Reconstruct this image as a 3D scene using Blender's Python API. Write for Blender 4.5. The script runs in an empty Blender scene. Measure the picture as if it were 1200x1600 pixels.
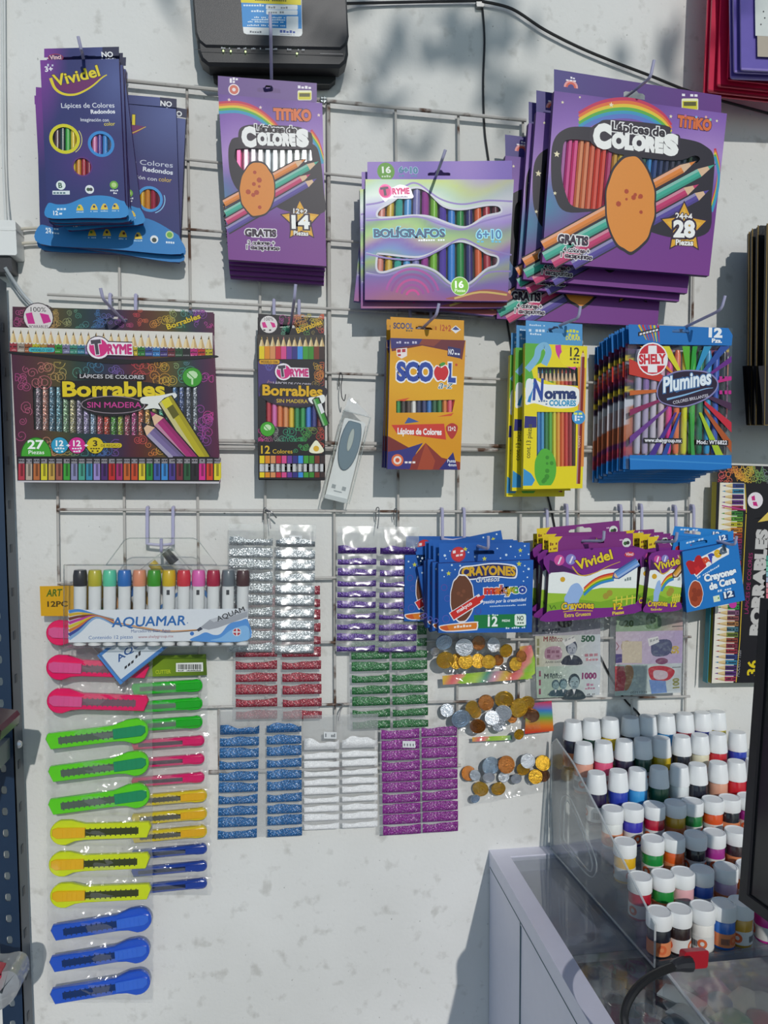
import bpy, math, random
from mathutils import Vector, Matrix
from mathutils.geometry import tessellate_polygon, delaunay_2d_cdt
random.seed(7)
SC = bpy.context.scene
COL = SC.collection

# ------------------------------------------------------------------ camera, sky, sun, exposure
DW, CZ, FPX = 1.2, 1.5, 1200.0            # camera to wall, camera height, focal length in px of a 1200x1600 frame
TPH = 50 / 1200
PHI = math.atan(TPH)
PSI = math.atan(170 / 1200 * math.cos(PHI))
Rv = Vector((math.cos(PSI), -math.sin(PSI), 0))
Fh = Vector((math.sin(PSI), math.cos(PSI), 0))
Fv = Fh * math.cos(PHI) - Vector((0, 0, 1)) * math.sin(PHI)
Uv = Fh * math.sin(PHI) + Vector((0, 0, 1)) * math.cos(PHI)
CP = Vector((0, -DW, CZ))
cam = bpy.data.cameras.new('camera')
cam.sensor_fit = 'VERTICAL'
cam.sensor_height = 36
cam.lens = 27
cam.clip_start = .02
camo = bpy.data.objects.new('camera', cam)
camo.matrix_world = Matrix.Translation(CP) @ Matrix((Rv, Uv, -Fv)).transposed().to_4x4()
COL.objects.link(camo)
SC.camera = camo

SUN_DIR = Vector((-.12, 1, -.5)).normalized()
sun = bpy.data.lights.new('sun', 'SUN')
sun.energy = 1.8
sun.angle = math.radians(.6)
sun.color = (1, .97, .92)
suno = bpy.data.objects.new('sun', sun)
suno.rotation_euler = SUN_DIR.to_track_quat('-Z', 'Y').to_euler()
suno.location = (2, -4, 4)
COL.objects.link(suno)

w = bpy.data.worlds.new('sky')
SC.world = w
w.use_nodes = True
nt = w.node_tree
nt.nodes.clear()
sky = nt.nodes.new('ShaderNodeTexSky')
sky.sky_type = 'HOSEK_WILKIE'
sky.sun_direction = -SUN_DIR
sky.turbidity = 2.2
sky.ground_albedo = .45
bg = nt.nodes.new('ShaderNodeBackground')
bg.inputs[1].default_value = 2.7
wo = nt.nodes.new('ShaderNodeOutputWorld')
nt.links.new(sky.outputs[0], bg.inputs[0])
nt.links.new(bg.outputs[0], wo.inputs[0])

SC.view_settings.view_transform = 'Standard'
SC.view_settings.look = 'None'
SC.view_settings.gamma = 1
SC.view_settings.use_curve_mapping = False
SC.view_settings.exposure = 0
SC.cycles.transparent_max_bounces = 24
SC.cycles.max_bounces = 8
SC.cycles.caustics_reflective = False
SC.cycles.caustics_refractive = False


# ------------------------------------------------------------------ helpers
def ray(u, v):
    return Fv + Rv * ((u - 600) / FPX) + Uv * ((800 - v) / FPX)


def at(u, v, d):
    "point of the picture u,v on the plane d metres in front of the wall"
    r = ray(u, v)
    return CP + r * ((DW - d) / r.y)


def atp(u, v, p, n):
    r = ray(u, v)
    return CP + r * ((p - CP).dot(n) / r.dot(n))


def atz(u, v, z):
    r = ray(u, v)
    return CP + r * ((z - CZ) / r.z)


def lin(c):
    if isinstance(c, str):
        c = c.lstrip('#')
        c = tuple(int(c[i:i + 2], 16) / 255 for i in (0, 2, 4))
    return tuple(x / 12.92 if x <= .04045 else ((x + .055) / 1.055) ** 2.4 for x in c)


def mixc(a, b, t):
    return tuple(x + (y - x) * t for x, y in zip(a, b))


def ramp(stops, t):
    "stops: list of (t, linear colour)"
    if t <= stops[0][0]:
        return stops[0][1]
    for (a, ca), (b, cb) in zip(stops, stops[1:]):
        if t <= b:
            return mixc(ca, cb, (t - a) / (b - a))
    return stops[-1][1]


def hsv(h, s, v):
    i = int(h * 6) % 6
    f = h * 6 - int(h * 6)
    p, q, t = v * (1 - s), v * (1 - f * s), v * (1 - (1 - f) * s)
    return [(v, t, p), (q, v, p), (p, v, t), (p, q, v), (t, p, v), (v, p, q)][i]


def spline(pts, n=8, closed=False):
    out = []
    N = len(pts)
    rng = range(N if closed else N - 1)
    for i in rng:
        if closed:
            p0, p1, p2, p3 = pts[i - 1], pts[i], pts[(i + 1) % N], pts[(i + 2) % N]
        else:
            p0, p1, p2, p3 = pts[max(i - 1, 0)], pts[i], pts[i + 1], pts[min(i + 2, N - 1)]
        for k in range(n):
            t = k / n
            out.append(tuple(.5 * (2 * b + (c - a) * t + (2 * a - 5 * b + 4 * c - e) * t * t + (3 * b - a - 3 * c + e) * t ** 3) for a, b, c, e in zip(p0, p1, p2, p3)))
    if not closed:
        out.append(tuple(pts[-1]))
    return out


def inside(p, poly):
    x, y = p
    r = False
    j = len(poly) - 1
    for i in range(len(poly)):
        xi, yi = poly[i][0], poly[i][1]
        xj, yj = poly[j][0], poly[j][1]
        if (yi > y) != (yj > y) and x < (xj - xi) * (y - yi) / (yj - yi) + xi:
            r = not r
        j = i
    return r


# ------------------------------------------------------------------ materials
MATS = {}


def nodes(name):
    m = bpy.data.materials.new(name)
    m.use_nodes = True
    t = m.node_tree
    t.nodes.clear()
    o = t.nodes.new('ShaderNodeOutputMaterial')
    return m, t, o


def nn(t, kind, **kw):
    n = t.nodes.new(kind)
    for k, v in kw.items():
        if k.startswith('i_'):
            n.inputs[k[2:].replace('_', ' ')].default_value = v
        else:
            setattr(n, k, v)
    return n


def mat(name, col, rough=.45, metal=0., var=.06, scale=60., bump=0., bscale=200., coat=0., trans=0., sss=0., attr=False, spec=.5):
    "a Principled surface with a little procedural mottling (and bump)"
    if name in MATS:
        return MATS[name]
    m, t, o = nodes(name)
    b = nn(t, 'ShaderNodeBsdfPrincipled')
    tc = nn(t, 'ShaderNodeTexCoord')
    nz = nn(t, 'ShaderNodeTexNoise')
    nz.inputs['Scale'].default_value = scale
    nz.inputs['Detail'].default_value = 3
    t.links.new(tc.outputs['Object'], nz.inputs['Vector'])
    mr = nn(t, 'ShaderNodeMapRange')
    mr.inputs['To Min'].default_value = 1 - var
    mr.inputs['To Max'].default_value = 1 + var
    t.links.new(nz.outputs['Fac'], mr.inputs['Value'])
    mx = nn(t, 'ShaderNodeMix', data_type='RGBA', blend_type='MULTIPLY')
    mx.inputs[0].default_value = 1
    if attr:
        a = nn(t, 'ShaderNodeAttribute', attribute_name='Col')
        t.links.new(a.outputs['Color'], mx.inputs[6])
    else:
        mx.inputs[6].default_value = (*lin(col), 1)
    t.links.new(mr.outputs[0], mx.inputs[7])
    t.links.new(mx.outputs[2], b.inputs['Base Color'])
    b.inputs['Roughness'].default_value = rough
    b.inputs['Metallic'].default_value = metal
    b.inputs['Coat Weight'].default_value = coat
    b.inputs['Coat Roughness'].default_value = .12
    b.inputs['Specular IOR Level'].default_value = spec
    if trans:
        b.inputs['Transmission Weight'].default_value = trans
    if sss:
        b.inputs['Subsurface Weight'].default_value = sss
        b.inputs['Subsurface Radius'].default_value = (.004, .004, .004)
    if bump:
        n2 = nn(t, 'ShaderNodeTexNoise')
        n2.inputs['Scale'].default_value = bscale
        n2.inputs['Detail'].default_value = 4
        t.links.new(tc.outputs['Object'], n2.inputs['Vector'])
        bp = nn(t, 'ShaderNodeBump')
        bp.inputs['Strength'].default_value = bump
        bp.inputs['Distance'].default_value = .002
        t.links.new(n2.outputs['Fac'], bp.inputs['Height'])
        t.links.new(bp.outputs[0], b.inputs['Normal'])
    t.links.new(b.outputs[0], o.inputs[0])
    MATS[name] = m
    return m


def film(name, tint='#ffffff', fac=.06, edge=.5, rough=.08, bump=.6, bscale=45., haze=0., hcol=None):
    "thin clear plastic: see-through, with wrinkled gloss and a little milky haze"
    if name in MATS:
        return MATS[name]
    m, t, o = nodes(name)
    tr = nn(t, 'ShaderNodeBsdfTransparent')
    tr.inputs[0].default_value = (*lin(tint), 1)
    gl = nn(t, 'ShaderNodeBsdfGlossy')
    gl.inputs['Roughness'].default_value = rough
    tc = nn(t, 'ShaderNodeTexCoord')
    nz = nn(t, 'ShaderNodeTexNoise')
    nz.inputs['Scale'].default_value = bscale
    nz.inputs['Detail'].default_value = 2
    t.links.new(tc.outputs['Object'], nz.inputs['Vector'])
    bp = nn(t, 'ShaderNodeBump')
    bp.inputs['Strength'].default_value = bump
    bp.inputs['Distance'].default_value = .01
    t.links.new(nz.outputs['Fac'], bp.inputs['Height'])
    t.links.new(bp.outputs[0], gl.inputs['Normal'])
    lw = nn(t, 'ShaderNodeLayerWeight')
    lw.inputs['Blend'].default_value = .35
    t.links.new(bp.outputs[0], lw.inputs['Normal'])
    mr = nn(t, 'ShaderNodeMapRange')
    mr.inputs['To Min'].default_value = fac
    mr.inputs['To Max'].default_value = edge
    t.links.new(lw.outputs['Facing'], mr.inputs['Value'])
    ms = nn(t, 'ShaderNodeMixShader')
    t.links.new(mr.outputs[0], ms.inputs[0])
    t.links.new(tr.outputs[0], ms.inputs[1])
    t.links.new(gl.outputs[0], ms.inputs[2])
    last = ms
    if haze:
        df = nn(t, 'ShaderNodeBsdfDiffuse')
        df.inputs[0].default_value = (*lin(hcol), 1) if hcol else (.85, .87, .88, 1)
        m2 = nn(t, 'ShaderNodeMixShader')
        m2.inputs[0].default_value = haze
        t.links.new(ms.outputs[0], m2.inputs[1])
        t.links.new(df.outputs[0], m2.inputs[2])
        last = m2
    t.links.new(last.outputs[0], o.inputs[0])
    MATS[name] = m
    return m


def glitter(name, col, dark, metal=.55, rough=.3, scale=1500., spark=.10):
    if name in MATS:
        return MATS[name]
    m, t, o = nodes(name)
    b = nn(t, 'ShaderNodeBsdfPrincipled')
    tc = nn(t, 'ShaderNodeTexCoord')
    vo = nn(t, 'ShaderNodeTexVoronoi')
    vo.inputs['Scale'].default_value = scale
    t.links.new(tc.outputs['Object'], vo.inputs['Vector'])
    sp = nn(t, 'ShaderNodeSeparateColor')
    t.links.new(vo.outputs['Color'], sp.inputs[0])
    mx = nn(t, 'ShaderNodeMix', data_type='RGBA')
    mx.inputs[6].default_value = (*(x * .75 for x in lin(dark)), 1)
    mx.inputs[7].default_value = (*(min(1, x * 1.05) for x in lin(col)), 1)
    t.links.new(sp.outputs[0], mx.inputs[0])
    cr = nn(t, 'ShaderNodeMath', operation='GREATER_THAN')
    cr.inputs[1].default_value = 1 - spark
    t.links.new(sp.outputs[1], cr.inputs[0])
    m2 = nn(t, 'ShaderNodeMix', data_type='RGBA')
    m2.inputs[7].default_value = (*mixc(lin(col), (1, 1, 1), .55), 1)
    t.links.new(cr.outputs[0], m2.inputs[0])
    t.links.new(mx.outputs[2], m2.inputs[6])
    t.links.new(m2.outputs[2], b.inputs['Base Color'])
    b.inputs['Metallic'].default_value = metal
    b.inputs['Roughness'].default_value = rough
    geo = nn(t, 'ShaderNodeNewGeometry')
    va = nn(t, 'ShaderNodeVectorMath', operation='MULTIPLY_ADD')
    va.inputs[1].default_value = (.6, .6, .6)
    va.inputs[2].default_value = (-.3, -.3, -.3)
    t.links.new(vo.outputs['Color'], va.inputs[0])
    vb = nn(t, 'ShaderNodeVectorMath', operation='ADD')
    t.links.new(va.outputs[0], vb.inputs[0])
    t.links.new(geo.outputs['Normal'], vb.inputs[1])
    vn = nn(t, 'ShaderNodeVectorMath', operation='NORMALIZE')
    t.links.new(vb.outputs[0], vn.inputs[0])
    t.links.new(vn.outputs[0], b.inputs['Normal'])
    t.links.new(b.outputs[0], o.inputs[0])
    MATS[name] = m
    return m


def glow(name, col, s):
    m, t, o = nodes(name)
    e = nn(t, 'ShaderNodeEmission')
    e.inputs[0].default_value = (*lin(col), 1)
    e.inputs[1].default_value = s
    t.links.new(e.outputs[0], o.inputs[0])
    return m


PRINT = mat('printed_card', '#ffffff', .42, var=.03, scale=300, attr=True, spec=.3)
MATTE = mat('printed_paper', '#ffffff', .6, var=.03, scale=300, attr=True)
FOIL = mat('printed_foil', '#ffffff', .42, metal=.12, var=.05, scale=40, attr=True)
BARREL = mat('lacquered_barrel', '#ffffff', .25, var=.05, scale=200, attr=True, coat=.5)
PLAS = mat('moulded_plastic', '#ffffff', .35, var=.04, scale=90, attr=True, coat=.2)
TRANSP = mat('tinted_plastic', '#ffffff', .22, var=.08, scale=70, attr=True, coat=.6, sss=.25)
METALC = mat('plated_metal', '#ffffff', .26, metal=.9, var=.12, scale=500, bump=.6, bscale=500, attr=True)
FILM = film('clear_film')
WINDOW = film('window_film', fac=.03, edge=.3, rough=.1, bump=.06, bscale=25)
ACRYL = film('clear_acrylic', tint='#fafcfc', fac=.05, edge=.35, rough=.04, bump=.03, bscale=8, haze=.03)
HOOKM = mat('lavender_coated_wire', '#b3b1cf', .3, var=.05, coat=.3)
WHITEP = mat('white_plastic', '#e6e8e6', .38, var=.03)
BLACKP = mat('black_plastic', '#2b2c31', .42, var=.08, bump=.15, bscale=900)


# ------------------------------------------------------------------ mesh building
class MB:
    def __init__(s):
        s.v, s.f, s.mi, s.c = [], [], [], []
        s.m = 0
        s.col = (1, 1, 1)

    def color(s, c):
        s.col = lin(c) if isinstance(c, str) else c
        return s

    def add(s, vs, fs, cols=None):
        b = len(s.v)
        s.v += [tuple(x) for x in vs]
        s.c += cols if cols else [s.col] * len(vs)
        for f in fs:
            s.f.append([b + i for i in f])
            s.mi.append(s.m)
        return s

    def box(s, x0, x1, y0, y1, z0, z1, skip=''):
        vs = [(x, y, z) for x in (x0, x1) for y in (y0, y1) for z in (z0, z1)]
        fs = {'l': (0, 1, 3, 2), 'r': (4, 6, 7, 5), 'b': (0, 4, 5, 1), 't': (2, 3, 7, 6), 'k': (0, 2, 6, 4), 'f': (1, 5, 7, 3)}
        return s.add(vs, [q for k, q in fs.items() if k not in skip])

    def bbox(s, x0, x1, y0, y1, z0, z1, r=.002, n=3):
        "box with its edges rounded in the x-y plane"
        pts = []
        for cx, cy, a in ((x1 - r, y1 - r, 0), (x0 + r, y1 - r, 90), (x0 + r, y0 + r, 180), (x1 - r, y0 + r, 270)):
            for k in range(n + 1):
                t = math.radians(a + 90 * k / n)
                pts.append((cx + r * math.cos(t), cy + r * math.sin(t)))
        return s.prism(pts, z0, z1)

    def prism(s, poly, z0, z1, bev=0., zc=None):
        "polygon in x-y swept from z0 to z1, front edge optionally bevelled"
        n = len(poly)
        rings = [(poly, z0), (poly, z1 - bev)]
        if bev:
            cx = sum(p[0] for p in poly) / n
            cy = sum(p[1] for p in poly) / n
            ins = []
            for i, p in enumerate(poly):
                a, b = Vector(poly[i - 1][:2]), Vector(poly[(i + 1) % n][:2])
                tg = (b - a)
                nr = Vector((tg.y, -tg.x))
                if nr.length:
                    nr.normalize()
                area = sum(poly[k - 1][0] * poly[k][1] - poly[k][0] * poly[k - 1][1] for k in range(n))
                sg = -1 if area > 0 else 1
                ins.append((p[0] + nr.x * bev * sg, p[1] + nr.y * bev * sg))
            rings.append((ins, z1))
        vs = [(p[0], p[1], z) for pl, z in rings for p in pl]
        fs = []
        for r in range(len(rings) - 1):
            for i in range(n):
                j = (i + 1) % n
                fs.append((r * n + i, r * n + j, (r + 1) * n + j, (r + 1) * n + i))
        tl = tessellate_polygon([[Vector((p[0], p[1], 0)) for p in poly]])
        o = (len(rings) - 1) * n
        for a, b, c in tl:
            fs.append((a, c, b))
            fs.append((o + a, o + b, o + c))
        return s.add(vs, fs)

    def tube(s, path, r, n=8, caps=True, flat=1.):
        path = [Vector(p) for p in path]
        k = len(path)
        rs = r if isinstance(r, (list, tuple)) else [r] * k
        vs = []
        up = None
        for i, p in enumerate(path):
            tg = (path[min(i + 1, k - 1)] - path[max(i - 1, 0)])
            tg = tg.normalized() if tg.length else Vector((0, 0, 1))
            if up is None:
                up = Vector((0, 0, 1)) if abs(tg.z) < .9 else Vector((1, 0, 0))
            a = tg.cross(up)
            a = a.normalized() if a.length > 1e-6 else Vector((1, 0, 0))
            b = a.cross(tg).normalized()
            up = b
            for j in range(n):
                t = 2 * math.pi * j / n
                vs.append(p + a * (rs[i] * math.cos(t)) + b * (rs[i] * flat * math.sin(t)))
        fs = []
        for i in range(k - 1):
            for j in range(n):
                q = (j + 1) % n
                fs.append((i * n + j, i * n + q, (i + 1) * n + q, (i + 1) * n + j))
        if caps:
            fs.append(tuple(range(n))[::-1])
            fs.append(tuple((k - 1) * n + j for j in range(n)))
        return s.add(vs, fs)

    def lathe(s, prof, n=20, o=(0, 0, 0), axis='z', rib=0., ribs=0):
        "prof: (radius, height) pairs"
        vs = []
        for r, h in prof:
            for j in range(n):
                t = 2 * math.pi * j / n
                rr = r - (rib if ribs and j % 2 else 0)
                x, y = rr * math.cos(t), rr * math.sin(t)
                vs.append((o[0] + x, o[1] + y, o[2] + h) if axis == 'z' else ((o[0] + x, o[1] + h, o[2] + y) if axis == 'y' else (o[0] + h, o[1] + x, o[2] + y)))
        fs = []
        k = len(prof)
        for i in range(k - 1):
            for j in range(n):
                q = (j + 1) % n
                fs.append((i * n + j, i * n + q, (i + 1) * n + q, (i + 1) * n + j))
        fs.append(tuple(range(n))[::-1])
        fs.append(tuple((k - 1) * n + j for j in range(n)))
        return s.add(vs, fs)

    def grid(s, nx, ny, fn):
        "fn(a,b) with a,b in 0..1 gives a point, or (point, colour)"
        vs, cs = [], []
        for j in range(ny + 1):
            for i in range(nx + 1):
                p = fn(i / nx, j / ny)
                if len(p) == 2:
                    vs.append(p[0])
                    cs.append(p[1])
                else:
                    vs.append(p)
                    cs.append(s.col)
        W = nx + 1
        fs = [(j * W + i, j * W + i + 1, (j + 1) * W + i + 1, (j + 1) * W + i) for j in range(ny) for i in range(nx)]
        return s.add(vs, fs, cs)

    def mesh(s, name, mats, smooth=35):
        me = bpy.data.meshes.new(name)
        me.from_pydata(s.v, [], s.f)
        for m in (mats if isinstance(mats, (list, tuple)) else [mats]):
            me.materials.append(m)
        me.polygons.foreach_set('material_index', s.mi)
        a = me.attributes.new('Col', 'FLOAT_COLOR', 'POINT')
        a.data.foreach_set('color', [x for c in s.c for x in (*c, 1.)])
        if smooth:
            me.polygons.foreach_set('use_smooth', [True] * len(me.polygons))
            me.set_sharp_from_angle(angle=math.radians(smooth))
        me.update()
        return me

    def build(s, name, mats, parent=None, M=None, smooth=35):
        return link(name, s.mesh(name, mats, smooth), parent, M)


def link(name, me, parent=None, M=None):
    o = bpy.data.objects.new(name, me)
    COL.objects.link(o)
    if parent is not None:
        o.parent = parent
    if M is not None:
        if parent is None:
            o.matrix_world = M
        else:
            o.matrix_local = M
    return o


def tag(o, label, cat, group=None, kind=None):
    o['label'] = label
    o['category'] = cat
    if group:
        o['group'] = group
    if kind:
        o['kind'] = kind
    return o


def thing(name, label, cat, M=None, group=None):
    o = bpy.data.objects.new(name, None)
    o.empty_display_size = .02
    COL.objects.link(o)
    if M is not None:
        o.matrix_world = M
    return tag(o, label, cat, group)


def struct(o):
    o['kind'] = 'structure'
    return o


def dup(root, M, label, group=None):
    c = root.copy()
    COL.objects.link(c)
    c.matrix_world = M
    c['label'] = label
    if group:
        c['group'] = group
    for ch in list(root.children):
        k = ch.copy()
        COL.objects.link(k)
        k.parent = c
        k.matrix_local = ch.matrix_basis
        for g in list(ch.children):
            q = g.copy()
            COL.objects.link(q)
            q.parent = k
            q.matrix_local = g.matrix_basis
    return c


ORD = ['first', 'second', 'third', 'fourth', 'fifth', 'sixth', 'seventh', 'eighth', 'ninth', 'tenth', 'eleventh', 'twelfth']


def ordn(i):
    if i < 12:
        return ORD[i]
    return {12: 'thirteenth', 13: 'fourteenth', 14: 'fifteenth', 15: 'sixteenth', 16: 'seventeenth', 17: 'eighteenth', 18: 'nineteenth', 19: 'twentieth', 20: 'twenty-first', 21: 'twenty-second', 22: 'twenty-third', 23: 'twenty-fourth', 24: 'twenty-fifth', 25: 'twenty-sixth'}[i]


# ------------------------------------------------------------------ a flat face standing where the photo shows it
class Face:
    def __init__(s, d, TL, TR, BL, BR=None):
        dd = d if isinstance(d, tuple) else (d, d, d)
        a, b, c = at(*TL, dd[0]), at(*TR, dd[1]), at(*BL, dd[2])
        ex = (b - a).normalized()
        ey = (a - c)
        ey = (ey - ex * ey.dot(ex)).normalized()
        n = ex.cross(ey)
        s.W, s.H = (b - a).length, (a - c).dot(ey)
        s.o = a - ey * s.H + ex * (s.W / 2)
        s.M = Matrix((ex, ey, n)).transposed().to_4x4()
        s.M.translation = s.o
        s.n, s.ex, s.ey = n, ex, ey
        s.d = dd[0]
        cx, cy = (TL[0] + TR[0] + BL[0]) / 3, (TL[1] + TR[1] + BL[1]) / 3
        BR = BR or (TR[0] + BL[0] - TL[0], TR[1] + BL[1] - TL[1])
        s.q = [s.loc(*p) for p in (BL, BR, TR, TL)]
        s.k = (Vector(s.loc(cx + 1, cy)) - Vector(s.loc(cx, cy))).length

    def loc(s, u, v, z=0.):
        p = atp(u, v, s.o + s.n * z, s.n) - s.o
        return (p.dot(s.ex), p.dot(s.ey))

    def place(s, anchor, uv, d, roll=0.):
        "matrix of a copy whose local point anchor appears at uv, d metres off the wall, turned by roll degrees (clockwise)"
        R = Matrix.Rotation(math.radians(-roll), 4, 'Z')
        M = s.M.to_3x3().to_4x4() @ R
        p = at(*uv, d)
        M.translation = p - M.to_3x3() @ Vector((anchor[0], anchor[1], anchor[2] if len(anchor) > 2 else 0))
        return M


_txt = {}


def glyphs(s, off, shear):
    k = (s, round(off, 3), shear)
    if k not in _txt:
        thick = off > 0 and 'M' in s           # a capital M cannot be thickened by the curve offset
        cu = bpy.data.curves.new('t', 'FONT')
        cu.body = s
        cu.offset = 0 if thick else off
        cu.shear = shear
        cu.resolution_u = 3
        ob = bpy.data.objects.new('t', cu)
        me = ob.to_mesh()
        vs = [(v.co.x, v.co.y) for v in me.vertices]
        fs = [tuple(p.vertices) for p in me.polygons]
        ob.to_mesh_clear()
        bpy.data.objects.remove(ob)
        bpy.data.curves.remove(cu)
        if thick:
            n, v0, f0 = len(vs), vs, fs
            vs, fs = list(v0), list(f0)
            for i in range(8):
                dx, dy = off * math.cos(i * math.pi / 4), off * math.sin(i * math.pi / 4)
                b = len(vs)
                vs += [(x + dx, y + dy) for x, y in v0]
                fs += [tuple(q + b for q in f) for f in f0]
        _txt[k] = (vs, fs)
    return _txt[k]


class Art:
    "printing laid on a face: every shape is a flat patch a hair above the one before"
    def __init__(s, face, z=0., step=.000003):
        s.F, s.z0, s.z, s.step = face, z, z, step
        s.mb = MB()

    def L(s, p):
        return s.F.loc(p[0], p[1], s.z0)

    def up(s):
        s.z += s.step
        return s.z

    def bg(s, poly, col, holes=(), cell=12.):
        "background sheet, cut out at the holes; col is a colour or a function of the picture point"
        fn = col if callable(col) else (lambda u, v, c=(lin(col) if isinstance(col, str) else col): c)
        pts, edges = [], []
        for lp in [poly] + list(holes):
            b = len(pts)
            dense = []
            for i in range(len(lp)):
                p, q = lp[i], lp[(i + 1) % len(lp)]
                m = max(1, int(math.dist(p, q) / cell)) if callable(col) else 1
                dense += [(p[0] + (q[0] - p[0]) * k / m, p[1] + (q[1] - p[1]) * k / m) for k in range(m)]
            pts += dense
            edges += [(b + i, b + (i + 1) % len(dense)) for i in range(len(dense))]
        if callable(col):
            us, vs = [p[0] for p in poly], [p[1] for p in poly]
            u = min(us) + cell / 2
            while u < max(us):
                v = min(vs) + cell / 2
                while v < max(vs):
                    if inside((u, v), poly):
                        pts.append((u, v))
                    v += cell
                u += cell
        vo, eo, fo = delaunay_2d_cdt([Vector(p[:2]) for p in pts], edges, [], 0, 1e-4)[:3]
        fs = []
        for f in fo:
            c = (sum(vo[i].x for i in f) / len(f), sum(vo[i].y for i in f) / len(f))
            if inside(c, poly) and not any(inside(c, h) for h in holes):
                fs.append(f if (vo[f[1]] - vo[f[0]]).cross(vo[f[2]] - vo[f[0]]) < 0 else list(f)[::-1])
        z = s.up()
        s.mb.add([(*s.L(p), z) for p in vo], fs, [fn(p.x, p.y) for p in vo])
        return s

    def local(s, pts, col, tris=None):
        z = s.up()
        if tris is None:
            tris = tessellate_polygon([[Vector((p[0], p[1], 0)) for p in pts]])
        s.mb.color(col).add([(p[0], p[1], z) for p in pts], tris)
        return s

    def poly(s, pts, col):
        return s.local([s.L(p) for p in pts], col)

    def blob(s, pts, col, n=6):
        return s.poly(spline(pts, n, True), col)

    def rect(s, u0, v0, u1, v1, col, sl=0.):
        "picture rectangle; sl = downward slope of its horizontals"
        k = sl * (u1 - u0)
        return s.poly([(u0, v0), (u1, v0 + k), (u1, v1 + k), (u0, v1)], col)

    def ell(s, u, v, ru, rv=None, col='#ffffff', n=20, rot=0, a0=0, a1=360):
        rv = ru if rv is None else rv
        c = s.L((u, v))
        k = s.F.k
        r = math.radians(rot)
        m = n if a1 - a0 == 360 else n + 1
        pts = []
        for i in range(m):
            t = math.radians(a0 + (a1 - a0) * i / n)
            x, y = ru * k * math.cos(t), rv * k * math.sin(t)
            pts.append((c[0] + x * math.cos(r) - y * math.sin(r), c[1] + x * math.sin(r) + y * math.cos(r)))
        return s.local(pts, col)

    def ring(s, u, v, r0, r1, col, n=28, a0=0, a1=360):
        c = s.L((u, v))
        k = s.F.k
        vs, fs = [], []
        for i in range(n + 1):
            t = math.radians(a0 + (a1 - a0) * i / n)
            for r in (r0, r1):
                vs.append((c[0] + r * k * math.cos(t), c[1] + r * k * math.sin(t)))
        for i in range(n):
            fs.append((2 * i, 2 * i + 1, 2 * i + 3, 2 * i + 2))
        return s.local(vs, col, fs)

    def line(s, pts, wd, col, n=0, w1=None):
        "ribbon along picture points, wd px wide (w1 at its end)"
        if n:
            pts = spline(pts, n)
        P = [Vector(s.L(p)) for p in pts]
        k = len(P)
        vs, fs = [], []
        for i, p in enumerate(P):
            tg = P[min(i + 1, k - 1)] - P[max(i - 1, 0)]
            if tg.length:
                tg.normalize()
            nr = Vector((-tg.y, tg.x))
            hw = (wd + ((w1 if w1 is not None else wd) - wd) * i / max(1, k - 1)) * s.F.k / 2
            vs += [tuple(p - nr * hw), tuple(p + nr * hw)]
        for i in range(k - 1):
            fs.append((2 * i, 2 * i + 2, 2 * i + 3, 2 * i + 1))
        return s.local(vs, col, fs)

    def text(s, body, p0, p1, h, col, bold=.01, out=None, ow=.04, shear=0., arch=0., out2=None, ow2=.09, cols=None):
        "lettering from baseline start p0 to baseline end p1, capitals h px high"
        A, B = Vector(s.L(p0)), Vector(s.L(p1))
        ex = (B - A)
        W = ex.length
        ex = ex / W
        ey = Vector((-ex.y, ex.x))
        vs, _ = glyphs(body, bold, shear)
        x0, x1 = min(p[0] for p in vs), max(p[0] for p in vs)
        sx = W / (x1 - x0)
        sy = h * s.F.k / .69

        def put(off, c):
            vv, ff = glyphs(body, off, shear)
            z = s.up()
            P = []
            nb = len(vv) // 9 if off > 0 and 'M' in body else len(vv) + 1
            for i, (x, y) in enumerate(vv):
                t = (x - x0) / (x1 - x0)
                q = A + ex * ((x - x0) * sx) + ey * (y * sy + arch * s.F.k * 4 * t * (1 - t))
                P.append((q.x, q.y, z + (i // nb) * s.step))
            s.z = z + len(vv) // nb * s.step
            if cols and off == bold:
                cc = [lin(cols[min(len(cols) - 1, max(0, int((x - x0) / (x1 - x0) * len(cols))))]) for x, y in vv]
                s.mb.add(P, ff, cc)
            else:
                s.mb.color(c).add(P, ff)
        if out2:
            put(bold + ow2, out2)
        if out:
            put(bold + ow, out)
        put(bold, col)
        return s

    def micro(s, p0, p1, h, col, n=None):
        "lettering too small in the photo to read"
        L = math.dist(p0, p1)
        n = n or max(2, int(L / (h * 1.1)))
        rnd = random.Random(int(p0[0] * 7 + p0[1]))
        for i in range(n):
            if rnd.random() < .14:
                continue
            a, b = (i + .08) / n, (i + .82) / n
            hh = h * (1 if rnd.random() < .3 else .7)
            q = [(p0[0] + (p1[0] - p0[0]) * t, p0[1] + (p1[1] - p0[1]) * t) for t in (a, b)]
            s.poly([(q[0][0], q[0][1] - hh), (q[1][0], q[1][1] - hh), q[1], q[0]], col)
            s.z -= s.step
        s.up()
        return s

    def star(s, u, v, r, col, n=5, q=.45, rot=0.):
        c = s.L((u, v))
        k = s.F.k
        pts = []
        for i in range(2 * n):
            t = math.radians(90 + rot + 180 * i / n)
            rr = r * k * (1 if i % 2 == 0 else q)
            pts.append((c[0] + rr * math.cos(t), c[1] + rr * math.sin(t)))
        return s.local(pts, col)

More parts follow.
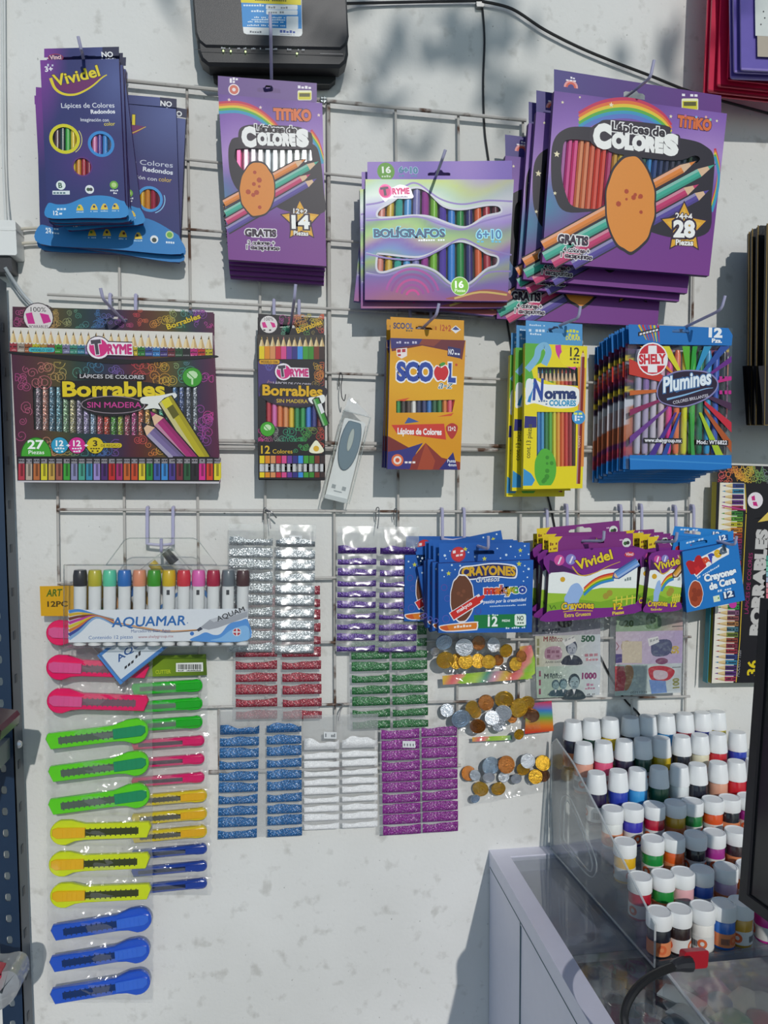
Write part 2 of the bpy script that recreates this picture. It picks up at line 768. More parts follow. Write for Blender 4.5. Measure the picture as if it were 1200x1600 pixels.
    def pencil(s, a, b, wd, col, edge='#1d1a22', tip=.1, lead=None):
        "drawn pencil from butt a to point b"
        dx, dy = b[0] - a[0], b[1] - a[1]
        L = math.hypot(dx, dy)
        t = (b[0] - dx * tip, b[1] - dy * tip)
        nx, ny = -dy / L * wd / 2, dx / L * wd / 2
        if edge:
            e = 1 + 4 / wd
            s.poly([(a[0] + nx * e, a[1] + ny * e), (t[0] + nx * e, t[1] + ny * e), (b[0] + dx / L * 2.5, b[1] + dy / L * 2.5), (t[0] - nx * e, t[1] - ny * e), (a[0] - nx * e, a[1] - ny * e)], edge)
        c = lin(col)
        hi, lo = mixc(c, (1, 1, 1), .22), mixc(c, (0, 0, 0), .25)
        for f0, f1, cc in ((-1, -.35, hi), (-.35, .45, c), (.45, 1, lo)):
            s.poly([(a[0] + nx * f0, a[1] + ny * f0), (t[0] + nx * f0, t[1] + ny * f0), (t[0] + nx * f1, t[1] + ny * f1), (a[0] + nx * f1, a[1] + ny * f1)], cc)
            s.z -= s.step
        s.up()
        s.poly([(t[0] + nx, t[1] + ny), b, (t[0] - nx, t[1] - ny)], '#e3bd9a')
        m = (b[0] - dx * tip * .4, b[1] - dy * tip * .4)
        s.poly([(m[0] + nx * .4, m[1] + ny * .4), b, (m[0] - nx * .4, m[1] - ny * .4)], lead or col)
        return s

    def build(s, name, parent, m=None):
        return s.mb.build(name, m or PRINT, parent, None, 0)


def rrect(u0, v0, u1, v1, r=3, n=3, sl=0.):
    pts = []
    for cx, cy, a in ((u1 - r, v1 - r, 0), (u0 + r, v1 - r, 90), (u0 + r, v0 + r, 180), (u1 - r, v0 + r, 270)):
        for k in range(n + 1):
            t = math.radians(a + 90 * k / n)
            pts.append((cx + r * math.cos(t), cy + r * math.sin(t) + sl * (cx - u0)))
    return pts


def circ(u, v, ru, rv=None, n=24):
    rv = rv or ru
    return [(u + ru * math.cos(2 * math.pi * i / n), v + rv * math.sin(2 * math.pi * i / n)) for i in range(n)]


def slot(u, v, w=34, h=8, sl=0., hump=5):
    "euro hanging slot"
    a = w / 2
    pts = [(-a, h / 2), (-a, -h / 4), (-a + 3, -h / 2), (-w * .2, -h / 2), (-w * .12, -h / 2 - hump), (w * .12, -h / 2 - hump), (w * .2, -h / 2), (a - 3, -h / 2), (a, -h / 4), (a, h / 2)]
    return [(u + x, v + y + sl * x) for x, y in pts]


def carton(F, name, label, cat, depth, side, back=None, group=None, window=False):
    "box body behind the printed front of face F"
    r = thing(name, label, cat, F.M, group)
    mb = MB().color(side)
    v = [(x, y, z) for z in (-depth, -.0002) for x, y in F.q]
    fs = [(3, 2, 1, 0), (0, 1, 5, 4), (1, 2, 6, 5), (2, 3, 7, 6), (3, 0, 4, 7)]
    mb.add(v, fs if window else fs + [(4, 5, 6, 7)])
    if window:
        c = [sum(p[k] for p in F.q) / 4 for k in (0, 1)]
        mb.color('#1a1a20').add([(c[0] + (x - c[0]) * .985, c[1] + (y - c[1]) * .985, -depth + .0008) for x, y in F.q], [(0, 1, 2, 3)])
    mb.build('carton', MATTE, r, None, 0)
    return r


def tabcard(F, r, depth, TL, TR, col, hole=None, paint=None, low=None):
    "hanging card rising behind the top of the box"
    A = Art(F, -depth)
    low = low or 14
    poly = [TL, TR, (TR[0], TR[1] + low + 40), (TL[0], TL[1] + low + 40)]
    # keep its lower edge just below the top of the box
    poly[2] = (TR[0], TR[1] + low)
    poly[3] = (TL[0], TL[1] + low)
    A.bg(poly, col, [hole] if hole else [])
    if paint:
        paint(A)
    A.build('hang_tab', r)
    B = Art(F, -depth - .0005)
    B.bg(poly, '#b9b4a8', [hole] if hole else [])
    B.build('tab_backing', r, MATTE)


def stick(F, u, v0, v1, wd, col, name, label, cat, group, z=None, kind='hex', lean=0., tipc=None, glit=None):
    "one pencil or pen lying upright inside the window of face F"
    x0, y1 = F.loc(u, v0)
    x1, y0 = F.loc(u + lean, v1)
    r = wd * F.k / 2
    z = -(r + .0012) if z is None else z
    L = math.hypot(x1 - x0, y1 - y0)
    ax = Vector((x0 - x1, y1 - y0, 0)).normalized()
    M = F.M @ Matrix.Translation((x1, y0, z)) @ Matrix((Vector((ax.y, -ax.x, 0)), ax, Vector((0, 0, 1)))).transposed().to_4x4()
    n = 6 if kind == 'hex' else 12
    m = glit or BARREL
    if tipc is None:
        mb = MB().color(col)
        mb.lathe([(r, 0), (r, L)], n, axis='y')
        o = mb.build(name, m, None, M, 30)
        return tag(o, label, cat, group)
    t = thing(name, label, cat, M, group)
    b = MB().color(col)
    tl = tipc * L
    b.lathe([(r, 0), (r, L - tl)], n, axis='y')
    b.build('barrel', m, t)
    MB().color('#e2bf98').lathe([(r, L - tl), (r * .4, L - tl * .35)], n, axis='y').build('wood_cone', MATTE, t)
    MB().color(col).lathe([(r * .4, L - tl * .35), (r * .06, L)], n, axis='y').build('lead', MATTE, t)
    return t


def pane(F, r, polys):
    "clear film over the window openings"
    A = Art(F, -.0007)
    for p in polys:
        A.bg(p, '#ffffff')
    A.build('window_film', r, WINDOW)


def splash(A, u, v, ru, rv, col, spots=None, n=12, seed=1, edge=None):
    rnd = random.Random(seed)
    pts = []
    for i in range(n * 2):
        t = math.pi * i / n
        q = rnd.uniform(.97, 1.02)
        pts.append((u + ru * q * math.cos(t), v + rv * q * math.sin(t)))
    if edge:
        A.blob([(u + (p[0] - u) * 1.07, v + (p[1] - v) * 1.07) for p in pts], edge, 4)
    A.blob(pts, col, 4)
    if spots:
        for i in range(8):
            a, q = rnd.uniform(0, 6.28), rnd.uniform(.1, .7)
            A.ell(u + ru * q * math.cos(a), v + rv * q * math.sin(a), rnd.uniform(2, 4.5), None, spots, 7)

# ------------------------------------------------------------------ setting: wall and floor
def wall_mat():
    m, t, o = nodes('painted_plaster')
    b = nn(t, 'ShaderNodeBsdfPrincipled')
    tc = nn(t, 'ShaderNodeTexCoord')

    def noise(sc, det=4):
        n = nn(t, 'ShaderNodeTexNoise')
        n.inputs['Scale'].default_value = sc
        n.inputs['Detail'].default_value = det
        t.links.new(tc.outputs['Object'], n.inputs['Vector'])
        return n
    n1, n2, n3 = noise(2.2), noise(150, 3), noise(38, 6)
    r1 = nn(t, 'ShaderNodeValToRGB')
    r1.color_ramp.elements[0].color = (*lin('#d6d6d2'), 1)
    r1.color_ramp.elements[1].color = (*lin('#e7e7e4'), 1)
    r1.color_ramp.elements[0].position, r1.color_ramp.elements[1].position = .35, .65
    t.links.new(n1.outputs['Fac'], r1.inputs[0])
    # grey pinholes and scuffs in the paint
    r2 = nn(t, 'ShaderNodeValToRGB')
    r2.color_ramp.elements[0].color = (*lin('#b2b2b0'), 1)
    r2.color_ramp.elements[1].color = (1, 1, 1, 1)
    r2.color_ramp.elements[0].position, r2.color_ramp.elements[1].position = .24, .3
    t.links.new(n2.outputs['Fac'], r2.inputs[0])
    r3 = nn(t, 'ShaderNodeValToRGB')
    r3.color_ramp.elements[0].color = (*lin('#e6e5e3'), 1)
    r3.color_ramp.elements[1].color = (1, 1, 1, 1)
    r3.color_ramp.elements[0].position, r3.color_ramp.elements[1].position = .3, .42
    t.links.new(n3.outputs['Fac'], r3.inputs[0])
    m1 = nn(t, 'ShaderNodeMix', data_type='RGBA', blend_type='MULTIPLY')
    m2 = nn(t, 'ShaderNodeMix', data_type='RGBA', blend_type='MULTIPLY')
    m1.inputs[0].default_value = m2.inputs[0].default_value = 1
    t.links.new(r1.outputs[0], m1.inputs[6])
    t.links.new(r2.outputs[0], m1.inputs[7])
    t.links.new(m1.outputs[2], m2.inputs[6])
    t.links.new(r3.outputs[0], m2.inputs[7])
    t.links.new(m2.outputs[2], b.inputs['Base Color'])
    b.inputs['Roughness'].default_value = .7
    ad = nn(t, 'ShaderNodeMath', operation='ADD')
    t.links.new(n3.outputs['Fac'], ad.inputs[0])
    t.links.new(n2.outputs['Fac'], ad.inputs[1])
    bp = nn(t, 'ShaderNodeBump')
    bp.inputs['Strength'].default_value = .35
    bp.inputs['Distance'].default_value = .0015
    t.links.new(ad.outputs[0], bp.inputs['Height'])
    t.links.new(bp.outputs[0], b.inputs['Normal'])
    t.links.new(b.outputs[0], o.inputs[0])
    return m


struct(MB().box(-2.5, 2.5, 0, .15, 0, 3).build('wall_back', wall_mat(), None, None, 0))
struct(MB().box(-8, 8, -14, .15, -.1, 0).build('floor', mat('concrete_floor', '#a3a3a3', .8, var=.15, scale=12), None, None, 0))

# ------------------------------------------------------------------ the tree in the yard that dapples the top of the wall
def shade_tree():
    back = -SUN_DIR * 3.1
    t = thing('yard_tree', 'leafy branch of a yard tree behind the photographer that dapples the wall top', 'tree')
    lm = mat('leaf_green', '#4c7a34', .6, var=.2)
    mb = MB()
    rnd = random.Random(5)
    clumps = []
    for i in range(20):
        clumps.append((rnd.uniform(-.75, 1.0), rnd.uniform(2.16, 2.62), rnd.uniform(.05, .12)))
    clumps += [(-.44, 2.25, .06), (.15, 2.1, .06), (.33, 2.2, .09), (.02, 2.13, .05), (.62, 2.16, .07), (.22, 2.03, .04), (.36, 2.09, .05)]
    for cx, cz, r in clumps:
        for k in range(int(19 * (r / .08) ** 2)):
            a, q = rnd.uniform(0, 6.28), r * math.sqrt(rnd.random())
            p = Vector((cx + q * math.cos(a), 0, cz + q * math.sin(a))) + back * rnd.uniform(.9, 1.1)
            L, W = rnd.uniform(.03, .055), rnd.uniform(.012, .02)
            d = Vector((rnd.gauss(0, 1), rnd.gauss(0, 1), rnd.gauss(0, 1))).normalized()
            e = d.cross(Vector((rnd.gauss(0, 1), rnd.gauss(0, 1), rnd.gauss(0, 1)))).normalized()
            mb.add([p - d * L, p + e * W, p + d * L, p - e * W], [(0, 1, 2, 3)])
    f = mb.build('foliage', lm, t, None, 0)
    f['kind'] = 'stuff'
    br = MB()
    trunk = back + Vector((2.0, 0, 0))
    br.tube([(trunk.x, trunk.y, 0), (trunk.x - .05, trunk.y, 1.6), (trunk.x - .15, trunk.y, 3.2), (trunk.x - .3, trunk.y - .1, 4.6)], [.12, .1, .09, .05], 10)
    br.build('trunk', mat('bark', '#6b5a48', .9, var=.3, bump=.6, bscale=40), t)
    b2 = MB()
    b2.tube([(trunk.x - .15, trunk.y, 3.2), (1.0 + back.x, back.y, 2.4 + back.z), (.2 + back.x, back.y, 2.38 + back.z), (-.7 + back.x, back.y, 2.4 + back.z)], [.05, .03, .018, .008], 8)
    b2.build('branch', mat('bark', '#6b5a48'), t)


shade_tree()

# ------------------------------------------------------------------ welded wire grids screwed to the wall
def rust_wire():
    m, t, o = nodes('rusty_white_wire')
    b = nn(t, 'ShaderNodeBsdfPrincipled')
    tc = nn(t, 'ShaderNodeTexCoord')
    n = nn(t, 'ShaderNodeTexNoise')
    n.inputs['Scale'].default_value = 26
    n.inputs['Detail'].default_value = 5
    t.links.new(tc.outputs['Object'], n.inputs['Vector'])
    r = nn(t, 'ShaderNodeValToRGB')
    e = r.color_ramp.elements
    e[0].color, e[0].position = (*lin('#5a3e2e'), 1), .345
    e[1].color, e[1].position = (*lin('#bdbab5'), 1), .43
    t.links.new(n.outputs['Fac'], r.inputs[0])
    t.links.new(r.outputs[0], b.inputs['Base Color'])
    b.inputs['Roughness'].default_value = .55
    t.links.new(b.outputs[0], o.inputs[0])
    return m


WIRE = rust_wire()


def grid_panel(label, hor, ver, d=.013):
    g = thing('wire_grid', label, 'wire grid', Matrix.Translation(at(*hor[0][0], 0)))
    o = g.matrix_world.translation
    for pts, r in [(h[:2], (h[2] if len(h) > 2 else .0021)) for h in hor]:
        p, q = at(*pts[0], d) - o, at(*pts[1], d) - o
        mid = (p + q) / 2 + Vector((0, random.uniform(-.0015, .001), random.uniform(-.001, .001)))
        MB().tube(spline([tuple(p), tuple(mid), tuple(q)], 6), r, 8).build('horizontal_wire', WIRE, g)
    for pts, r in [(h[:2], (h[2] if len(h) > 2 else .0021)) for h in ver]:
        p, q = at(*pts[0], d - .0045) - o, at(*pts[1], d - .0045) - o
        MB().tube([p, (p + q) / 2 + Vector((random.uniform(-.001, .001), 0, 0)), q], r, 8).build('vertical_wire', WIRE, g)
    return g


grid_panel('upper rusty white wire grid with its top wire under the router', [
    ((185, 125), (822, 188), .003), ((185, 238), (1095, 330)), ((185, 350), (1095, 418)), ((74, 460), (1090, 512)),
    ((100, 568), (1090, 604)), ((96, 684), (1090, 702), .003)],
    [((184, 125), (189, 690)), ((292, 135), (300, 690)), ((404, 146), (409, 690)), ((513, 156), (516, 692), .003), ((618, 168), (623, 692)),
     ((716, 178), (718, 694)), ((817, 187), (815, 696)), ((912, 250), (908, 698)), ((1001, 300), (994, 700)), ((1085, 320), (1080, 702))])
grid_panel('lower rusty white wire grid behind the glitter sachets and coin bags', [
    ((88, 696), (1085, 706), .003), ((89, 796), (1085, 800)), ((90, 911), (1083, 893)), ((92, 1010), (1080, 995)), ((94, 1110), (1078, 1088)), ((326, 1206), (720, 1196), .003)],
    [((89, 697), (96, 1110)), ((193, 698), (199, 1110)), ((308, 699), (312, 1109)), ((414, 700), (416, 1108)), ((522, 701), (524, 1204)), ((622, 702), (622, 1200)),
     ((716, 703), (714, 1198)), ((815, 704), (810, 1092)), ((905, 705), (899, 1140)), ((992, 705), (987, 1130)), ((1078, 706), (1070, 1120)), ((342, 1108), (343, 1207))])


def screw(u, v, label, d=0., n=(0, -1, 0)):
    mb = MB().color('#a9b0b2')
    mb.lathe([(.006, 0), (.006, .003), (.0045, .0055), (.0012, .0062)], 14)
    mb.color('#3a3d40').box(-.0042, .0042, -.0006, .0006, .0063, .0066)
    mb.box(-.0006, .0006, -.0042, .0042, .0063, .0066)
    M = Vector(n).to_track_quat('Z', 'Y').to_matrix().to_4x4()
    M.translation = at(u, v, d)
    return tag(mb.build('screw', METALC, None, M), label, 'screw')


screw(505, 158, 'bright cross-head screw at the grid corner right of the router', .014)

# ------------------------------------------------------------------ prong hooks clipped on the grids
def hook(label, tip, bend, base, db, clips=(), dbase=.012, r=.0022):
    h = thing('display_hook', label, 'hook', Matrix.Translation(at(*base, 0)))
    o = h.matrix_world.translation
    a, b, c = at(*base, dbase) - o, at(*bend, db) - o, at(*tip, db + .004) - o
    path = [a, a.lerp(b, .5), a.lerp(b, .93)] + [a.lerp(b, .93) * (1 - t) ** 2 + b * 2 * t * (1 - t) + b.lerp(c, .3) * t * t for t in (.33, .66)] + [b.lerp(c, .3), c]
    MB().tube(path, r, 10).build('prong', HOOKM, h)
    for u, v0, v1 in clips:
        p0, p1 = at(u, v0, .014) - o, at(u, v1, .014) - o
        pts = [p1 + Vector((0, -.006, 0)), p0 + Vector((0, -.006, -.004)), p0 + Vector((0, -.004, 0)), p0 + Vector((0, .003, .001)), p0 + Vector((0, .004, -.008))]
        MB().tube(pts, .0026, 8).build('clip', HOOKM, h)
    if len(clips) == 2:
        (u0, _, v0), (u1, _, v1) = clips
        MB().tube([at(u0, v0, .02) - o, at((u0 + u1) / 2, v0 + 2, .02) - o, at(u1, v1, .02) - o], .0022, 8).build('crossbar', HOOKM, h)
    return h


hook('lavender hook carrying the blue twelve-pencil boxes at top left', (122, 57), (127, 78), (137, 118), .13)
hook('lavender hook behind the blue boxes at top left, only its clip showing', (193, 122), (194, 132), (196, 142), .05, [(196, 113, 150), (170, 110, 148)])
hook('long lavender hook running up in front of the router label', (422, 21), (423, 50), (425, 175), .125)
hook('lavender hook through the silvery pen box of sixteen pieces', (696, 234), (691, 249), (672, 300), .13)
hook('long lavender hook through the wide purple pencil box', (1022, 94), (1016, 122), (944, 178), .145)
hook('lavender hook through the wide black box of twenty-seven pencils', (157, 450), (161, 467), (206, 515), .105, [(173, 461, 500), (213, 462, 500)])
hook('lavender hook through the narrow black box of twelve pencils', (462, 444), (460, 466), (453, 520), .13, [(428, 470, 505), (467, 471, 505)])
hook('lavender hook through the orange pencil box', (686, 474), (682, 492), (640, 532), .12, [(640, 480, 512), (672, 482, 512)])
hook('lavender hook through the yellow pencil boxes', (907, 478), (904, 497), (828, 526), .12, [(806, 491, 530), (838, 485, 530)])
hook('long lavender hook reaching past the blue bags of felt-tip pens', (1133, 462), (1127, 484), (1010, 540), .17, [(989, 498, 540), (1023, 500, 540)])
hook('lavender hook holding the clear case of twelve markers', (252, 842), (252, 862), (252, 850), .115, [(231, 793, 850), (271, 793, 850)])
hook('lavender hook through the blue crayon boxes with stars', (763, 838), (763, 858), (724, 846), .13, [(690, 795, 842), (724, 795, 842)])
hook('lavender hook through the larger purple crayon boxes', (944, 830), (943, 845), (868, 846), .12, [(853, 796, 842), (884, 789, 842)])
hook('lavender hook through the smaller purple crayon boxes', (1058, 832), (1056, 846), (984, 848), .12, [(968, 790, 842), (1000, 789, 842)])
hook('lavender hook through the light blue crayon boxes at the right', (1151, 838), (1148, 852), (1066, 832), .115, [(1053, 791, 838), (1081, 790, 838)])


def wire_hook(label, pts, ds, r=.0008):
    o = at(*pts[0], 0)
    P = [at(*p, d) - o for p, d in zip(pts, ds)]
    return tag(MB().tube(spline([tuple(p) for p in P], 6), r, 6).build('wire_hook', mat('thin_steel_wire', '#8b8b8d', .35, .8), None, Matrix.Translation(o)), label, 'wire hook')


wire_hook('thin bent wire hook holding the tilted clear pack', [(529, 604), (531, 583), (535, 588), (533, 603), (534, 620), (538, 626), (540, 616)], [.008, .017, .02, .02, .022, .03, .034])
wire_hook('thin wire hook above the silver glitter sheet', [(411, 812), (412, 796), (416, 794), (420, 802), (423, 826)], [.008, .017, .019, .02, .026])
wire_hook('twisted wire end sticking out above the silver glitter sheet', [(414, 797), (424, 800), (432, 809)], [.017, .022, .02], .0012)
wire_hook('thin wire hook above the purple glitter sheet', [(587, 812), (588, 795), (592, 794), (592, 806), (590, 826)], [.008, .017, .019, .021, .026])
wire_hook('bent wire hook above the white glitter sheet', [(523, 1108), (527, 1100), (536, 1101), (532, 1110), (530, 1126)], [.012, .019, .021, .022, .026], .0011)
wire_hook('short wire hook on the grid between the purple and green sheets', [(615, 812), (616, 797), (620, 796), (621, 812)], [.008, .017, .018, .018])

# ------------------------------------------------------------------ router with its label
def router():
    F = Face(.05, (297, -60), (539, -52), (306, 104))
    r = thing('router', 'dark grey internet router with lit green lamps mounted above the pencil boxes', 'router', F.M)
    w, h = F.W / 2, F.H
    mb = MB()
    # top shell, sloping away at the bottom
    def outline(y0, x):
        return [(-x, h), (-x, y0 + .02), (-x + .004, y0 + .008), (-x + .014, y0), (x - .014, y0), (x - .004, y0 + .008), (x, y0 + .02), (x, h)]
    mb.prism(outline(.028, w), -.03, 0, .003)
    mb.build('front_shell', BLACKP, r)
    MB().prism(outline(.004, w - .002), -.032, -.003, .004).build('chin', mat('dark_plastic_chin', '#26272b', .5, bump=.1, bscale=900), r)
    MB().prism([(-w + .02, h - .02), (-w + .02, .0), (-w + .03, -.008), (w - .03, -.008), (w - .02, 0), (w - .02, h - .02)], -.046, -.03).build('back_shell', mat('dark_plastic_back', '#1b1c20', .6), r)
    A = Art(F, .0002)
    lb = [(374, -50), (470, -46), (472.5, 52), (471, 55.5), (467, 57), (385, 53.5), (381, 51.5), (380, 48)]
    A.poly(lb, '#f0f1f0')
    A.poly([(374, -50), (470, -46), (471.5, 45), (379, 42)], '#2d8fd6')
    A.poly([(374, -50), (470, -46), (470.5, 8), (376.5, 4)], '#e6d320')
    A.micro((398, 1), (448, 2.5), 3, '#5a5210')
    A.poly(rrect(415.5, 7, 465, 14.5, 1.5, 2, .02), '#e9eef0')
    A.poly(rrect(416, 15, 465, 22.5, 1.5, 2, .02), '#e9eef0')
    A.micro((380, 9.5), (413, 10), 3.4, '#dff0fa')
    A.micro((388, 18.5), (413, 19), 3.4, '#dff0fa')
    A.micro((419, 13), (450, 13.6), 3.2, '#8a9096')
    A.micro((419, 20.6), (444, 21), 3.2, '#8a9096')
    for v, a in ((28, 397), (31.5, 393), (35, 387), (40.5, 386)):
        A.micro((a, v), (446, v + .8), 2.4, '#dff0fa')
    A.poly(rrect(447.5, 25.5, 466, 45, 1.5, 2), '#e9eef0')
    A.micro((390, 51), (409, 51.6), 3, '#6d747c')
    A.micro((437, 51), (462, 52), 4.2, '#4a62b0')
    A.micro((438, 54.5), (462, 55), 1.6, '#9a9fb0')
    for u in (349, 361, 372, 384, 396, 407, 418, 430, 452, 464, 475):
        A.micro((u - 3.5, 76 + (u - 349) * .022), (u + 3.5, 76 + (u - 349) * .022), 2.6, '#a9adb4', 3)
    A.line([(304, 77.5), (538, 84)], .8, '#121316')
    A.line([(500, 83.4), (536, 84.6)], .5, '#9c9da0')
    A.build('label_print', r)
    for u, v in ((349, 79.7), (360.7, 80.2), (383.7, 81), (464, 84)):
        x, y = F.loc(u, v)
        MB().lathe([(.0011, 0), (.0011, .0008), (.0006, .0012)], 10, (x, y, .0002)).build('lamp', GREENLED, r)


GREENLED = glow('green_lamp', '#c8f58a', 3.5)
router()

# ------------------------------------------------------------------ cables
BLKCABLE = mat('black_cable_rubber', '#1a1a1c', .5)
GRYCABLE = mat('grey_white_cable', '#b9c0c4', .45)


def cable(label, pts, d, r, m=BLKCABLE, n=8, name='cable'):
    ds = d if isinstance(d, (list, tuple)) else [d] * len(pts)
    o = at(*pts[0], 0)
    P = spline([tuple(at(*p, q) - o) for p, q in zip(pts, ds)], n)
    return tag(MB().tube(P, r, 8).build(name, m, None, Matrix.Translation(o)), label, 'cable')


cable('black cable sagging from the top clip to the red folders at the right', [(753, 2), (800, 14), (850, 46), (905, 74), (960, 97), (1015, 118), (1075, 142), (1130, 158), (1215, 181)], .008, .0022)
cable('thin black cable hanging down the wall behind the boxes', [(753, 3), (757, 60), (755, 130), (757, 200), (763, 248), (775, 330), (786, 440), (792, 500), (810, 600), (835, 700), (853, 765), (862, 800), (885, 900), (940, 1030), (974, 1090), (1000, 1118), (1020, 1160)], [.0022] * 17, .0016)
cable('black cable running from behind the router to the top clip', [(520, 6), (560, 5), (650, 3), (753, 1)], [.02, .008, .006, .007], .0022)
tag(MB().bbox(-.006, .006, -.005, .005, 0, .008, .002).build('cable_clip', mat('dull_steel', '#8d8d8d', .4, .6), None, Face(.0, (741, -1), (754, -1), (741, 10)).M), 'small metal clip holding the black cables at the top of the wall', 'clip')

# ------------------------------------------------------------------ outlet box at the left with its plug
F = Face(.035, (-30, 343), (24, 344), (-28, 398))
r = thing('outlet_box', 'white surface-mounted outlet box at the left edge of the wall', 'outlet', F.M)
MB().bbox(-F.W / 2, F.W / 2, 0, F.H, -.034, 0, .003).build('housing', WHITEP, r)
MB().bbox(-F.W / 2 - .0006, F.W / 2 + .0006, F.H * .7, F.H * .78, -.034, .0006, .003).build('cover_rim', WHITEP, r)
F2 = Face(.03, (-20, 399), (18, 400), (-18, 424))
r = thing('plug_adapter', 'black plug adapter under the white outlet box', 'plug', F2.M)
MB().bbox(-F2.W / 2, F2.W / 2, 0, F2.H, -.026, 0, .004).build('body', BLACKP, r)
cable('pale grey cable pair slanting from the black plug behind the black pencil box', [(8, 418), (22, 440), (38, 462), (58, 484), (80, 520)], [.033, .022, .016, .014, .012], .0024, GRYCABLE)
cable('second pale grey cable beside it under the outlet box', [(6, 420), (17, 440), (33, 465), (52, 486), (70, 520)], [.026, .012, .007, .006, .005], .0018, GRYCABLE)
cable('white cable coming down the wall into the top of the outlet box', [(3, -20), (4, 120), (5, 240), (9, 345)], [.006, .006, .006, .02], .002, mat('white_cable', '#d5d8d6', .5))
cable('second white cable beside it above the outlet box', [(7, -20), (8, 150), (10, 280), (14, 345)], [.006, .006, .006, .02], .0016, mat('white_cable', '#d5d8d6', .5))
for i, (v, L) in enumerate(((357, 46), (380, 40))):
    cable(['upper', 'lower'][i] + ' short cream cable tie from the outlet box to the blue pencil boxes', [(22, v + 2), (40, v), (62, v - 1)], [.012, .008, .008], .0022, mat('cream_cable', '#cfcabb', .5))

# ------------------------------------------------------------------ slotted steel shelving at the left edge
def shelving():
    top, bot = at(-4, 432, .05), at(40, 1640, .05)
    ax = (top - bot).normalized()
    t = thing('steel_shelving', 'dark blue slotted steel shelf upright along the left edge', 'shelf', Matrix.Translation((bot.x, bot.y, 0)))
    o = t.matrix_world.translation
    k = ax.x / ax.z
    z0, z1 = 0., top.z

    def P(x, y, z):
        return Vector((x + k * (z + o.z - bot.z), y, z))
    blue = mat('blue_enamel_steel', '#1e3550', .4, .2, var=.1, coat=.3)
    dark = mat('slot_shadow_edge', '#25303b', .5)
    W = .03
    # front flange, pierced by slots
    A = MB()
    zs = z0
    pitch, sw, sh = .0315, .0041, .0058
    n = int((z1 - z0) / pitch)
    for i in range(n):
        za, zb = z0 + i * pitch, z0 + (i + 1) * pitch
        if zb + o.z < .55:
            A.add([P(-W, 0, za), P(0, 0, za), P(0, 0, zb), P(-W, 0, zb)], [(0, 1, 2, 3)])
            continue
        zc, xc = (za + zb) / 2, -W * .55
        out = [(-W, za), (0, za), (0, zb), (-W, zb)]
        m = 12
        ring = [(xc + sw * math.cos(2 * math.pi * (j + .5) / m), zc + sh * math.copysign(min(1, abs(1.3 * math.sin(2 * math.pi * (j + .5) / m))), math.sin(2 * math.pi * (j + .5) / m))) for j in range(m)]
        tr = delaunay_2d_cdt([Vector(p) for p in out + ring], [(0, 1), (1, 2), (2, 3), (3, 0)] + [(4 + j, 4 + (j + 1) % m) for j in range(m)], [], 0, 1e-5)
        fs = [f for f in tr[2] if not inside((sum(tr[0][q].x for q in f) / 3, sum(tr[0][q].y for q in f) / 3), ring)]
        A.add([P(p.x, 0, p.y) for p in tr[0]], fs)
    f = A.build('front_flange', blue, t, None, 0)
    sm = f.modifiers.new('thickness', 'SOLIDIFY')
    sm.thickness = .002
    B = MB()
    B.add([P(0, 0, z0), P(0, .036, z0), P(0, .036, z1), P(0, 0, z1), P(-.002, 0, z0), P(-.002, .036, z0), P(-.002, .036, z1), P(-.002, 0, z1)], [(0, 1, 2, 3), (7, 6, 5, 4), (0, 3, 7, 4), (1, 5, 6, 2)])
    B.build('side_flange', mat('grey_blue_steel', '#4b5661', .45, .2), t, None, 0)
    for i in range(n):
        zc = z0 + (i + .5) * pitch
        if zc + o.z > .6:
            p = P(.0003, .016, zc)
            MB().box(-.0003, .0003, -.004, .004, -.006, .006).build('side_slot', dark, t, Matrix.Translation(p), 0) if i % 2 == 0 else None
    # shelf plate hung on the upright
    q = at(20, 1152, .05) - o
    MB().box(-.5, q.x - .004, -.32, .03, q.z - .03, q.z).build('shelf_plate', mat('grey_enamel_steel', '#7d8583', .45, .1), t, None, 0)
    b = at(27, 1163, .035) - o
    MB().lathe([(.006, 0), (.006, .003), (.004, .006)], 8, tuple(b), 'x').build('bolt', METALC, t)
    return t


shelving()
# goods on the shelving, half out of the picture
def wrapped(label, pts, d, col, depth, name='plastic_bag', cat='bag', m=None):
    o = at(*pts[0], d)
    P = [at(*p, d) - o for p in pts]
    mb = MB().color(col)
    mb.prism([(p.x, p.z) for p in P], -depth / 2, depth / 2, depth * .3)
    M = Matrix.Translation(o) @ Matrix.Rotation(math.pi / 2, 4, 'X')
    return tag(mb.build(name, m or PLAS, None, M), label, cat)


wrapped('dark wrapped packet with red print lying on the left shelf', [(-60, 1150), (9, 1149), (11, 1135), (6, 1128), (-60, 1120)], .2, '#4a3638', .1, 'packet', 'packet')
wrapped('grey clear plastic bag at the lower left behind the shelf upright', spline([(-70, 1560), (-10, 1572), (18, 1560), (34, 1538), (32, 1516), (18, 1508), (-10, 1512), (-70, 1500)], 3, True), .16, '#6d7478', .06, m=film('grey_bag_film', '#c9ced2', .1, .5, haze=.3))
wrapped('red and white sweet packet inside the grey bag at lower left', spline([(-60, 1545), (-6, 1546), (6, 1538), (5, 1522), (-4, 1514), (-60, 1510)], 3, True), .17, '#b8324a', .03, 'packet', 'packet')

# ================================================================== hanging packages
def rears(root, F, anchor, spots, label, group):
    "copies of a box behind it on its hook: (uv of the anchor, depth, roll, how it differs)"
    root['group'] = group
    for uv, d, roll, what in spots:
        dup(root, F.place(anchor, uv, d, roll), label + ' ' + what, group)


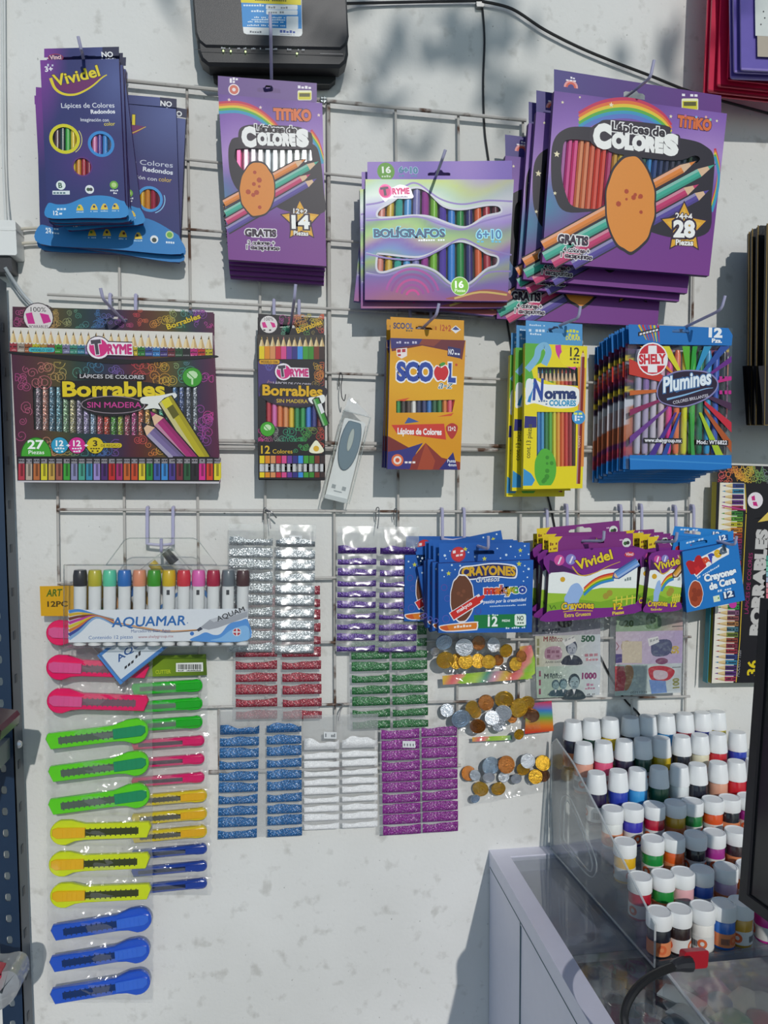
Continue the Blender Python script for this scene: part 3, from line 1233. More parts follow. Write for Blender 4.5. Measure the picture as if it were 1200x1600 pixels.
# ---- Vividel 24: wide blue boxes at the top left
def vividel_bg(u0, u1, v0, v1):
    base, pur, light = lin('#28306e'), lin('#7b3a98'), lin('#52619c')

    def f(u, v):
        s, t = (u - u0) / (u1 - u0), (v - v0) / (v1 - v0)
        c = base
        a = max(0, 1 - math.hypot(s / .34, (t + .05) / .55))
        c = mixc(c, pur, min(1, a * 1.3))
        b = max(0, 1 - math.hypot((s - .95) / .45, (t - .12) / .35))
        c = mixc(c, light, b * .9)
        g = max(0, 1 - math.hypot((s - .55) / .5, (t - .62) / .25))
        return mixc(c, lin('#4a2c7e'), g * .8)
    return f


def icons(A, pts, r=6.5):
    for i, (u, v) in enumerate(pts):
        A.poly([(u - r, v + r * .7), (u - r * .8, v - r * .1), (u - r * .3, v - r * .9), (u + r * .3, v - r * .9), (u + r * .8, v - r * .1), (u + r, v + r * .7)], '#e6c84a')
        A.ell(u + (i % 3 - 1) * 1.5, v - r * .2, r * .35, None, ['#3f9a52', '#27345c', '#6a2a2a', '#27345c'][i % 4], 8)
        A.micro((u - r, v + r * 1.25), (u + r, v + r * 1.25), 2, '#bcdcf0')


F = Face(.043, (57, 150), (275, 170), (63, 381), (282, 397))
r = carton(F, 'colored_pencil_box', 'wide dark blue pencil box of twenty-four, front one behind the narrow blue boxes', 'pencil box', .0085, '#2a2c66', window=True)
h24 = circ(234, 311, 16.5)
A = Art(F)
A.bg([(57, 150), (275, 170), (282, 397), (63, 381)], vividel_bg(57, 280, 150, 390), [h24])
A.poly([(180, 189), (210, 195), (228, 198), (214, 208), (195, 215), (165, 213)], '#6d2468')
A.line([(120, 205), (165, 215), (200, 210), (228, 198)], 4, '#d9b53e', 6, 1)
A.text('Vividel', (115, 186), (211, 195), 16, '#e8d32e', .02, '#2a2038', .03)
A.text('Lápices de Colores', (146, 250), (270, 262), 8, '#c9cfe0', .005)
A.text('Redondos', (223, 267), (270, 273), 7, '#dfe4ee', .03)
A.text('Imaginación con', (178, 275), (245, 283), 6, '#dfe4ee', .005)
A.text('color', (248, 283), (268, 285), 7, '#d9b53e', .005)
A.ring(234, 311, 16.5, 21, '#3f97da')
A.ring(235, 311, 22.5, 24, '#8cc4ea', a0=-70, a1=20)
A.blob([(62, 352), (90, 356), (130, 345), (185, 338), (232, 342), (270, 362), (281, 372), (282, 397), (172, 389), (63, 381)], '#2b7fc2', 5)
A.text('24', (71, 364), (80, 365), 7, '#e6f2fa', .02)
A.micro((71, 358), (92, 359.5), 3.5, '#cfe5f5')
A.micro((81, 365), (93, 366), 3, '#cfe5f5')
icons(A, [(144, 364), (167, 364), (192, 366), (216, 369)])
A.ell(241, 374, 6.5, None, '#e8eef0')
A.ell(241, 375, 4, None, '#3d4a44', 8)
A.ell(265, 367, 6.5, None, '#c9dca0')
A.ell(265, 367, 4.5, None, '#6fb04a')
A.micro((259, 380), (273, 381), 3, '#e6f2fa')
A.build('printed_front', r)
pane(F, r, [h24])


def vtab(A, TL, TR, nu, nv, sl):
    A.poly([(TR[0] - 26, TR[1] - 26 * sl), TR, (TR[0], TR[1] + 14), (TR[0] - 26, TR[1] + 14 - 26 * sl)], '#23284a')
    A.text('NO', (nu, nv), (nu + 18, nv + 18 * sl), 8, '#f2f3f5', .03)
    A.micro((nu - 1, nv + 5), (nu + 19, nv + 5 + 18 * sl), 3, '#c9cde0')


tabcard(F, r, .0085, (56, 136), (276, 154.5), vividel_bg(57, 280, 130, 380), slot(166, 151, 30, 6, .08, 2), lambda A: vtab(A, (56, 136), (276, 154.5), 250.5, 165, .1))
ORI = ['yellow', 'gold', 'crimson', 'dark red']
for i, (u, c) in enumerate(zip((221.5, 230, 239, 247.5), ('#e2b01e', '#d98a1c', '#a81d3a', '#6e1430'))):
    stick(F, u, 290, 332, 8.6, c, 'round_pencil', ORI[i] + ' round pencil behind the single round window of the wide blue box', 'pencil', 'round pencils in the wide blue box', kind='round')
aTL = F.loc(57, 150)
aTR = F.loc(275, 170)
rears(r, F, aTR, [((290, 186), .034, 4.2, 'tilted to the right'), ((270, 177), .0253, -1.5, 'nearest the wall, its left edge showing')],
      'wide dark blue box of twenty-four pencils,', 'wide blue boxes of twenty-four pencils')

# ---- Vividel 12: narrow blue boxes in front
F = Face(.095, (62.7, 94), (185.7, 92), (74, 340), (196.5, 339))
r = carton(F, 'colored_pencil_box', 'narrow dark blue box of twelve round pencils, front one of the stack at top left', 'pencil box', .0085, '#4a2560', window=True)
hs = [circ(101, 217, 19), circ(158, 225, 16.5), circ(128.7, 260.5, 14)]
A = Art(F)
A.bg([(62.7, 94), (185.7, 92), (196.5, 339), (74, 340)], vividel_bg(62, 190, 94, 340), hs, 8)
A.micro((70, 104), (84, 103.5), 4, '#cfd3e6', 4)
A.text('3+', (70.5, 112), (83, 111.5), 8, '#f2f2f6', .03)
A.blob([(79, 122), (84, 134), (95, 141), (112, 146), (135, 140), (160, 119), (166, 118), (140, 122), (110, 128), (92, 130)], '#6d2468', 5)
A.line([(79, 122), (86, 138), (100, 147), (120, 147), (142, 136), (160, 121), (167, 117)], 5, '#e3cf2c', 6, 1.5)
A.text('Vividel', (86, 134), (157, 118), 17, '#e8d32e', .025, '#2a2038', .03, arch=-1)
A.text('Lápices de Colores', (96, 168.6), (179, 168), 7.6, '#e6e9f2', .005)
A.text('Redondos', (142, 177.6), (180, 177), 6.2, '#eef0f6', .03)
A.text('Imaginación con', (126, 189.5), (170, 190), 5.4, '#e6e9f2', .005)
A.text('color', (163, 196.5), (180, 196), 6, '#e8d32e', .005)
A.ring(101, 217, 18.8, 24, '#d8d022')
A.ring(103, 217, 24.5, 25.5, '#e9e27a', a0=-60, a1=30)
A.ring(158, 225, 16.3, 21, '#2f8ad2')
A.ring(128.7, 260.5, 13.8, 16, '#5d2a78')
A.ell(95, 289.5, 7.4, None, '#e4efec')
A.text('B', (91.5, 293.5), (97.5, 293.5), 8, '#2b5a4a', .03)
A.poly([(82, 298), (109, 298), (109, 304), (82, 304)], '#dbe6ea')
A.micro((83, 303), (108, 303), 4, '#5b7a86')
A.ell(140, 296, 7, None, '#e8eef0')
A.ell(138, 296, 3, None, '#3b5c40', 8)
A.ell(142, 296, 3, None, '#4a4a52', 8)
A.ell(178, 289, 6.6, None, '#6fae3a')
A.ell(178, 289, 4, None, '#bcd98a')
A.micro((172, 299), (185, 299), 2.5, '#dfe4ee')
A.micro((174, 303), (186, 303), 2.5, '#f2f2f6')
A.blob([(75, 318), (90, 319.5), (108, 318), (130, 309), (150, 305.5), (172, 307), (188, 313), (195.6, 317), (196.5, 339), (135, 340.5), (74, 340)], '#2e8ccd', 5)
A.micro((83.5, 328.5), (104, 328), 4, '#e2f0fa')
A.text('12', (83.5, 336), (91, 336), 6.5, '#f2f8fc', .03)
A.micro((92, 335.5), (104.5, 335.2), 4, '#e2f0fa')
icons(A, [(125, 325), (147, 324), (163, 323.5), (180.5, 323)], 5.8)
A.build('printed_front', r)
pane(F, r, hs)


def v12tab(A):
    vtab(A, (69, 76), (186, 73), 159, 89, -.02)
    A.ell(87, 90, 12, 6, '#b03048')
    A.ell(87, 90, 11, 5, '#4a2468')
    A.text('Vinci', (78, 93), (96, 92), 6.5, '#f0c8c8', .03)


tabcard(F, r, .0085, (69, 76), (186, 73), vividel_bg(66, 188, 74, 320), slot(131, 90, 40, 5, -.02, 1), v12tab)
for i, (u, c, cn) in enumerate([(88, '#5c3b3a', 'brown'), (96.5, '#213a38', 'dark green'), (105, '#3fae38', 'green'), (113.5, '#e0c41c', 'yellow'), (122, '#d8901c', 'orange'), (130.3, '#b0202c', 'red'), (138.5, '#8e1830', 'dark red'), (147, '#d87fb0', 'pink'), (155, '#5a3a92', 'purple'), (163.5, '#3a8ed8', 'light blue'), (172, '#24345e', 'navy')]):
    stick(F, u, 190, 279, 8, c, 'round_pencil', '%s round pencil, %s from the left in the narrow blue box' % (cn, ordn(i)), 'pencil', 'round pencils in the narrow blue box', kind='round')
aBR = F.loc(196.5, 339)
rears(r, F, aBR, [((201, 346), .085, .3, 'second in the stack'), ((205, 347), .075, -1.5, 'third in the stack'), ((223, 349), .064, -4.5, 'tilted, its lower corner out at the right'), ((197, 345), .053, 2.2, 'rearmost, its edge out at the left')],
      'narrow dark blue box of twelve pencils,', 'narrow blue boxes of twelve pencils')


# ---- purple boxes with the rainbow
def rainbow(A, arcs, wd, cols=('#c8305a', '#e8743a', '#e8c83a', '#5ab04a', '#3a9ac0')):
    for i, c in enumerate(cols):
        A.line([(u, v + i * wd * .8) for u, v in arcs], wd, c, 6)


def titiko_bg(u0, u1, v0, v1):
    def f(u, v):
        s, t = (u - u0) / (u1 - u0), (v - v0) / (v1 - v0)
        c = ramp([(0, lin('#6a4596')), (.18, lin('#8a62b4')), (.38, lin('#b08ccc')), (.55, lin('#7a5aa8')), (.72, lin('#74388c')), (1, lin('#7b3a8c'))], t + .05 * math.sin(s * 9))
        b = max(0, 1 - math.hypot((s + .02) / .3, (t - .62) / .2))
        return mixc(c, lin('#3f8aa8'), b)
    return f


def numstar(A, u, v, R, top, num, hs=1.):
    A.star(u, v, R * 1.1, '#33243a', 5, .52, 4)
    A.star(u, v, R, '#e6a92e', 5, .5, 4)
    A.star(u, v + R * .03, R * .8, '#eebb45', 5, .5, 4)
    A.text(top, (u - R * .38, v - R * .38), (u + R * .34, v - R * .34), R * .24, '#f6f2ec', .03, '#33243a', .09)
    A.text(num, (u - R * .46, v + R * .36), (u + R * .46, v + R * .38), R * .62, '#fbfaf6', .05, '#33243a', .09)
    A.text('Piezas', (u - R * .36, v + R * .72), (u + R * .38, v + R * .75), R * .22, '#fbfaf6', .03, '#5a3a20', .09)


def sharp_icon(A, u, v, r):
    A.ell(u, v, r * 1.25, None, '#f2e2e2')
    A.ring(u, v, r * .4, r, '#d9725e')
    A.micro((u - r, v - r * 1.5), (u + r, v - r * 1.5), r * .6, '#f4eef4', 3)
    A.micro((u - r, v - r * 2.1), (u + r, v - r * 2.1), r * .6, '#f4eef4', 3)


def yellow_icon(A, u, v, w):
    A.poly(rrect(u - w, v - w * .7, u + w, v + w * .7, 2, 2), '#f2f0c8')
    A.poly([(u - w * .9, v - w * .4), (u + w * .9, v - w * .4), (u + w * .9, v + w * .6), (u - w * .9, v + w * .6)], '#d9cf2e')
    A.poly([(u - w * .75, v - w * .3), (u + w * .75, v - w * .3), (u + w * .75, v + w * .2), (u - w * .75, v + w * .2)], '#5c5a2c')
    A.micro((u - w, v - w), (u + w, v - w * .9), w * .4, '#f4eef4')


F = Face(.075, (341, 147), (503.5, 161), (357, 405.5), (510, 416))
r = carton(F, 'colored_pencil_box', 'tall purple rainbow box of fourteen pencils, front one under the router', 'pencil box', .009, '#5d3070', window=True)
win = [(368, 233), (400, 231), (486, 233), (488, 250), (470, 255), (450, 265), (438, 275), (425, 280), (400, 284), (376, 262), (366, 246)]
A = Art(F)
A.bg([(341, 147), (503.5, 161), (510, 416), (357, 405.5)], titiko_bg(341, 510, 150, 412), [win], 9)
rainbow(A, [(342, 161), (372, 160), (400, 169), (424, 187), (440, 206)], 4.6)
rainbow(A, [(486, 203), (497, 220), (504, 243)], 4)
A.bg(spline([(359, 224), (374, 214), (440, 216), (487, 224), (500, 246), (506, 300), (507, 331), (470, 334), (437, 326), (415, 312), (378, 302), (362, 280), (357, 250)], 5, True), '#2c2733', [win])
A.blob([(373, 205), (384, 196), (410, 195), (465, 198), (476, 205), (487, 209), (487, 229), (470, 233), (400, 232), (376, 226)], '#332c3a', 5)
for a, b, c in (((350, 318), (477, 249), '#e8893a'), ((352, 334), (498, 252), '#3fae96'), ((354, 347), (485, 272), '#c8386e'), ((355, 360), (495, 279), '#5a4a9e')):
    A.pencil(a, b, 10.5, c, '#2a2430', .11)
splash(A, 402, 296, 27, 42, '#e08a3a', '#b5482a', seed=3, edge='#2c2733')
A.text('TiTiKO', (427.5, 186), (486.5, 188.5), 16, '#e0703a', .06, '#4a2a4e', .05)
A.text('Lápices de', (398, 206), (464, 209), 11.5, '#2a2430', .04, '#f4f2f2', .075)
A.text('C', (378, 227), (401, 227), 26, '#f6f5f2', .09)
A.text('OLORE', (402, 225), (462, 227), 16.5, '#f6f5f2', .09)
A.text('S', (463, 227), (483, 227.5), 23, '#f6f5f2', .09)
numstar(A, 470, 345, 31, '12+2', '14')
A.text('GRATIS', (382.5, 368.5), (432, 370), 10.5, '#33243a', .06, '#f4f2f2', .08)
A.text('2 colores +', (387, 382), (429.5, 383), 6.5, '#33243a', .03, '#f4f2f2', .09)
A.text('1 sacapuntas', (385, 389), (437, 391), 6.5, '#33243a', .03, '#f4f2f2', .09)
for u, v in ((358, 156), (407, 168), (498, 180)):
    A.star(u, v, 3, '#f0d8d0')
A.build('printed_front', r)
pane(F, r, [win])


def t14tab(A):
    sharp_icon(A, 365.5, 140, 7)
    yellow_icon(A, 476, 149, 11)


tabcard(F, r, .009, (340.5, 118.5), (495, 130), '#6d5090', slot(420, 141, 36, 7, .06, 4), t14tab, 30)
for i in range(11):  # pale silvery barrels: the white glare on the window is put into their colours
    stick(F, 373 + i * 11.4, 226, 296, 10.6, ['#d86a9a', '#e0b8c8', '#d8d0d8', '#e0dcdc', '#cfd6da', '#dcdfe0', '#e2e2e0', '#d2d6d8', '#e0e0dc', '#d4d8da', '#c8ccd0'][i], 'colored_pencil', '%s pencil with window glare in its colour, %s from the left in the tall purple rainbow box' % (['pink', 'pale pink', 'pale', 'silvery', 'silvery', 'silvery', 'silvery', 'silvery', 'silvery', 'silvery', 'silvery'][i], ordn(i)), 'pencil', 'pencils in the tall purple box', glit=mat('glare_barrel', '#ffffff', .2, .5, attr=True))
aBL = F.loc(357, 405.5)
rears(r, F, aBL, [((358, 412.5), .055, .0, 'second from the front'), ((358, 420), .044, .3, 'third from the front'), ((359, 428.5), .0345, 0, 'fourth from the front'), ((360, 434), .025, .5, 'nearest the wall')],
      'tall purple rainbow box under the router,', 'tall purple boxes of fourteen pencils')

F = Face(.112, (866, 142), (1136, 177.5), (847, 410), (1108, 431))
r = carton(F, 'colored_pencil_box', 'wide purple rainbow box of twenty-eight pencils, front one of its stack', 'pencil box', .0095, '#4c2a6a', window=True)
win = spline([(880, 228), (892, 218), (937, 224), (962, 240), (1053, 251), (1086, 243), (1091, 253), (1050, 276), (1000, 305), (950, 318), (938, 326), (897, 323), (884, 303), (877, 268)], 4, True)
A = Art(F)
A.bg([(866, 142), (1136, 177.5), (1108, 431), (847, 410)], titiko_bg(850, 1136, 150, 425), [win], 11)
rainbow(A, [(905, 178), (928, 165), (955, 157), (985, 156), (1012, 164), (1034, 178), (1048, 196)], 6.5, ('#c8305a', '#e8743a', '#e8c83a', '#5ab04a', '#3a9ac0', '#5a7ac8'))
rainbow(A, [(1117, 232), (1123, 260), (1120, 290), (1112, 318)], 4)
A.bg(spline([(861, 270), (864, 223), (882, 202), (913, 198), (980, 205), (1070, 217), (1102, 228), (1116, 249), (1112, 310), (1107, 362), (1060, 372), (1010, 360), (948, 332), (885, 331), (866, 304)], 6, True), '#2a2632', [win])
A.blob([(922, 204), (935, 192), (955, 187), (1040, 196), (1048, 208), (1062, 212), (1061, 233), (1050, 241), (1000, 238), (930, 228)], '#332c3a', 5)
for a, b, c in (((848, 383), (1087, 252), '#e8893a'), ((850, 401), (1117, 257), '#3fae96'), ((864, 412), (1092, 288), '#c8386e'), ((895, 414), (1108, 297), '#5a4a9e')):
    A.pencil(a, b, 13.5, c, '#2a2430', .09)
splash(A, 985, 318, 38, 74, '#e5903c', '#b5482a', seed=8, edge='#2a2632')
A.text('TiTiKO', (1058, 196.5), (1111, 204), 15, '#e0703a', .06, '#4a2a4e', .05)
for u, v, c in ((1071, 181, '#c86a9a'), (1088, 183, '#8ab0e0'), (1103, 183, '#e8b0a0'), (1110, 187, '#8ad0b0')):
    A.ell(u, v, 2, None, c, 8)
A.text('Lápices de', (955, 204), (1039, 214), 13, '#2a2430', .04, '#f6f4f2', .075)
A.text('C', (926, 227.5), (955, 230), 30, '#f8f7f3', .09)
A.text('OLORE', (955, 229), (1036, 238), 19, '#f8f7f3', .09)
A.text('S', (1036, 239), (1060, 241), 26, '#f8f7f3', .09)
numstar(A, 1069, 356, 37, '24+4', '28')
A.text('GRATIS', (871, 379), (919, 383.5), 12, '#33243a', .06, '#f4f2f2', .08)
A.text('4 colores +', (880, 393), (921, 396.5), 7, '#33243a', .03, '#f4f2f2', .09)
A.text('1 sacapuntas', (876, 401.5), (925, 406), 7, '#33243a', .03, '#f4f2f2', .09)
for u, v, q in ((879, 160, 2.5), (906, 152, 2), (870, 241, 5), (867, 302, 3), (1048, 182, 3), (1120, 189, 2.5), (955, 164, 4)):
    A.star(u, v, q, '#f2e6c0')
A.build('printed_front', r)
pane(F, r, [win])


def t28tab(A):
    A.ring(892, 137, 5, 11, '#e8a0a0', a0=0, a1=180)
    A.ring(892, 137, 5, 8, '#d9604e', a0=0, a1=180)
    A.micro((887, 122), (899, 124), 3, '#f4eef4', 3)
    A.micro((884, 126), (901, 128), 3, '#f4eef4', 3)
    yellow_icon(A, 1078, 163, 13)


tabcard(F, r, .0095, (865.5, 108), (1127, 149.5), lambda u, v: mixc(lin('#433c82'), lin('#6a3a86'), (u - 865) / 262), slot(991, 149, 33, 9, .15, 3), t28tab, 36)
c28 = ['#a8559e', '#d8388a', '#e23c86', '#e28a50', '#e2814c', '#e0693e', '#e24a2c', '#e0401f', '#b8306a', '#d09a1e', '#d8b81e', '#bab020', '#7ba02c', '#3a7a38', '#1f5a3c', '#2f86c8', '#26407c', '#24305e', '#2a2a4c', '#3a3444', '#2c2a3a', '#20303c', '#203820']
n28 = ['mauve', 'pink', 'hot pink', 'light orange', 'salmon', 'orange', 'red-orange', 'vermilion', 'magenta', 'gold', 'yellow', 'olive yellow', 'lime', 'green', 'dark green', 'sky blue', 'blue', 'navy', 'dark violet', 'grey', 'black', 'dark teal', 'dark olive']
for i in range(23):
    u = 884 + i * 9.0
    stick(F, u, 212 + i * 1.0, 335, 8.4, c28[i], 'colored_pencil', '%s pencil, %s from the left in the wide purple rainbow box' % (n28[i], ordn(i)), 'pencil', 'pencils in the wide purple box', lean=-10)
aTL = F.loc(865.5, 108, -.0095) + (-.0095,)
rears(r, F, aTL, [((838, 141), .076, .5, 'second from the front'), ((826, 159), .062, .2, 'third from the front'), ((789, 210), .04, -1.0, 'nearest the wall, its lower left lettering showing')],
      'wide purple rainbow box at upper right,', 'wide purple boxes of twenty-eight pencils')


# ---- foil pen box
def holo(u, v):
    w = v + 14 * math.sin((u - 560) / 38.) + 5 * math.sin((u + v) / 17.)
    st = [(250, lin('#8f74c8')), (283, lin('#a8b86a')), (300, lin('#9fb8a6')), (318, lin('#c2cec6')), (340, lin('#8d7cc0')), (352, lin('#6f8f6a')), (366, lin('#8fb56a')), (380, lin('#9a8a8a')), (392, lin('#6e4f9a')), (405, lin('#5a7ab0')), (420, lin('#7f9a4a')), (438, lin('#5a4a92')), (455, lin('#7a3a86')), (480, lin('#8a4a6a'))]
    c = ramp(st, w)
    return mixc(c, lin('#7d4f9e'), .35 * max(0, min(1, (u - 700) / 90.)))


F = Face(.074, (571, 280), (803, 280.5), (570, 468.5), (793, 471))
r = carton(F, 'pen_box', 'holographic purple-green box of sixteen pens, front one of its stack', 'pen box', .0095, '#5b4a9a', window=True)


def z3(pts):
    return [(540 + x / 3.529, 200 + y / 3.529) for x, y in pts]


w1 = spline(z3([(180, 490), (185, 450), (262, 402), (330, 345), (395, 328), (455, 352), (540, 430), (640, 448), (780, 425), (845, 430), (855, 465), (770, 487), (690, 538), (640, 546), (570, 527), (470, 490), (380, 482), (270, 492)]), 5, True)
w2 = spline(z3([(172, 780), (175, 705), (200, 694), (380, 712), (470, 692), (560, 642), (635, 625), (710, 648), (780, 692), (838, 712), (832, 755), (775, 780), (690, 852), (630, 870), (575, 855), (500, 792), (420, 760), (350, 755), (290, 770), (210, 795)]), 5, True)
A = Art(F)
A.bg([(571, 280), (803, 280.5), (793, 471), (570, 468.5)], holo, [w1, w2], 7)
for wv in (w1, w2):
    A.line(wv + wv[:1], 3.2, '#b4b5c0')
for k, (off, c) in enumerate(((0, '#a9abb8'), (4, '#7a68a8'))):
    A.line(z3([(112, 505 + off), (250, 502), (400, 490), (520, 530), (640, 560), (760, 515), (915, 475)]), 2.6, c, 6)
    A.line(z3([(112, 690 + off), (250, 720), (400, 722), (520, 672), (640, 612), (760, 662), (915, 700)]), 2.6, c, 6)
    A.line(z3([(112, 800 + off), (220, 812), (360, 770), (480, 800), (570, 870), (680, 880), (780, 800), (910, 790)]), 2.6, c, 6)
    A.line(z3([(112, 420 + off), (220, 400), (330, 320), (400, 308), (520, 390), (640, 420), (780, 400), (920, 405)]), 2.6, c, 6)
A.blob(z3([(560, 945), (640, 920), (760, 890), (890, 905), (893, 950)]), '#8a3a3a', 4)
A.line(z3([(600, 940), (740, 905), (890, 920)]), 3, '#c0a050', 4)
for i in range(5):
    A.ring(*z3([(370, 930)])[0], 8 + i * 8, 11.5 + i * 8, ['#b8207e', '#8a2a86', '#a8287e', '#7a2a80', '#94308a'][i], 26, 12, 165)
A.blob(z3([(255, 330), (300, 312), (350, 328), (368, 360), (365, 388), (250, 390), (215, 405), (185, 350)]), '#e9e4ee', 4)
A.ell(*z3([(220, 348)])[0], 10.5, None, '#e05a9e')
A.ell(*z3([(217, 350)])[0], 8.5, None, '#c2286e')
A.text('T', z3([(197, 372)])[0], z3([(242, 366)])[0], 11, '#3a2a44', .06)
A.text('RYME', z3([(257, 365)])[0], z3([(354, 362)])[0], 8.5, '#c2286e', .06, '#f2e4ee', .05)
A.micro(z3([(255, 383)])[0], z3([(360, 383)])[0], 2.2, '#6a5a7a')
A.text('BOLÍGRAFOS', z3([(155, 602)])[0], z3([(550, 600)])[0], 11.8, '#23486e', .05, '#7fd4e4', .05)
A.micro(z3([(400, 624)])[0], z3([(548, 622)])[0], 3.4, '#e8ecf2')
A.text('6+10', z3([(722, 610)])[0], z3([(860, 610)])[0], 13, '#3a6f9e', .03, '#8fdcec', .07)
A.micro(z3([(722, 632)])[0], z3([(765, 632)])[0], 4, '#5ab0d0')
A.micro(z3([(802, 632)])[0], z3([(860, 632)])[0], 4, '#5ab0d0')
u, v = z3([(630, 872)])[0]
A.ell(u, v, 14.5, None, '#dfe6d8')
A.ell(u, v, 13.6, None, '#72b51f')
A.text('16', (u - 7.5, v + 2.5), (u + 6, v + 2.5), 10, '#f6fbf0', .04)
A.text('Piezas', (u - 8, v + 9), (u + 8.5, v + 9), 4.5, '#e6f2d4', .02)
A.build('printed_front', r, FOIL)
pane(F, r, [w1, w2])


def boltab(A):
    A.ell(603, 268, 13.6, None, '#5f9f2e')
    A.text('16', (597, 270), (611, 270), 9, '#f2f7ea', .04)
    A.micro((596, 277), (611, 277), 3.4, '#d4e6c4')
    A.text('6+10', (623, 270), (653, 271), 9, '#3f7d9e', .04, '#a8c8e0', .05)
    A.micro((623, 276), (632, 276), 3, '#4f8fb0')
    A.micro((642, 276), (652, 276), 3, '#4f8fb0')


tabcard(F, r, .0095, (574, 253), (800, 251), lambda u, v: mixc(lin('#7f66bc'), lin('#9b7ec9'), .5 + .5 * math.sin(u / 22.)), slot(686, 272, 35, 5, 0, 4), boltab, 34)
cb = ['#e08a7c', '#d8b018', '#3fb0a0', '#4f9edc', '#8a86c0', '#a02a94', '#7dbe1e', '#5a3aa8', '#3a86d8', '#1f8a34', '#2f2270', '#e2601c', '#b01a30', '#5a1a26']
nb = ['salmon', 'gold', 'teal', 'light blue', 'lavender', 'magenta', 'lime green', 'violet', 'sky blue', 'green', 'dark purple', 'orange', 'red', 'maroon']
for i in range(14):
    stick(F, 598 + i * 13.6, 286 if i not in (0, 1, 13) else 300, 452, 12, cb[i], 'ballpoint_pen', '%s pen, %s from the left in the holographic pen box' % (nb[i], ordn(i)), 'pen', 'pens in the holographic box', kind='round', lean=-5 + i * .6)
aBL = F.loc(570, 468.5)
rears(r, F, aBL, [((564, 482), .061, -.8, 'second from the front'), ((553, 470), .048, 5.6, 'nearest the wall, tilted down to the right')],
      'holographic purple-green pen box behind the front one,', 'holographic boxes of pens')


# ---- black boxes with rainbow mandalas
def curls(A, u0, u1, v0, v1, n, seed, hue=None, avoid=(), size=(5, 11), wd=1.1):
    rnd = random.Random(seed)
    for i in range(n):
        u, v = rnd.uniform(u0, u1), rnd.uniform(v0, v1)
        if any(inside((u, v), a) for a in avoid):
            continue
        s = (u - u0) / (u1 - u0)
        c = hue(s, (v - v0) / (v1 - v0))
        R = rnd.uniform(*size)
        a0 = rnd.uniform(0, 6.28)
        sg = rnd.choice((-1, 1))
        turns = rnd.uniform(1.1, 1.8)
        pts = []
        for k in range(15):
            t = k / 14
            q = R * (1 - .8 * t)
            a = a0 + sg * turns * 6.28 * t
            x, y = u + q * math.cos(a), v + q * math.sin(a)
            pts.append((min(max(x, u0), u1), min(max(y, v0), v1)))
        A.line(pts, wd, c, 0, wd * .8)
        if rnd.random() < .35:
            for q in (R * .55, R * 1.05):
                A.ring(min(max(u + R * 1.2, u0 + q), u1 - q), min(max(v, v0 + q), v1 - q), q - wd * .8, q, c, 12)


hst = [(0, lin('#a8407e')), (.12, lin('#b86a6a')), (.22, lin('#b09a50')), (.32, lin('#4f8a78')), (.42, lin('#3a6aa0')), (.52, lin('#7a4a98')), (.6, lin('#c03a50')), (.68, lin('#c8703a')), (.76, lin('#c8a83a')), (.84, lin('#4a9a7a')), (.9, lin('#6a4a9a')), (1, lin('#c83a8e'))]
hue27 = lambda s, t: ramp(hst, s)
dk27 = lambda u, v: tuple(x * .16 + .006 for x in ramp(hst, (u - 20) / 320))


def tryme(A, u, v, k, edge='#f0e8ee'):
    A.ell(u, v, 12.5 * k, None, '#26182a')
    A.poly([(u + 4 * k, v - 7 * k), (u + 34 * k, v - 6 * k), (u + 36 * k, v + 9 * k), (u + 6 * k, v + 8 * k)], '#26182a')
    A.ell(u, v, 11.6 * k, None, edge)
    A.poly([(u + 5 * k, v - 6 * k), (u + 34 * k, v - 5 * k), (u + 35 * k, v + 8 * k), (u + 6 * k, v + 7 * k)], edge)
    A.ell(u, v, 9.5 * k, None, '#d42a7e')
    A.text('T', (u - 6 * k, v + 6 * k), (u + 4 * k, v + 5 * k), 13 * k, '#4a4450', .07, '#e8e0e8', .05)
    A.text('RYME', (u + 9 * k, v + 6 * k), (u + 34 * k, v + 6 * k), 9.5 * k, '#cc2a7a', .06)


def tips(A, u0, v0, du, sl, n, cols, hb, ht, vert=False):
    "row of drawn pencil points: hb body height, ht cone height"
    for i in range(n):
        u, v = u0 + i * du, v0 + i * du * sl
        h = du * .47
        c = cols[i % len(cols)]
        A.poly([(u - h, v + ht), (u, v), (u + h, v + ht)], '#e6cf9e')
        A.poly([(u + h * .1, v + ht), (u, v), (u + h, v + ht)], '#c9a873')
        A.z -= 2 * A.step
        A.poly([(u - h * .3, v + ht * .3), (u, v - .3), (u + h * .3, v + ht * .3)], c)
        if hb:
            A.poly([(u - h, v + ht), (u + h, v + ht), (u + h, v + ht + hb), (u - h, v + ht + hb)], c)


pc = ['#b83a4a', '#b8a898', '#b86a3a', '#d8cc2e', '#c8a04a', '#a05a4a', '#3fa03a', '#8a8ab0', '#4aa08a', '#3a8aa8', '#9a8ac8', '#4a2a6a', '#c02a2a', '#a82a6a', '#c8642a', '#c84a2a', '#e0c82e', '#2a8a3a', '#3a5aa8', '#3a8ad0', '#4a3a8a', '#7a2a3a', '#2a5a3a', '#26242a', '#d82a8a', '#d8402a', '#e0d02e']
F = Face(.05, (15.6, 511.4), (332, 520), (27.6, 753.5), (342.6, 755.6))
r = carton(F, 'colored_pencil_box', 'wide black mandala box of twenty-seven erasable pencils at the left', 'pencil box', .012, '#8a2a6a', window=True)
win = [(51, 603.5), (180, 606), (308, 604), (310, 672), (215, 680), (120, 677), (53, 671)]
A = Art(F)
A.bg([(15.6, 511.4), (332, 520), (342.6, 755.6), (27.6, 753.5)], dk27, [win], 14)
keep = [[(48, 598), (312, 598), (312, 684), (48, 684)]]
curls(A, 24, 333, 566, 712, 150, 4, hue27, keep)
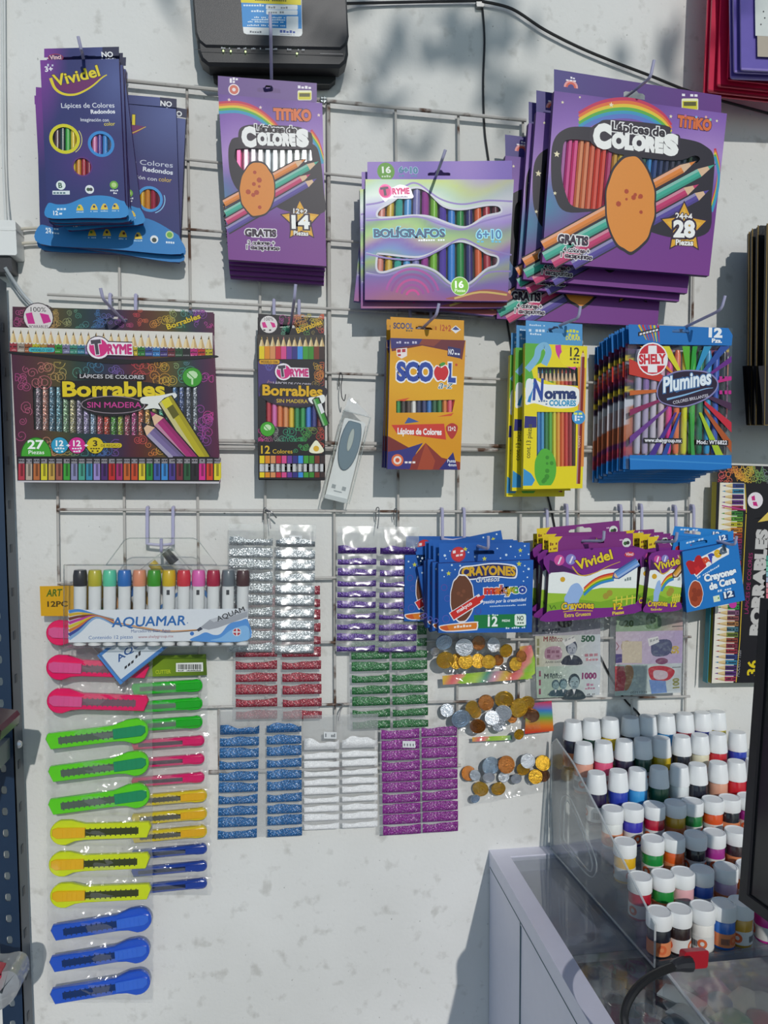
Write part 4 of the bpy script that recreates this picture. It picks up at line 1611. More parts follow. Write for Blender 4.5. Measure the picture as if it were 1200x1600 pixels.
A.poly([(15.6, 511.4), (332, 520), (332.5, 545), (240, 545), (130, 541), (16.5, 537)], '#ded9cf')
tips(A, 21, 515, 11.75, .031, 27, pc, 0, 20)
for i in range(27):
    u, v = 21 + i * 11.75, 535 + i * .36
    c = mixc(lin(pc[i]), (0, 0, 0), .35)
    A.poly([(u - 5.6, v), (u - 2.8, v + 2.5), (u, v), (u + 2.8, v + 2.5), (u + 5.6, v), (u + 5.9, v + 15), (u - 5.3, v + 15)], c)
    A.micro((u - 5, v + 8), (u + 5, v + 8), 2.5, '#17151c', 4)
    A.micro((u - 5, v + 13), (u + 5, v + 13), 2.5, mixc(lin(pc[i]), (1, 1, 1), .2), 4)
A.blob([(17, 549), (60, 553), (130, 556), (170, 560), (215, 562), (270, 558), (333, 555), (333, 559), (270, 564), (190, 569), (110, 563), (60, 557), (17, 553)], '#15131a', 4)
A.poly(rrect(45, 543, 85.5, 550, 3, 3, .01), '#3fb0b8')
A.text('MODELO 1507', (49, 549), (82, 549.5), 4, '#155a66', .02)
tryme(A, 154, 543.5, 1.55)
A.poly([(121, 584), (228, 586), (228, 594), (121, 592)], '#141118')
A.text('LÁPICES DE COLORES', (125, 590.6), (225, 592.5), 6, '#d8d4d8', .01)
A.blob([(98, 603), (110, 596), (180, 593), (262, 603), (262, 622), (225, 635), (200, 648), (160, 650), (130, 640), (124, 625), (98, 622)], '#17141a', 5)
A.text('Borrables', (98, 619), (258, 619), 23, '#e2c81e', .035, '#14110a', .06)
A.ell(177, 632.5, 51, 14.6, '#9a8a94')
A.ell(177, 632.5, 49.5, 13.4, '#1b141c')
A.text('SIN MADERA', (136.5, 637), (221, 637), 9, '#c83a8e', .012)
A.blob([(222, 621), (250, 618), (272, 614), (276, 620), (262, 630), (258, 640), (240, 638), (225, 640), (232, 632), (221, 630)], '#e4e4de', 4)
A.pencil((318, 719), (258, 624), 22, '#b8aa20', '#15131a', .001)
A.poly([(252, 627), (263, 620), (270, 632), (259, 639)], '#d8cc2a')
A.poly([(261, 638), (270, 632), (280, 648), (271, 655)], '#5e5a1a')
A.pencil((303, 722), (235, 643), 19, '#a82a72', '#15131a', .2)
A.pencil((284, 722), (222, 661), 18, '#7a6a9a', '#15131a', .22, '#2a2436')
A.poly([(270, 713), (333, 714), (333, 724), (270, 724)], '#17141a')
A.ell(300.5, 589.5, 16.4, None, '#1f5a1c')
A.ell(300.5, 589.5, 15.4, None, '#3c9a2c')
A.ell(300.5, 586, 9, 7, '#bfe0b0', 9)
A.line([(300.5, 590), (300.5, 601)], 3, '#bfe0b0')
A.line([(291, 580), (310, 598)], 1.5, '#3c9a2c')
A.ell(57, 713, 24, 31, '#1f5a1c', 24, 0, 0, 180)
A.ell(57, 713, 22.6, 29.6, '#43a22f', 24, 0, 0, 180)
A.text('27', (43.5, 701), (69, 701), 13.5, '#f6faf2', .03)
A.text('Piezas', (45, 709.5), (69.5, 709.5), 6, '#f0f6ea', .01)
for u, c, n in ((93.6, '#2f9ac0', '12'), (120.6, '#d0288a', '12'), (149, '#d8c020', '3')):
    A.ell(u, 696, 14, None, '#14110a')
    A.ell(u, 696, 13.2, None, c)
    A.text(n, (u - 6 if len(n) > 1 else u - 3.5, 697), (u + 6 if len(n) > 1 else u + 3.5, 697), 9, '#f6f6f6' if n != '3' else '#3a3210', .03)
    A.micro((u - 8, 702), (u + 8, 702), 3, '#e6eef2' if n != '3' else '#5a4e12')
    A.micro((u - 6, 706.5), (u + 6, 706.5), 3, '#e6eef2' if n != '3' else '#5a4e12')
A.poly(rrect(156, 692.5, 190.5, 699.5, 3), '#d8c020')
A.text('DE REGALO', (158, 698.2), (188, 698), 4, '#4a4010', .01)
A.text('+', (104, 699), (110, 699), 6, '#f0f0f0', .03)
A.text('+', (132, 699), (138, 699), 6, '#f0f0f0', .03)
A.poly([(27, 713.5), (341, 715), (342.6, 755.6), (27.6, 753.5)], '#1a151c')
for i in range(27):
    u = 34 + i * 11.75
    c = lin(pc[i])
    A.poly([(u - 4.5, 717), (u + 4.5, 717), (u + 4.5, 724), (u - 4.5, 724)], '#8a868c')
    A.micro((u - 4.5, 721), (u + 4.5, 721), 2.4, '#2a262c', 3)
    A.poly([(u - 4.8, 724.5), (u + 4.8, 724.5), (u + 4.9, 750), (u - 4.9, 750)], c)
    A.poly([(u - 1.5, 725), (u + 2.5, 725), (u + 2.5, 744), (u - 1.5, 744)], mixc(c, (0, 0, 0), .6))
    A.z -= 3 * A.step
A.up()
A.poly([(27, 751), (342.5, 752.5), (342.6, 755.6), (27.6, 753.5)], '#c9c4c8')
A.build('printed_front', r)
pane(F, r, [win])


def b27tab(A):
    curls(A, 22, 332, 484, 512, 70, 11, hue27, size=(3, 7), wd=.9)
    A.ell(60, 496, 24, None, '#2a1a2a')
    A.ell(60, 496, 22.6, None, '#dcd6d4')
    A.text('100%', (48, 487), (72, 487.5), 7.5, '#2a2a2a', .0)
    A.poly([(40, 490), (50, 488), (55, 506), (44, 506)], '#c82a8a')
    A.poly([(62, 489), (76, 492), (80, 503), (68, 506)], '#c82a8a')
    A.text('BORRABLES', (46, 513), (75, 513), 5, '#2a2a2a', .0)
    A.text('Borrables', (262, 515), (314, 497), 8.5, '#d8bc24', .03, '#14110a', .05)


tabcard(F, r, .012, (19.5, 479), (333.6, 488), dk27, slot(179, 499, 40, 6, .03, 3), b27tab, 36)
g27 = ['#8a7884', '#c89080', '#5a7f94', '#6a98a4', '#8fb08a', '#b8b088', '#9a90a8', '#a89ac0', '#9ab0c8', '#c85a6a', '#d8503a', '#5aa03a', '#a8b83a', '#b85a72', '#b84a88', '#c86a50', '#d0a050', '#a0a058', '#4a9a80', '#3a8a90', '#4a78a8', '#5a6a9a', '#7a8090', '#8f96a0']
nm = ['dusty mauve', 'peach', 'steel blue', 'teal grey', 'pale green', 'sand', 'lilac grey', 'lavender', 'powder blue', 'rose', 'coral red', 'green', 'lime', 'raspberry', 'magenta', 'salmon', 'amber', 'olive', 'sea green', 'teal', 'denim blue', 'slate violet', 'grey', 'silver']
for i in range(24):
    stick(F, 58.5 + i * 10.7, 596, 682, 9.2, g27[i], 'erasable_pencil', '%s glittery pencil, %s from the left in the wide black mandala box' % (nm[i], ordn(i)), 'pencil', 'glittery pencils in the wide black box', glit=glitter('glit_' + g27[i][1:], g27[i], '#%02x%02x%02x' % tuple(int(x * 255 * .6) for x in lin(g27[i])), .35, .35, 900, .12))
aBR = F.loc(342.6, 755.6)
rears(r, F, aBR, [((344, 753), .0295, .0, 'its pink side showing')], 'second wide black mandala box behind the first,', 'wide black boxes of twenty-seven pencils')

# narrow box of twelve
F = Face(.06, (401.7, 523), (508, 523.5), (403.5, 748.5), (508, 750))
r = carton(F, 'colored_pencil_box', 'narrow black mandala box of twelve erasable pencils left of the tilted clear pack', 'pencil box', .012, '#1c1a20', window=True)
win = [(415, 619), (430, 627), (460, 632), (490, 630), (497, 640), (503, 666), (470, 668), (415, 666)]
h12 = [(0, lin('#3f7ac0')), (.25, lin('#7a4a98')), (.45, lin('#b83a78')), (.62, lin('#c88a3a')), (.8, lin('#b8b03a')), (1, lin('#c8503a'))]
hue12 = lambda s, t: ramp(h12, s) if t < .6 else ramp([(0, lin('#c8388a')), (.4, lin('#3a9a78')), (.7, lin('#3f9a4a')), (1, lin('#b83a3a'))], s)
A = Art(F)
A.bg([(401.7, 523), (508, 523.5), (508, 750), (403.5, 748.5)], '#211f26', [win])
A.poly([(403, 565), (440, 565), (430, 600), (404, 620)], '#4a3a78')
curls(A, 404, 506, 566, 616, 55, 21, hue12, [[(425, 565), (490, 565), (490, 605), (425, 605)]], (4, 8), .9)
curls(A, 404, 506, 668, 710, 60, 22, lambda s, t: hue12(s, .9), [], (4, 8), .9)
c12 = ['#e8cc1e', '#e08a20', '#d8905a', '#c8283a', '#d84a8a', '#6a3a94', '#33307e', '#3a8ed8', '#3f9a3a', '#3a8a2e', '#7a3426', '#3a2a2a']
n12 = ['yellow', 'orange', 'tan', 'crimson', 'pink', 'purple', 'navy', 'blue', 'green', 'dark green', 'brown', 'black']
A.poly([(402, 523), (508, 523.5), (507.5, 562), (403, 561)], '#3a3430')
tips(A, 409, 526, 8.55, .005, 12, c12, 20, 15)
A.poly(rrect(405, 562, 437, 569, 3), '#dca01e')
A.text('MODELO 1506', (408, 567.6), (434, 567.8), 4, '#4a3410', .02)
tryme(A, 443, 581, 1.15)
A.text('LÁPICES DE COLORES', (427, 600.5), (486, 603.5), 4.4, '#cfc8d4', .01)
A.blob([(408, 601), (440, 600), (505, 604), (507, 622), (480, 636), (440, 634), (410, 622)], '#2a2632', 5)
A.text('Borrables', (410, 617), (504, 619.5), 15.5, '#e2b01e', .035, '#1a150a', .05)
A.ell(456, 627, 29, 7.5, '#3c2c44')
A.text('SIN MADERA', (432, 629), (481, 630), 5.6, '#d8b83a', .012)
A.blob([(482, 622), (494, 620), (506, 617), (507, 628), (496, 632), (486, 630)], '#eceee8', 4)
A.pencil((509, 664), (493, 623), 8.5, '#3f9a3a', '#1c1a20', .001)
A.poly([(496, 632), (502, 630), (507, 644), (502, 647)], '#e6e6e6')
A.ell(418, 670.5, 12.2, None, '#16240f')
A.ell(418, 670.5, 11.3, None, '#44a52e')
A.ell(418, 668, 6, 5, '#c4e4b4', 9)
A.line([(411, 663), (425, 678)], 1.3, '#44a52e')
A.poly([(403, 690), (508, 690), (508, 711), (403, 711)], '#1c1a1e')
curls(A, 404, 506, 690, 708, 20, 23, lambda s, t: hue12(s, .9), [[(405, 690), (460, 690), (460, 711), (405, 711)]], (3, 6), .8)
A.text('12', (408, 708.5), (422, 708.5), 12, '#e2b82a', .02)
A.text('Colores', (426, 708.5), (457, 708.5), 6.5, '#e2b82a', .005)
A.blob([(494, 688), (500, 694), (506, 704), (500, 708), (488, 708), (483, 704), (488, 694)], '#f2efd0', 4)
A.ell(494, 701, 4.6, None, '#e0b030')
for i in range(12):
    u = 409.5 + i * 8.6
    for a, b, c in ((712, 724, c12[i]), (725, 737, '#c9c9c9'), (738, 746, c12[i])):
        A.poly([(u - 3.7, a), (u + 3.7, a), (u + 3.7, b), (u - 3.7, b)], c)
        A.z -= A.step
    A.poly([(u + 1, 725), (u + 3.7, 725), (u + 3.7, 737), (u + 1, 737)], '#26242a')
A.build('printed_front', r)
pane(F, r, [win])


def b12tab(A):
    curls(A, 405, 506, 491, 523, 40, 31, hue12, [[(405, 490), (435, 490), (435, 524), (405, 524)]], (3, 7), .9)
    A.ell(420, 507, 13.5, None, '#e4dedc')
    A.text('100%', (413, 501), (427, 501), 5, '#333333', 0)
    A.poly([(409, 504), (414, 503), (418, 512), (411, 512)], '#d82a8a')
    A.poly([(422, 503), (429, 505), (431, 511), (426, 512)], '#d82a8a')
    A.micro((411, 517), (429, 517), 3.4, '#444444')
    A.text('Borrables', (465, 521), (504, 506), 8, '#e2b82a', .03, '#14110a', .05)


tabcard(F, r, .012, (403.3, 490), (506.7, 497), '#241f26', slot(456, 509, 38, 7, .05, 3), b12tab, 34)
cw = ['#c01a34', '#d86ab0', '#e0783a', '#e0925a', '#e2bc1e', '#1f8a4a', '#2a9a4a', '#3a7ed8', '#2c2a7e', '#8a2a2a']
for i, c in enumerate(cw):
    stick(F, 420 + i * 8.9, 612, 672, 8.2, c, 'erasable_pencil', '%s pencil, %s from the left in the narrow black mandala box' % (['crimson', 'pink', 'orange', 'light orange', 'yellow', 'green', 'bright green', 'blue', 'navy', 'brown'][i], ordn(i)), 'pencil', 'pencils in the narrow black box')
aBL = F.loc(403.5, 748.5)
rears(r, F, aBL, [((404.5, 750), .040, -.4, 'only its dark edge showing')], 'second narrow black mandala box behind the first,', 'narrow black boxes of twelve pencils')

# ---- orange school box
F = Face(.086, (610, 528), (727.7, 531.7), (605, 733), (719, 734))
r = carton(F, 'colored_pencil_box', 'orange pencil box with red apple lettering, front one of its stack', 'pencil box', .0095, '#2c2c6a', window=True)
win = [(619, 626.5), (711, 624.5), (706.5, 644), (619, 645)]
A = Art(F)
A.bg([(610, 528), (727.7, 531.7), (719, 734), (605, 733)], lambda u, v: mixc(lin('#dd9512'), lin('#e6a91c'), .5 + .5 * math.sin((v - u * .4) / 24.)), [win])
A.poly([(610, 528), (727, 531.7), (722, 562), (700, 548), (660, 540), (612, 549)], '#6a2430')
A.poly([(610, 528), (660, 529.5), (655, 538), (611, 545)], '#332c72')
A.poly([(660, 529.5), (690, 530.5), (678, 541), (655, 538)], '#8a3a2a')
A.micro((615, 536.5), (652, 537), 3.6, '#c9c4dc')
A.poly([(700, 541), (720, 545), (719, 560), (699, 556)], '#2a2a66')
A.text('NO', (700.5, 553.5), (709, 554), 8, '#e8e8f0', .03)
A.micro((710, 554), (719, 555), 4, '#e8e8f0')
A.poly([(619, 545), (636, 543.5), (636, 556), (627.5, 560.5), (620, 556)], '#f0e4e0')
A.micro((620, 551), (635, 550), 5, '#b82a3a')
A.micro((621, 556.5), (634, 556), 4.4, '#b82a3a')
A.text('SCO', (619.5, 593.5), (677, 594.5), 26, '#2446a0', .06, '#f2f2f4', .06)
A.text('L', (700, 595.5), (712, 596), 26, '#2446a0', .06, '#f2f2f4', .06)
A.blob([(689, 573), (697, 570), (702, 578), (701, 588), (695, 596.5), (689, 595), (683, 596.5), (677, 588), (677, 578), (682, 570.5)], '#f2f2f4', 5)
A.blob([(689, 575), (696, 571.5), (700.5, 579), (699.5, 587), (694, 594.5), (689, 593), (684, 594.5), (679, 587), (678.5, 579), (683, 572)], '#cf2430', 5)
A.blob([(686, 570), (692, 566), (696, 568), (691, 572)], '#3a9a3a', 4)
A.line([(688, 575), (687, 569)], 1.3, '#4a3020')
A.text('a-z', (685, 607), (708, 607), 12, '#2a6a78', .0, '#f2f2f4', .04, .35)
A.ell(713, 570, 2, None, '#c8402a', 8)
A.poly([(619, 625), (640, 621.5), (632, 627)], '#d8542a')
A.poly([(683, 651), (709, 645), (705, 650)], '#d8542a')
A.poly([(632, 662), (638, 652), (655, 659)], '#3a5a9a')
A.poly([(611.7, 664), (694, 662), (697, 687), (620, 677)], '#d23a2e')
A.text('Lápices de Colores', (621, 678), (690, 679.5), 9, '#f6f0ee', .04)
A.blob([(706, 661), (715, 666), (713, 677), (706, 686), (699, 677), (697, 667)], '#b8322e', 4)
A.text('12+2', (700, 673), (712, 673), 6.5, '#f2e8e6', .03)
A.poly([(605, 733), (606, 681), (640, 700), (662, 722), (660, 734)], '#7a2a28')
A.poly([(605, 733), (606, 706), (630, 702), (661, 692), (650, 708), (640, 733)], '#33307c')
A.poly([(640, 734), (645, 715), (665, 692), (690, 715), (719, 722), (719, 734)], '#8a2f2a')
A.poly([(652, 734), (665, 692), (680, 720), (676, 734)], '#a8452a')
A.ell(621, 719, 9.4, None, '#e0693a')
A.ell(621, 719, 6.4, None, '#f0e0d4')
A.ell(621, 719, 3.4, None, '#d8542a')
A.micro((632, 724), (650, 724), 4.4, '#f2e8e6')
A.poly([(686, 733.5), (708, 706.5), (715, 734)], '#2a2a76')
A.text('Punta', (699, 722.5), (712, 722.5), 4.6, '#eceef6', .02)
A.text('4mm', (700, 728.5), (713, 728.5), 4.4, '#eceef6', .02)
A.build('printed_front', r)
pane(F, r, [win])


def sctab(A):
    A.text('SCO', (614.5, 513), (633, 513.5), 8.5, '#3a3a62', .04)
    A.text('OL', (633.5, 513.5), (645.5, 514), 8.5, '#4a5a8a', .04)
    A.micro((634, 518), (645, 518), 3, '#6a5a3a')
    A.text('12+2', (687.5, 516.5), (704.5, 517.5), 9, '#b84a20', .03)
    A.poly([(704.5, 514.5), (712, 508.5), (720, 515), (712, 521)], '#e6e6ea')
    A.poly([(706.5, 514.5), (712, 510), (718, 515), (712, 516)], '#3a4a8a')


tabcard(F, r, .0095, (610, 495), (725, 500.7), '#dc9a16', slot(666, 511.5, 33, 7, .05, 3), sctab, 34)
for i, (c, n) in enumerate([('#1f8a3a', 'green'), ('#3a2a26', 'dark brown'), ('#4a3026', 'brown'), ('#ece8e0', 'white'), ('#24224e', 'navy'), ('#2a2f6a', 'dark blue'), ('#3a78c0', 'blue'), ('#1f5a36', 'dark green'), ('#2f7a36', 'mid green'), ('#e07a26', 'orange'), ('#e85a72', 'pink'), ('#e0452a', 'red-orange')]):
    stick(F, 623 + i * 8.1, 618, 652, 7.6, c, 'colored_pencil', '%s pencil, %s from the left in the orange pencil box' % (n, ordn(i)), 'pencil', 'pencils in the orange box')
aTL = F.loc(610, 528)
rears(r, F, aTL, [((604.5, 531), .058, -.3, 'second from the front'), ((603.5, 532.5), .046, .4, 'nearest the wall')], 'orange pencil box behind the apple-lettered front one,', 'orange pencil boxes')

# ---- yellow box
F = Face(.09, (820.5, 536), (917.7, 541), (817, 764.5), (910, 763))
r = carton(F, 'colored_pencil_box', 'yellow box of twelve colouring pencils, front one of its stack', 'pencil box', .0095, '#dcc81e', window=True)
w1 = [(840, 573.5), (902.5, 574.5), (903, 603), (870, 601), (840.5, 590)]
w2 = [(839, 643.5), (900, 644), (899, 728), (870, 729), (838.5, 729)]
A = Art(F)
A.bg([(820.5, 536), (917.7, 541), (910, 763), (817, 764.5)], '#ecd81c', [w1, w2])
A.poly([(820.5, 536), (845, 537.3), (858, 560), (830, 575), (836, 600), (820, 606)], '#5cae3e')
A.line([(824, 578), (838, 560), (842, 545), (852, 540), (857, 552), (850, 570)], 10, '#7fb8d8', 5)
A.line([(872, 539), (874, 552), (884, 566), (896, 572), (900, 574)], 9, '#d0369a', 5)
A.ell(893, 559, 19, 14, '#f0de22')
A.text('12', (890.5, 556.5), (905.5, 557), 13, '#3a3626', .02)
A.micro((890, 562.5), (906, 563), 4, '#4a4636')
A.micro((891, 567.5), (905, 568), 3.4, '#4a4636')
A.poly([(903, 573), (903, 640), (902, 729), (912, 729), (915, 575)], '#e08a3c')
A.pencil((903.5, 756), (911, 547), 6, '#8a2420', None, .05)
A.blob([(826, 600), (834, 592), (850, 600), (880, 602), (902, 606), (905, 618), (902, 634), (880, 638), (858, 636), (835, 630), (821, 631)], '#f4f4f0', 4)
A.text('N', (832, 623.5), (850, 623.5), 29, '#2b4ba0', .05, None, 0, .12)
A.poly([(824, 628), (832, 598), (835, 598), (829, 629)], '#2f8ac8')
A.text('orma', (850.5, 622.5), (901, 622.5), 15.5, '#24376e', .055)
A.text('COLORES', (858, 633.7), (900, 634.2), 8, '#2f9ac8', .05)
A.micro((841, 628), (856, 628), 3, '#5a7aa8')
A.micro((848, 632.5), (856, 632.5), 3, '#5a7aa8')
A.ell(904, 652, 10.5, None, '#3f96d0')
A.micro((896, 648), (911, 648), 4.6, '#e6ee6a')
A.text('1', (898, 657.5), (901, 657.5), 8, '#f2f6fa', .03)
A.micro((902, 652.5), (911, 652.5), 3.6, '#e6f0fa')
A.micro((902, 657), (911, 657), 3.6, '#e6f0fa')
A.poly([(820, 650), (838.5, 651), (838.5, 668), (819, 669)], '#31307a')
A.blob([(822, 596), (830, 592), (833, 606), (822, 624)], '#e8eef0', 4)
A.text('cont.13 piezas', (828, 716), (831, 663), 7, '#5a5a1e', .015)
A.poly([(817, 764.5), (818, 732), (830, 740), (836, 750), (828, 764)], '#3a96d0')
splash(A, 852, 732, 17, 31, '#57b23a', '#3f8f2e', seed=6, n=8)
A.poly([(817, 759), (910, 757.5), (910, 763), (817, 764.5)], '#ecd81c')
for v0, v1 in ((700, 680),):
    A.text('CONT', (906, v0), (907, v1), 3.4, '#e2c0a0', .02)
A.build('printed_front', r)
pane(F, r, [w1, w2])


def notab(A):
    A.micro((827, 509), (852, 510), 2.6, '#cfe2f4')
    A.micro((826, 518), (852, 519), 4, '#cfe2f4')
    A.micro((828, 523), (850, 524), 3, '#cfe2f4')
    A.micro((884, 519), (905, 520), 4.6, '#d8d83a')
    A.micro((888, 525), (904, 526), 4, '#d8d83a')
    A.text('DURAR', (884, 531), (907, 532), 6, '#e2dc2e', .03)


tabcard(F, r, .0095, (821.5, 500.5), (910, 506.7), '#4f97cf', slot(868, 516.5, 27, 7, .06, 3), notab, 40)
for i, (c, n) in enumerate([('#2a7ac0', 'blue'), ('#3f94c8', 'light blue'), ('#1f7a3e', 'dark green'), ('#57ad34', 'green'), ('#d8ce20', 'yellow'), ('#e8a020', 'amber'), ('#e2641e', 'orange'), ('#d02a26', 'red'), ('#a01e2a', 'dark red'), ('#4a2422', 'brown')]):
    stick(F, 842.5 + i * 6.25, 576, 735, 6, c, 'colored_pencil', '%s pencil, %s from the left in the yellow pencil box' % (n, ordn(i)), 'pencil', 'pencils in the yellow box', tipc=.12)
aTL = F.loc(821.5, 500.5, -.0095) + (-.0095,)
rears(r, F, aTL, [((807, 508), .058, .6, 'second from the front'), ((799, 520), .044, .8, 'nearest the wall')], 'yellow pencil box behind the front one,', 'yellow pencil boxes')

# ---- blue bags of felt-tip pens
F = Face(.1, (982, 506.7), (1145, 513), (984.4, 733))
r = thing('felt_pen_bag', 'clear and blue bag of twelve felt-tip pens, front one of its stack', 'pen bag', F.M)
hw, hh = F.W / 2, F.H
BSC = [lin(c) for c in ('#1d6fb8', '#3a2a4a', '#8a2a4a', '#c9ccd6', '#4a2a5a', '#b86a4a', '#26222c', '#7a3a6a', '#d8c03a', '#a83a4a')]


def bag_back(a, b):
    if b < .1 or b > .88:
        c = BSC[0]
    else:
        q = int(b * 23 + 2.5 * math.sin(a * 4 + b * 9))
        c = BSC[1 + (q * 7 + int(a * 5)) % 9]
    return (((a - .5) * 2 * hw, b * hh, -.0085 - .002 * math.sin(a * 3.14)), c)


MB().grid(16, 60, bag_back).build('back_sheet', PLAS, r, None, 60)
MB().grid(20, 26, lambda a, b: ((a - .5) * 2 * hw, b * hh, -.0004 + .0011 * math.sin(a * 17 + b * 5) * math.sin(b * 13 + a * 3) * math.sin(a * 3.14))).build('clear_front', film('pouch_film', fac=.05, edge=.35, rough=.1, bump=.25, bscale=22), r, None, 60)
A = Art(F, .0016)
hd = [(982, 506.7), (1138, 512.6), (1145, 524), (1143, 540), (983, 537.5)]
A.bg(hd, '#1f74bf', [slot(1064, 517.5, 27, 5, .04, 1)])
A.poly([(984, 711), (1143, 711), (1143, 731.5), (1110, 735), (1040, 733), (984.4, 734)], '#1f78c4')
A.poly([(984, 716), (1143, 724), (1143, 726), (984, 718.5)], '#3a8ed2')
rays = [('#e2b02a', 985, 528, 1000, 541), ('#c8392e', 983, 560, 983, 585), ('#e08a2a', 1000, 541, 1012, 541), ('#d8d42e', 1032, 541, 1046, 541), ('#5ab02e', 1066, 541, 1078, 541), ('#2a9a3a', 1082, 541, 1090, 541), ('#2f92c0', 1100, 541, 1112, 541), ('#2a4f9e', 1126, 541, 1141, 541), ('#6a2a86', 1143, 556, 1143, 566), ('#c02a7a', 1143, 588, 1143, 594), ('#4a2a4a', 1143, 630, 1143, 642), ('#c82a3e', 1143, 660, 1143, 676), ('#b0562a', 1143, 690, 1143, 708), ('#a8c42e', 1118, 711, 1130, 711), ('#4a2f8a', 1014, 711, 1024, 711), ('#6a3a8a', 984, 682, 984, 694), ('#8a2a5a', 984, 640, 984, 650), ('#2a4a9a', 1034, 711, 1042, 711), ('#3f9a4a', 1080, 711, 1086, 711), ('#c8662e', 984, 610, 984, 618)]
for c, a, b, e, f in rays:
    cx, cy = 1077, 607
    k = .36
    A.poly([(a, b), (e, f), (cx + (e - cx) * k, cy + (f - cy) * k), (cx + (a - cx) * k, cy + (b - cy) * k)], c)
for v, c in ((588, '#c02a8a'), (610, '#c02a8a')):
    for u in (1124, 1132, 1138):
        A.rect(u, v, u + 4.5, v + 6, c)
A.blob([(1026, 610), (1034, 592), (1056, 580), (1084, 578), (1108, 582), (1122, 596), (1118, 612), (1100, 626), (1070, 636), (1046, 634), (1030, 626)], '#8a86b8', 5)
A.blob([(1028, 610), (1036, 593), (1057, 582), (1084, 580), (1107, 584), (1120, 597), (1116, 611), (1099, 624), (1070, 634), (1046, 632), (1031, 625)], '#2a1d36', 5)
A.text('Plumines', (1036, 613), (1113, 599), 21, '#e8f2f8', .035, '#3a6aa0', .05, .25)
A.line([(1042, 624), (1070, 617), (1100, 608), (1114, 606)], 3, '#8ab8e0', 4, .6)
A.text('COLORES BRILLANTES', (1052, 631.5), (1107, 620), 4.4, '#d8d4e0', .01)
A.ell(1019.6, 561, 24, None, '#f2eef0')
A.ell(1019.6, 561, 22, None, '#cf2a3a')
A.poly([(1013, 540), (1026, 540), (1027, 582), (1012, 582)], '#f2eef0')
A.poly([(998, 553), (1042, 552), (1042, 571), (998, 572)], '#f2eef0')
A.text('SHELY', (998.5, 568.5), (1041, 567.5), 13, '#cf2a3a', .05)
A.poly([(1005, 684), (1066, 685), (1066, 693), (1005, 692)], '#1c1a22')
A.text('www.shelygroup.mx', (1007, 690.4), (1065, 691.4), 5.6, '#ecebf0', .03)
A.poly([(1087, 687), (1138, 688), (1138, 696), (1087, 695)], '#1c1a22')
A.text('Mod.: WT6822', (1088.5, 693.6), (1136, 694.4), 5.6, '#ecebf0', .03)
A.text('12', (1107, 526), (1128.5, 527), 12.5, '#f4f6f8', .06)
A.text('Pzs.', (1112, 535), (1128, 535.5), 5.6, '#f4f6f8', .05)
for i, c in enumerate(('#d8b42e', '#c83a3a', '#8a3a8a', '#e07a2e', '#d8d02e', '#c02a5a')):
    A.line([(998 + i * 6, 507.5 + i * .2), (1010 + i * 4, 531 + i * .8)], 3.4, c, 0, 1)
A.poly([(997, 519), (1030, 511.5), (1030, 517.5), (997, 525.5)], '#1c1a22')
A.micro((999, 524), (1029, 516.5), 4.4, '#e6e2e8')
A.build('printed_film', r)
for i, (c, n) in enumerate([('#a8a0bc', 'lilac grey'), ('#8a6aa8', 'violet'), ('#b8a8c0', 'pale lilac'), ('#c8a0b0', 'dusty pink'), ('#e23a8e', 'hot pink'), ('#e8764a', 'orange'), ('#d8d82a', 'yellow'), ('#3fae3a', 'green'), ('#2a7a5a', 'dark green'), ('#3a9ad0', 'light blue'), ('#3a5ab8', 'blue'), ('#2a2a34', 'black')]):
    M = F.M @ Matrix.Translation((*F.loc(997 + i * 12.1, 709), -.0048))
    t = thing('felt_tip_pen', '%s felt-tip pen, %s from the left in the front blue bag' % (n, ordn(i)), 'pen', M, 'felt-tip pens in the front bag')
    L = F.loc(997, 545)[1] - F.loc(997, 709)[1]
    rr = 4.6 * F.k
    MB().color(mixc(lin(c), (1, 1, 1), .25) if i < 4 else c).lathe([(rr * .8, 0), (rr, .004), (rr, L * .62)], 12, axis='y').build('barrel', PLAS, t)
    MB().color(c).lathe([(rr * 1.06, L * .62), (rr * 1.06, L * .94), (rr * .7, L)], 12, axis='y').build('cap', PLAS, t)
aTL = F.loc(982, 506.7)
rears(r, F, aTL, [((972, 512), .086, 0, 'second from the front'), ((964, 516), .0735, 0, 'third from the front'), ((955, 521), .0625, 0, 'fourth from the front'), ((947, 527), .0495, 0, 'fifth from the front'), ((940, 533), .0385, 0, 'sixth from the front'), ((933, 541), .027, 0, 'nearest the wall')],
      'blue felt-tip pen bag,', 'blue bags of felt-tip pens')

# ---- blue crayon boxes with stars
F = Face(.095, (685, 880.5), (833.5, 875), (685, 989), (831, 988))
r = carton(F, 'crayon_box', 'blue starry box of twelve thick crayons, front one of its stack', 'crayon box', .012, '#1e3f86')


def stars(A, pts):
    for i, (u, v, q) in enumerate(pts):
        if q > 3:
            A.star(u, v, q, '#cfd04a')
        else:
            A.ell(u, v, q, None, '#d6e8f4', 7)


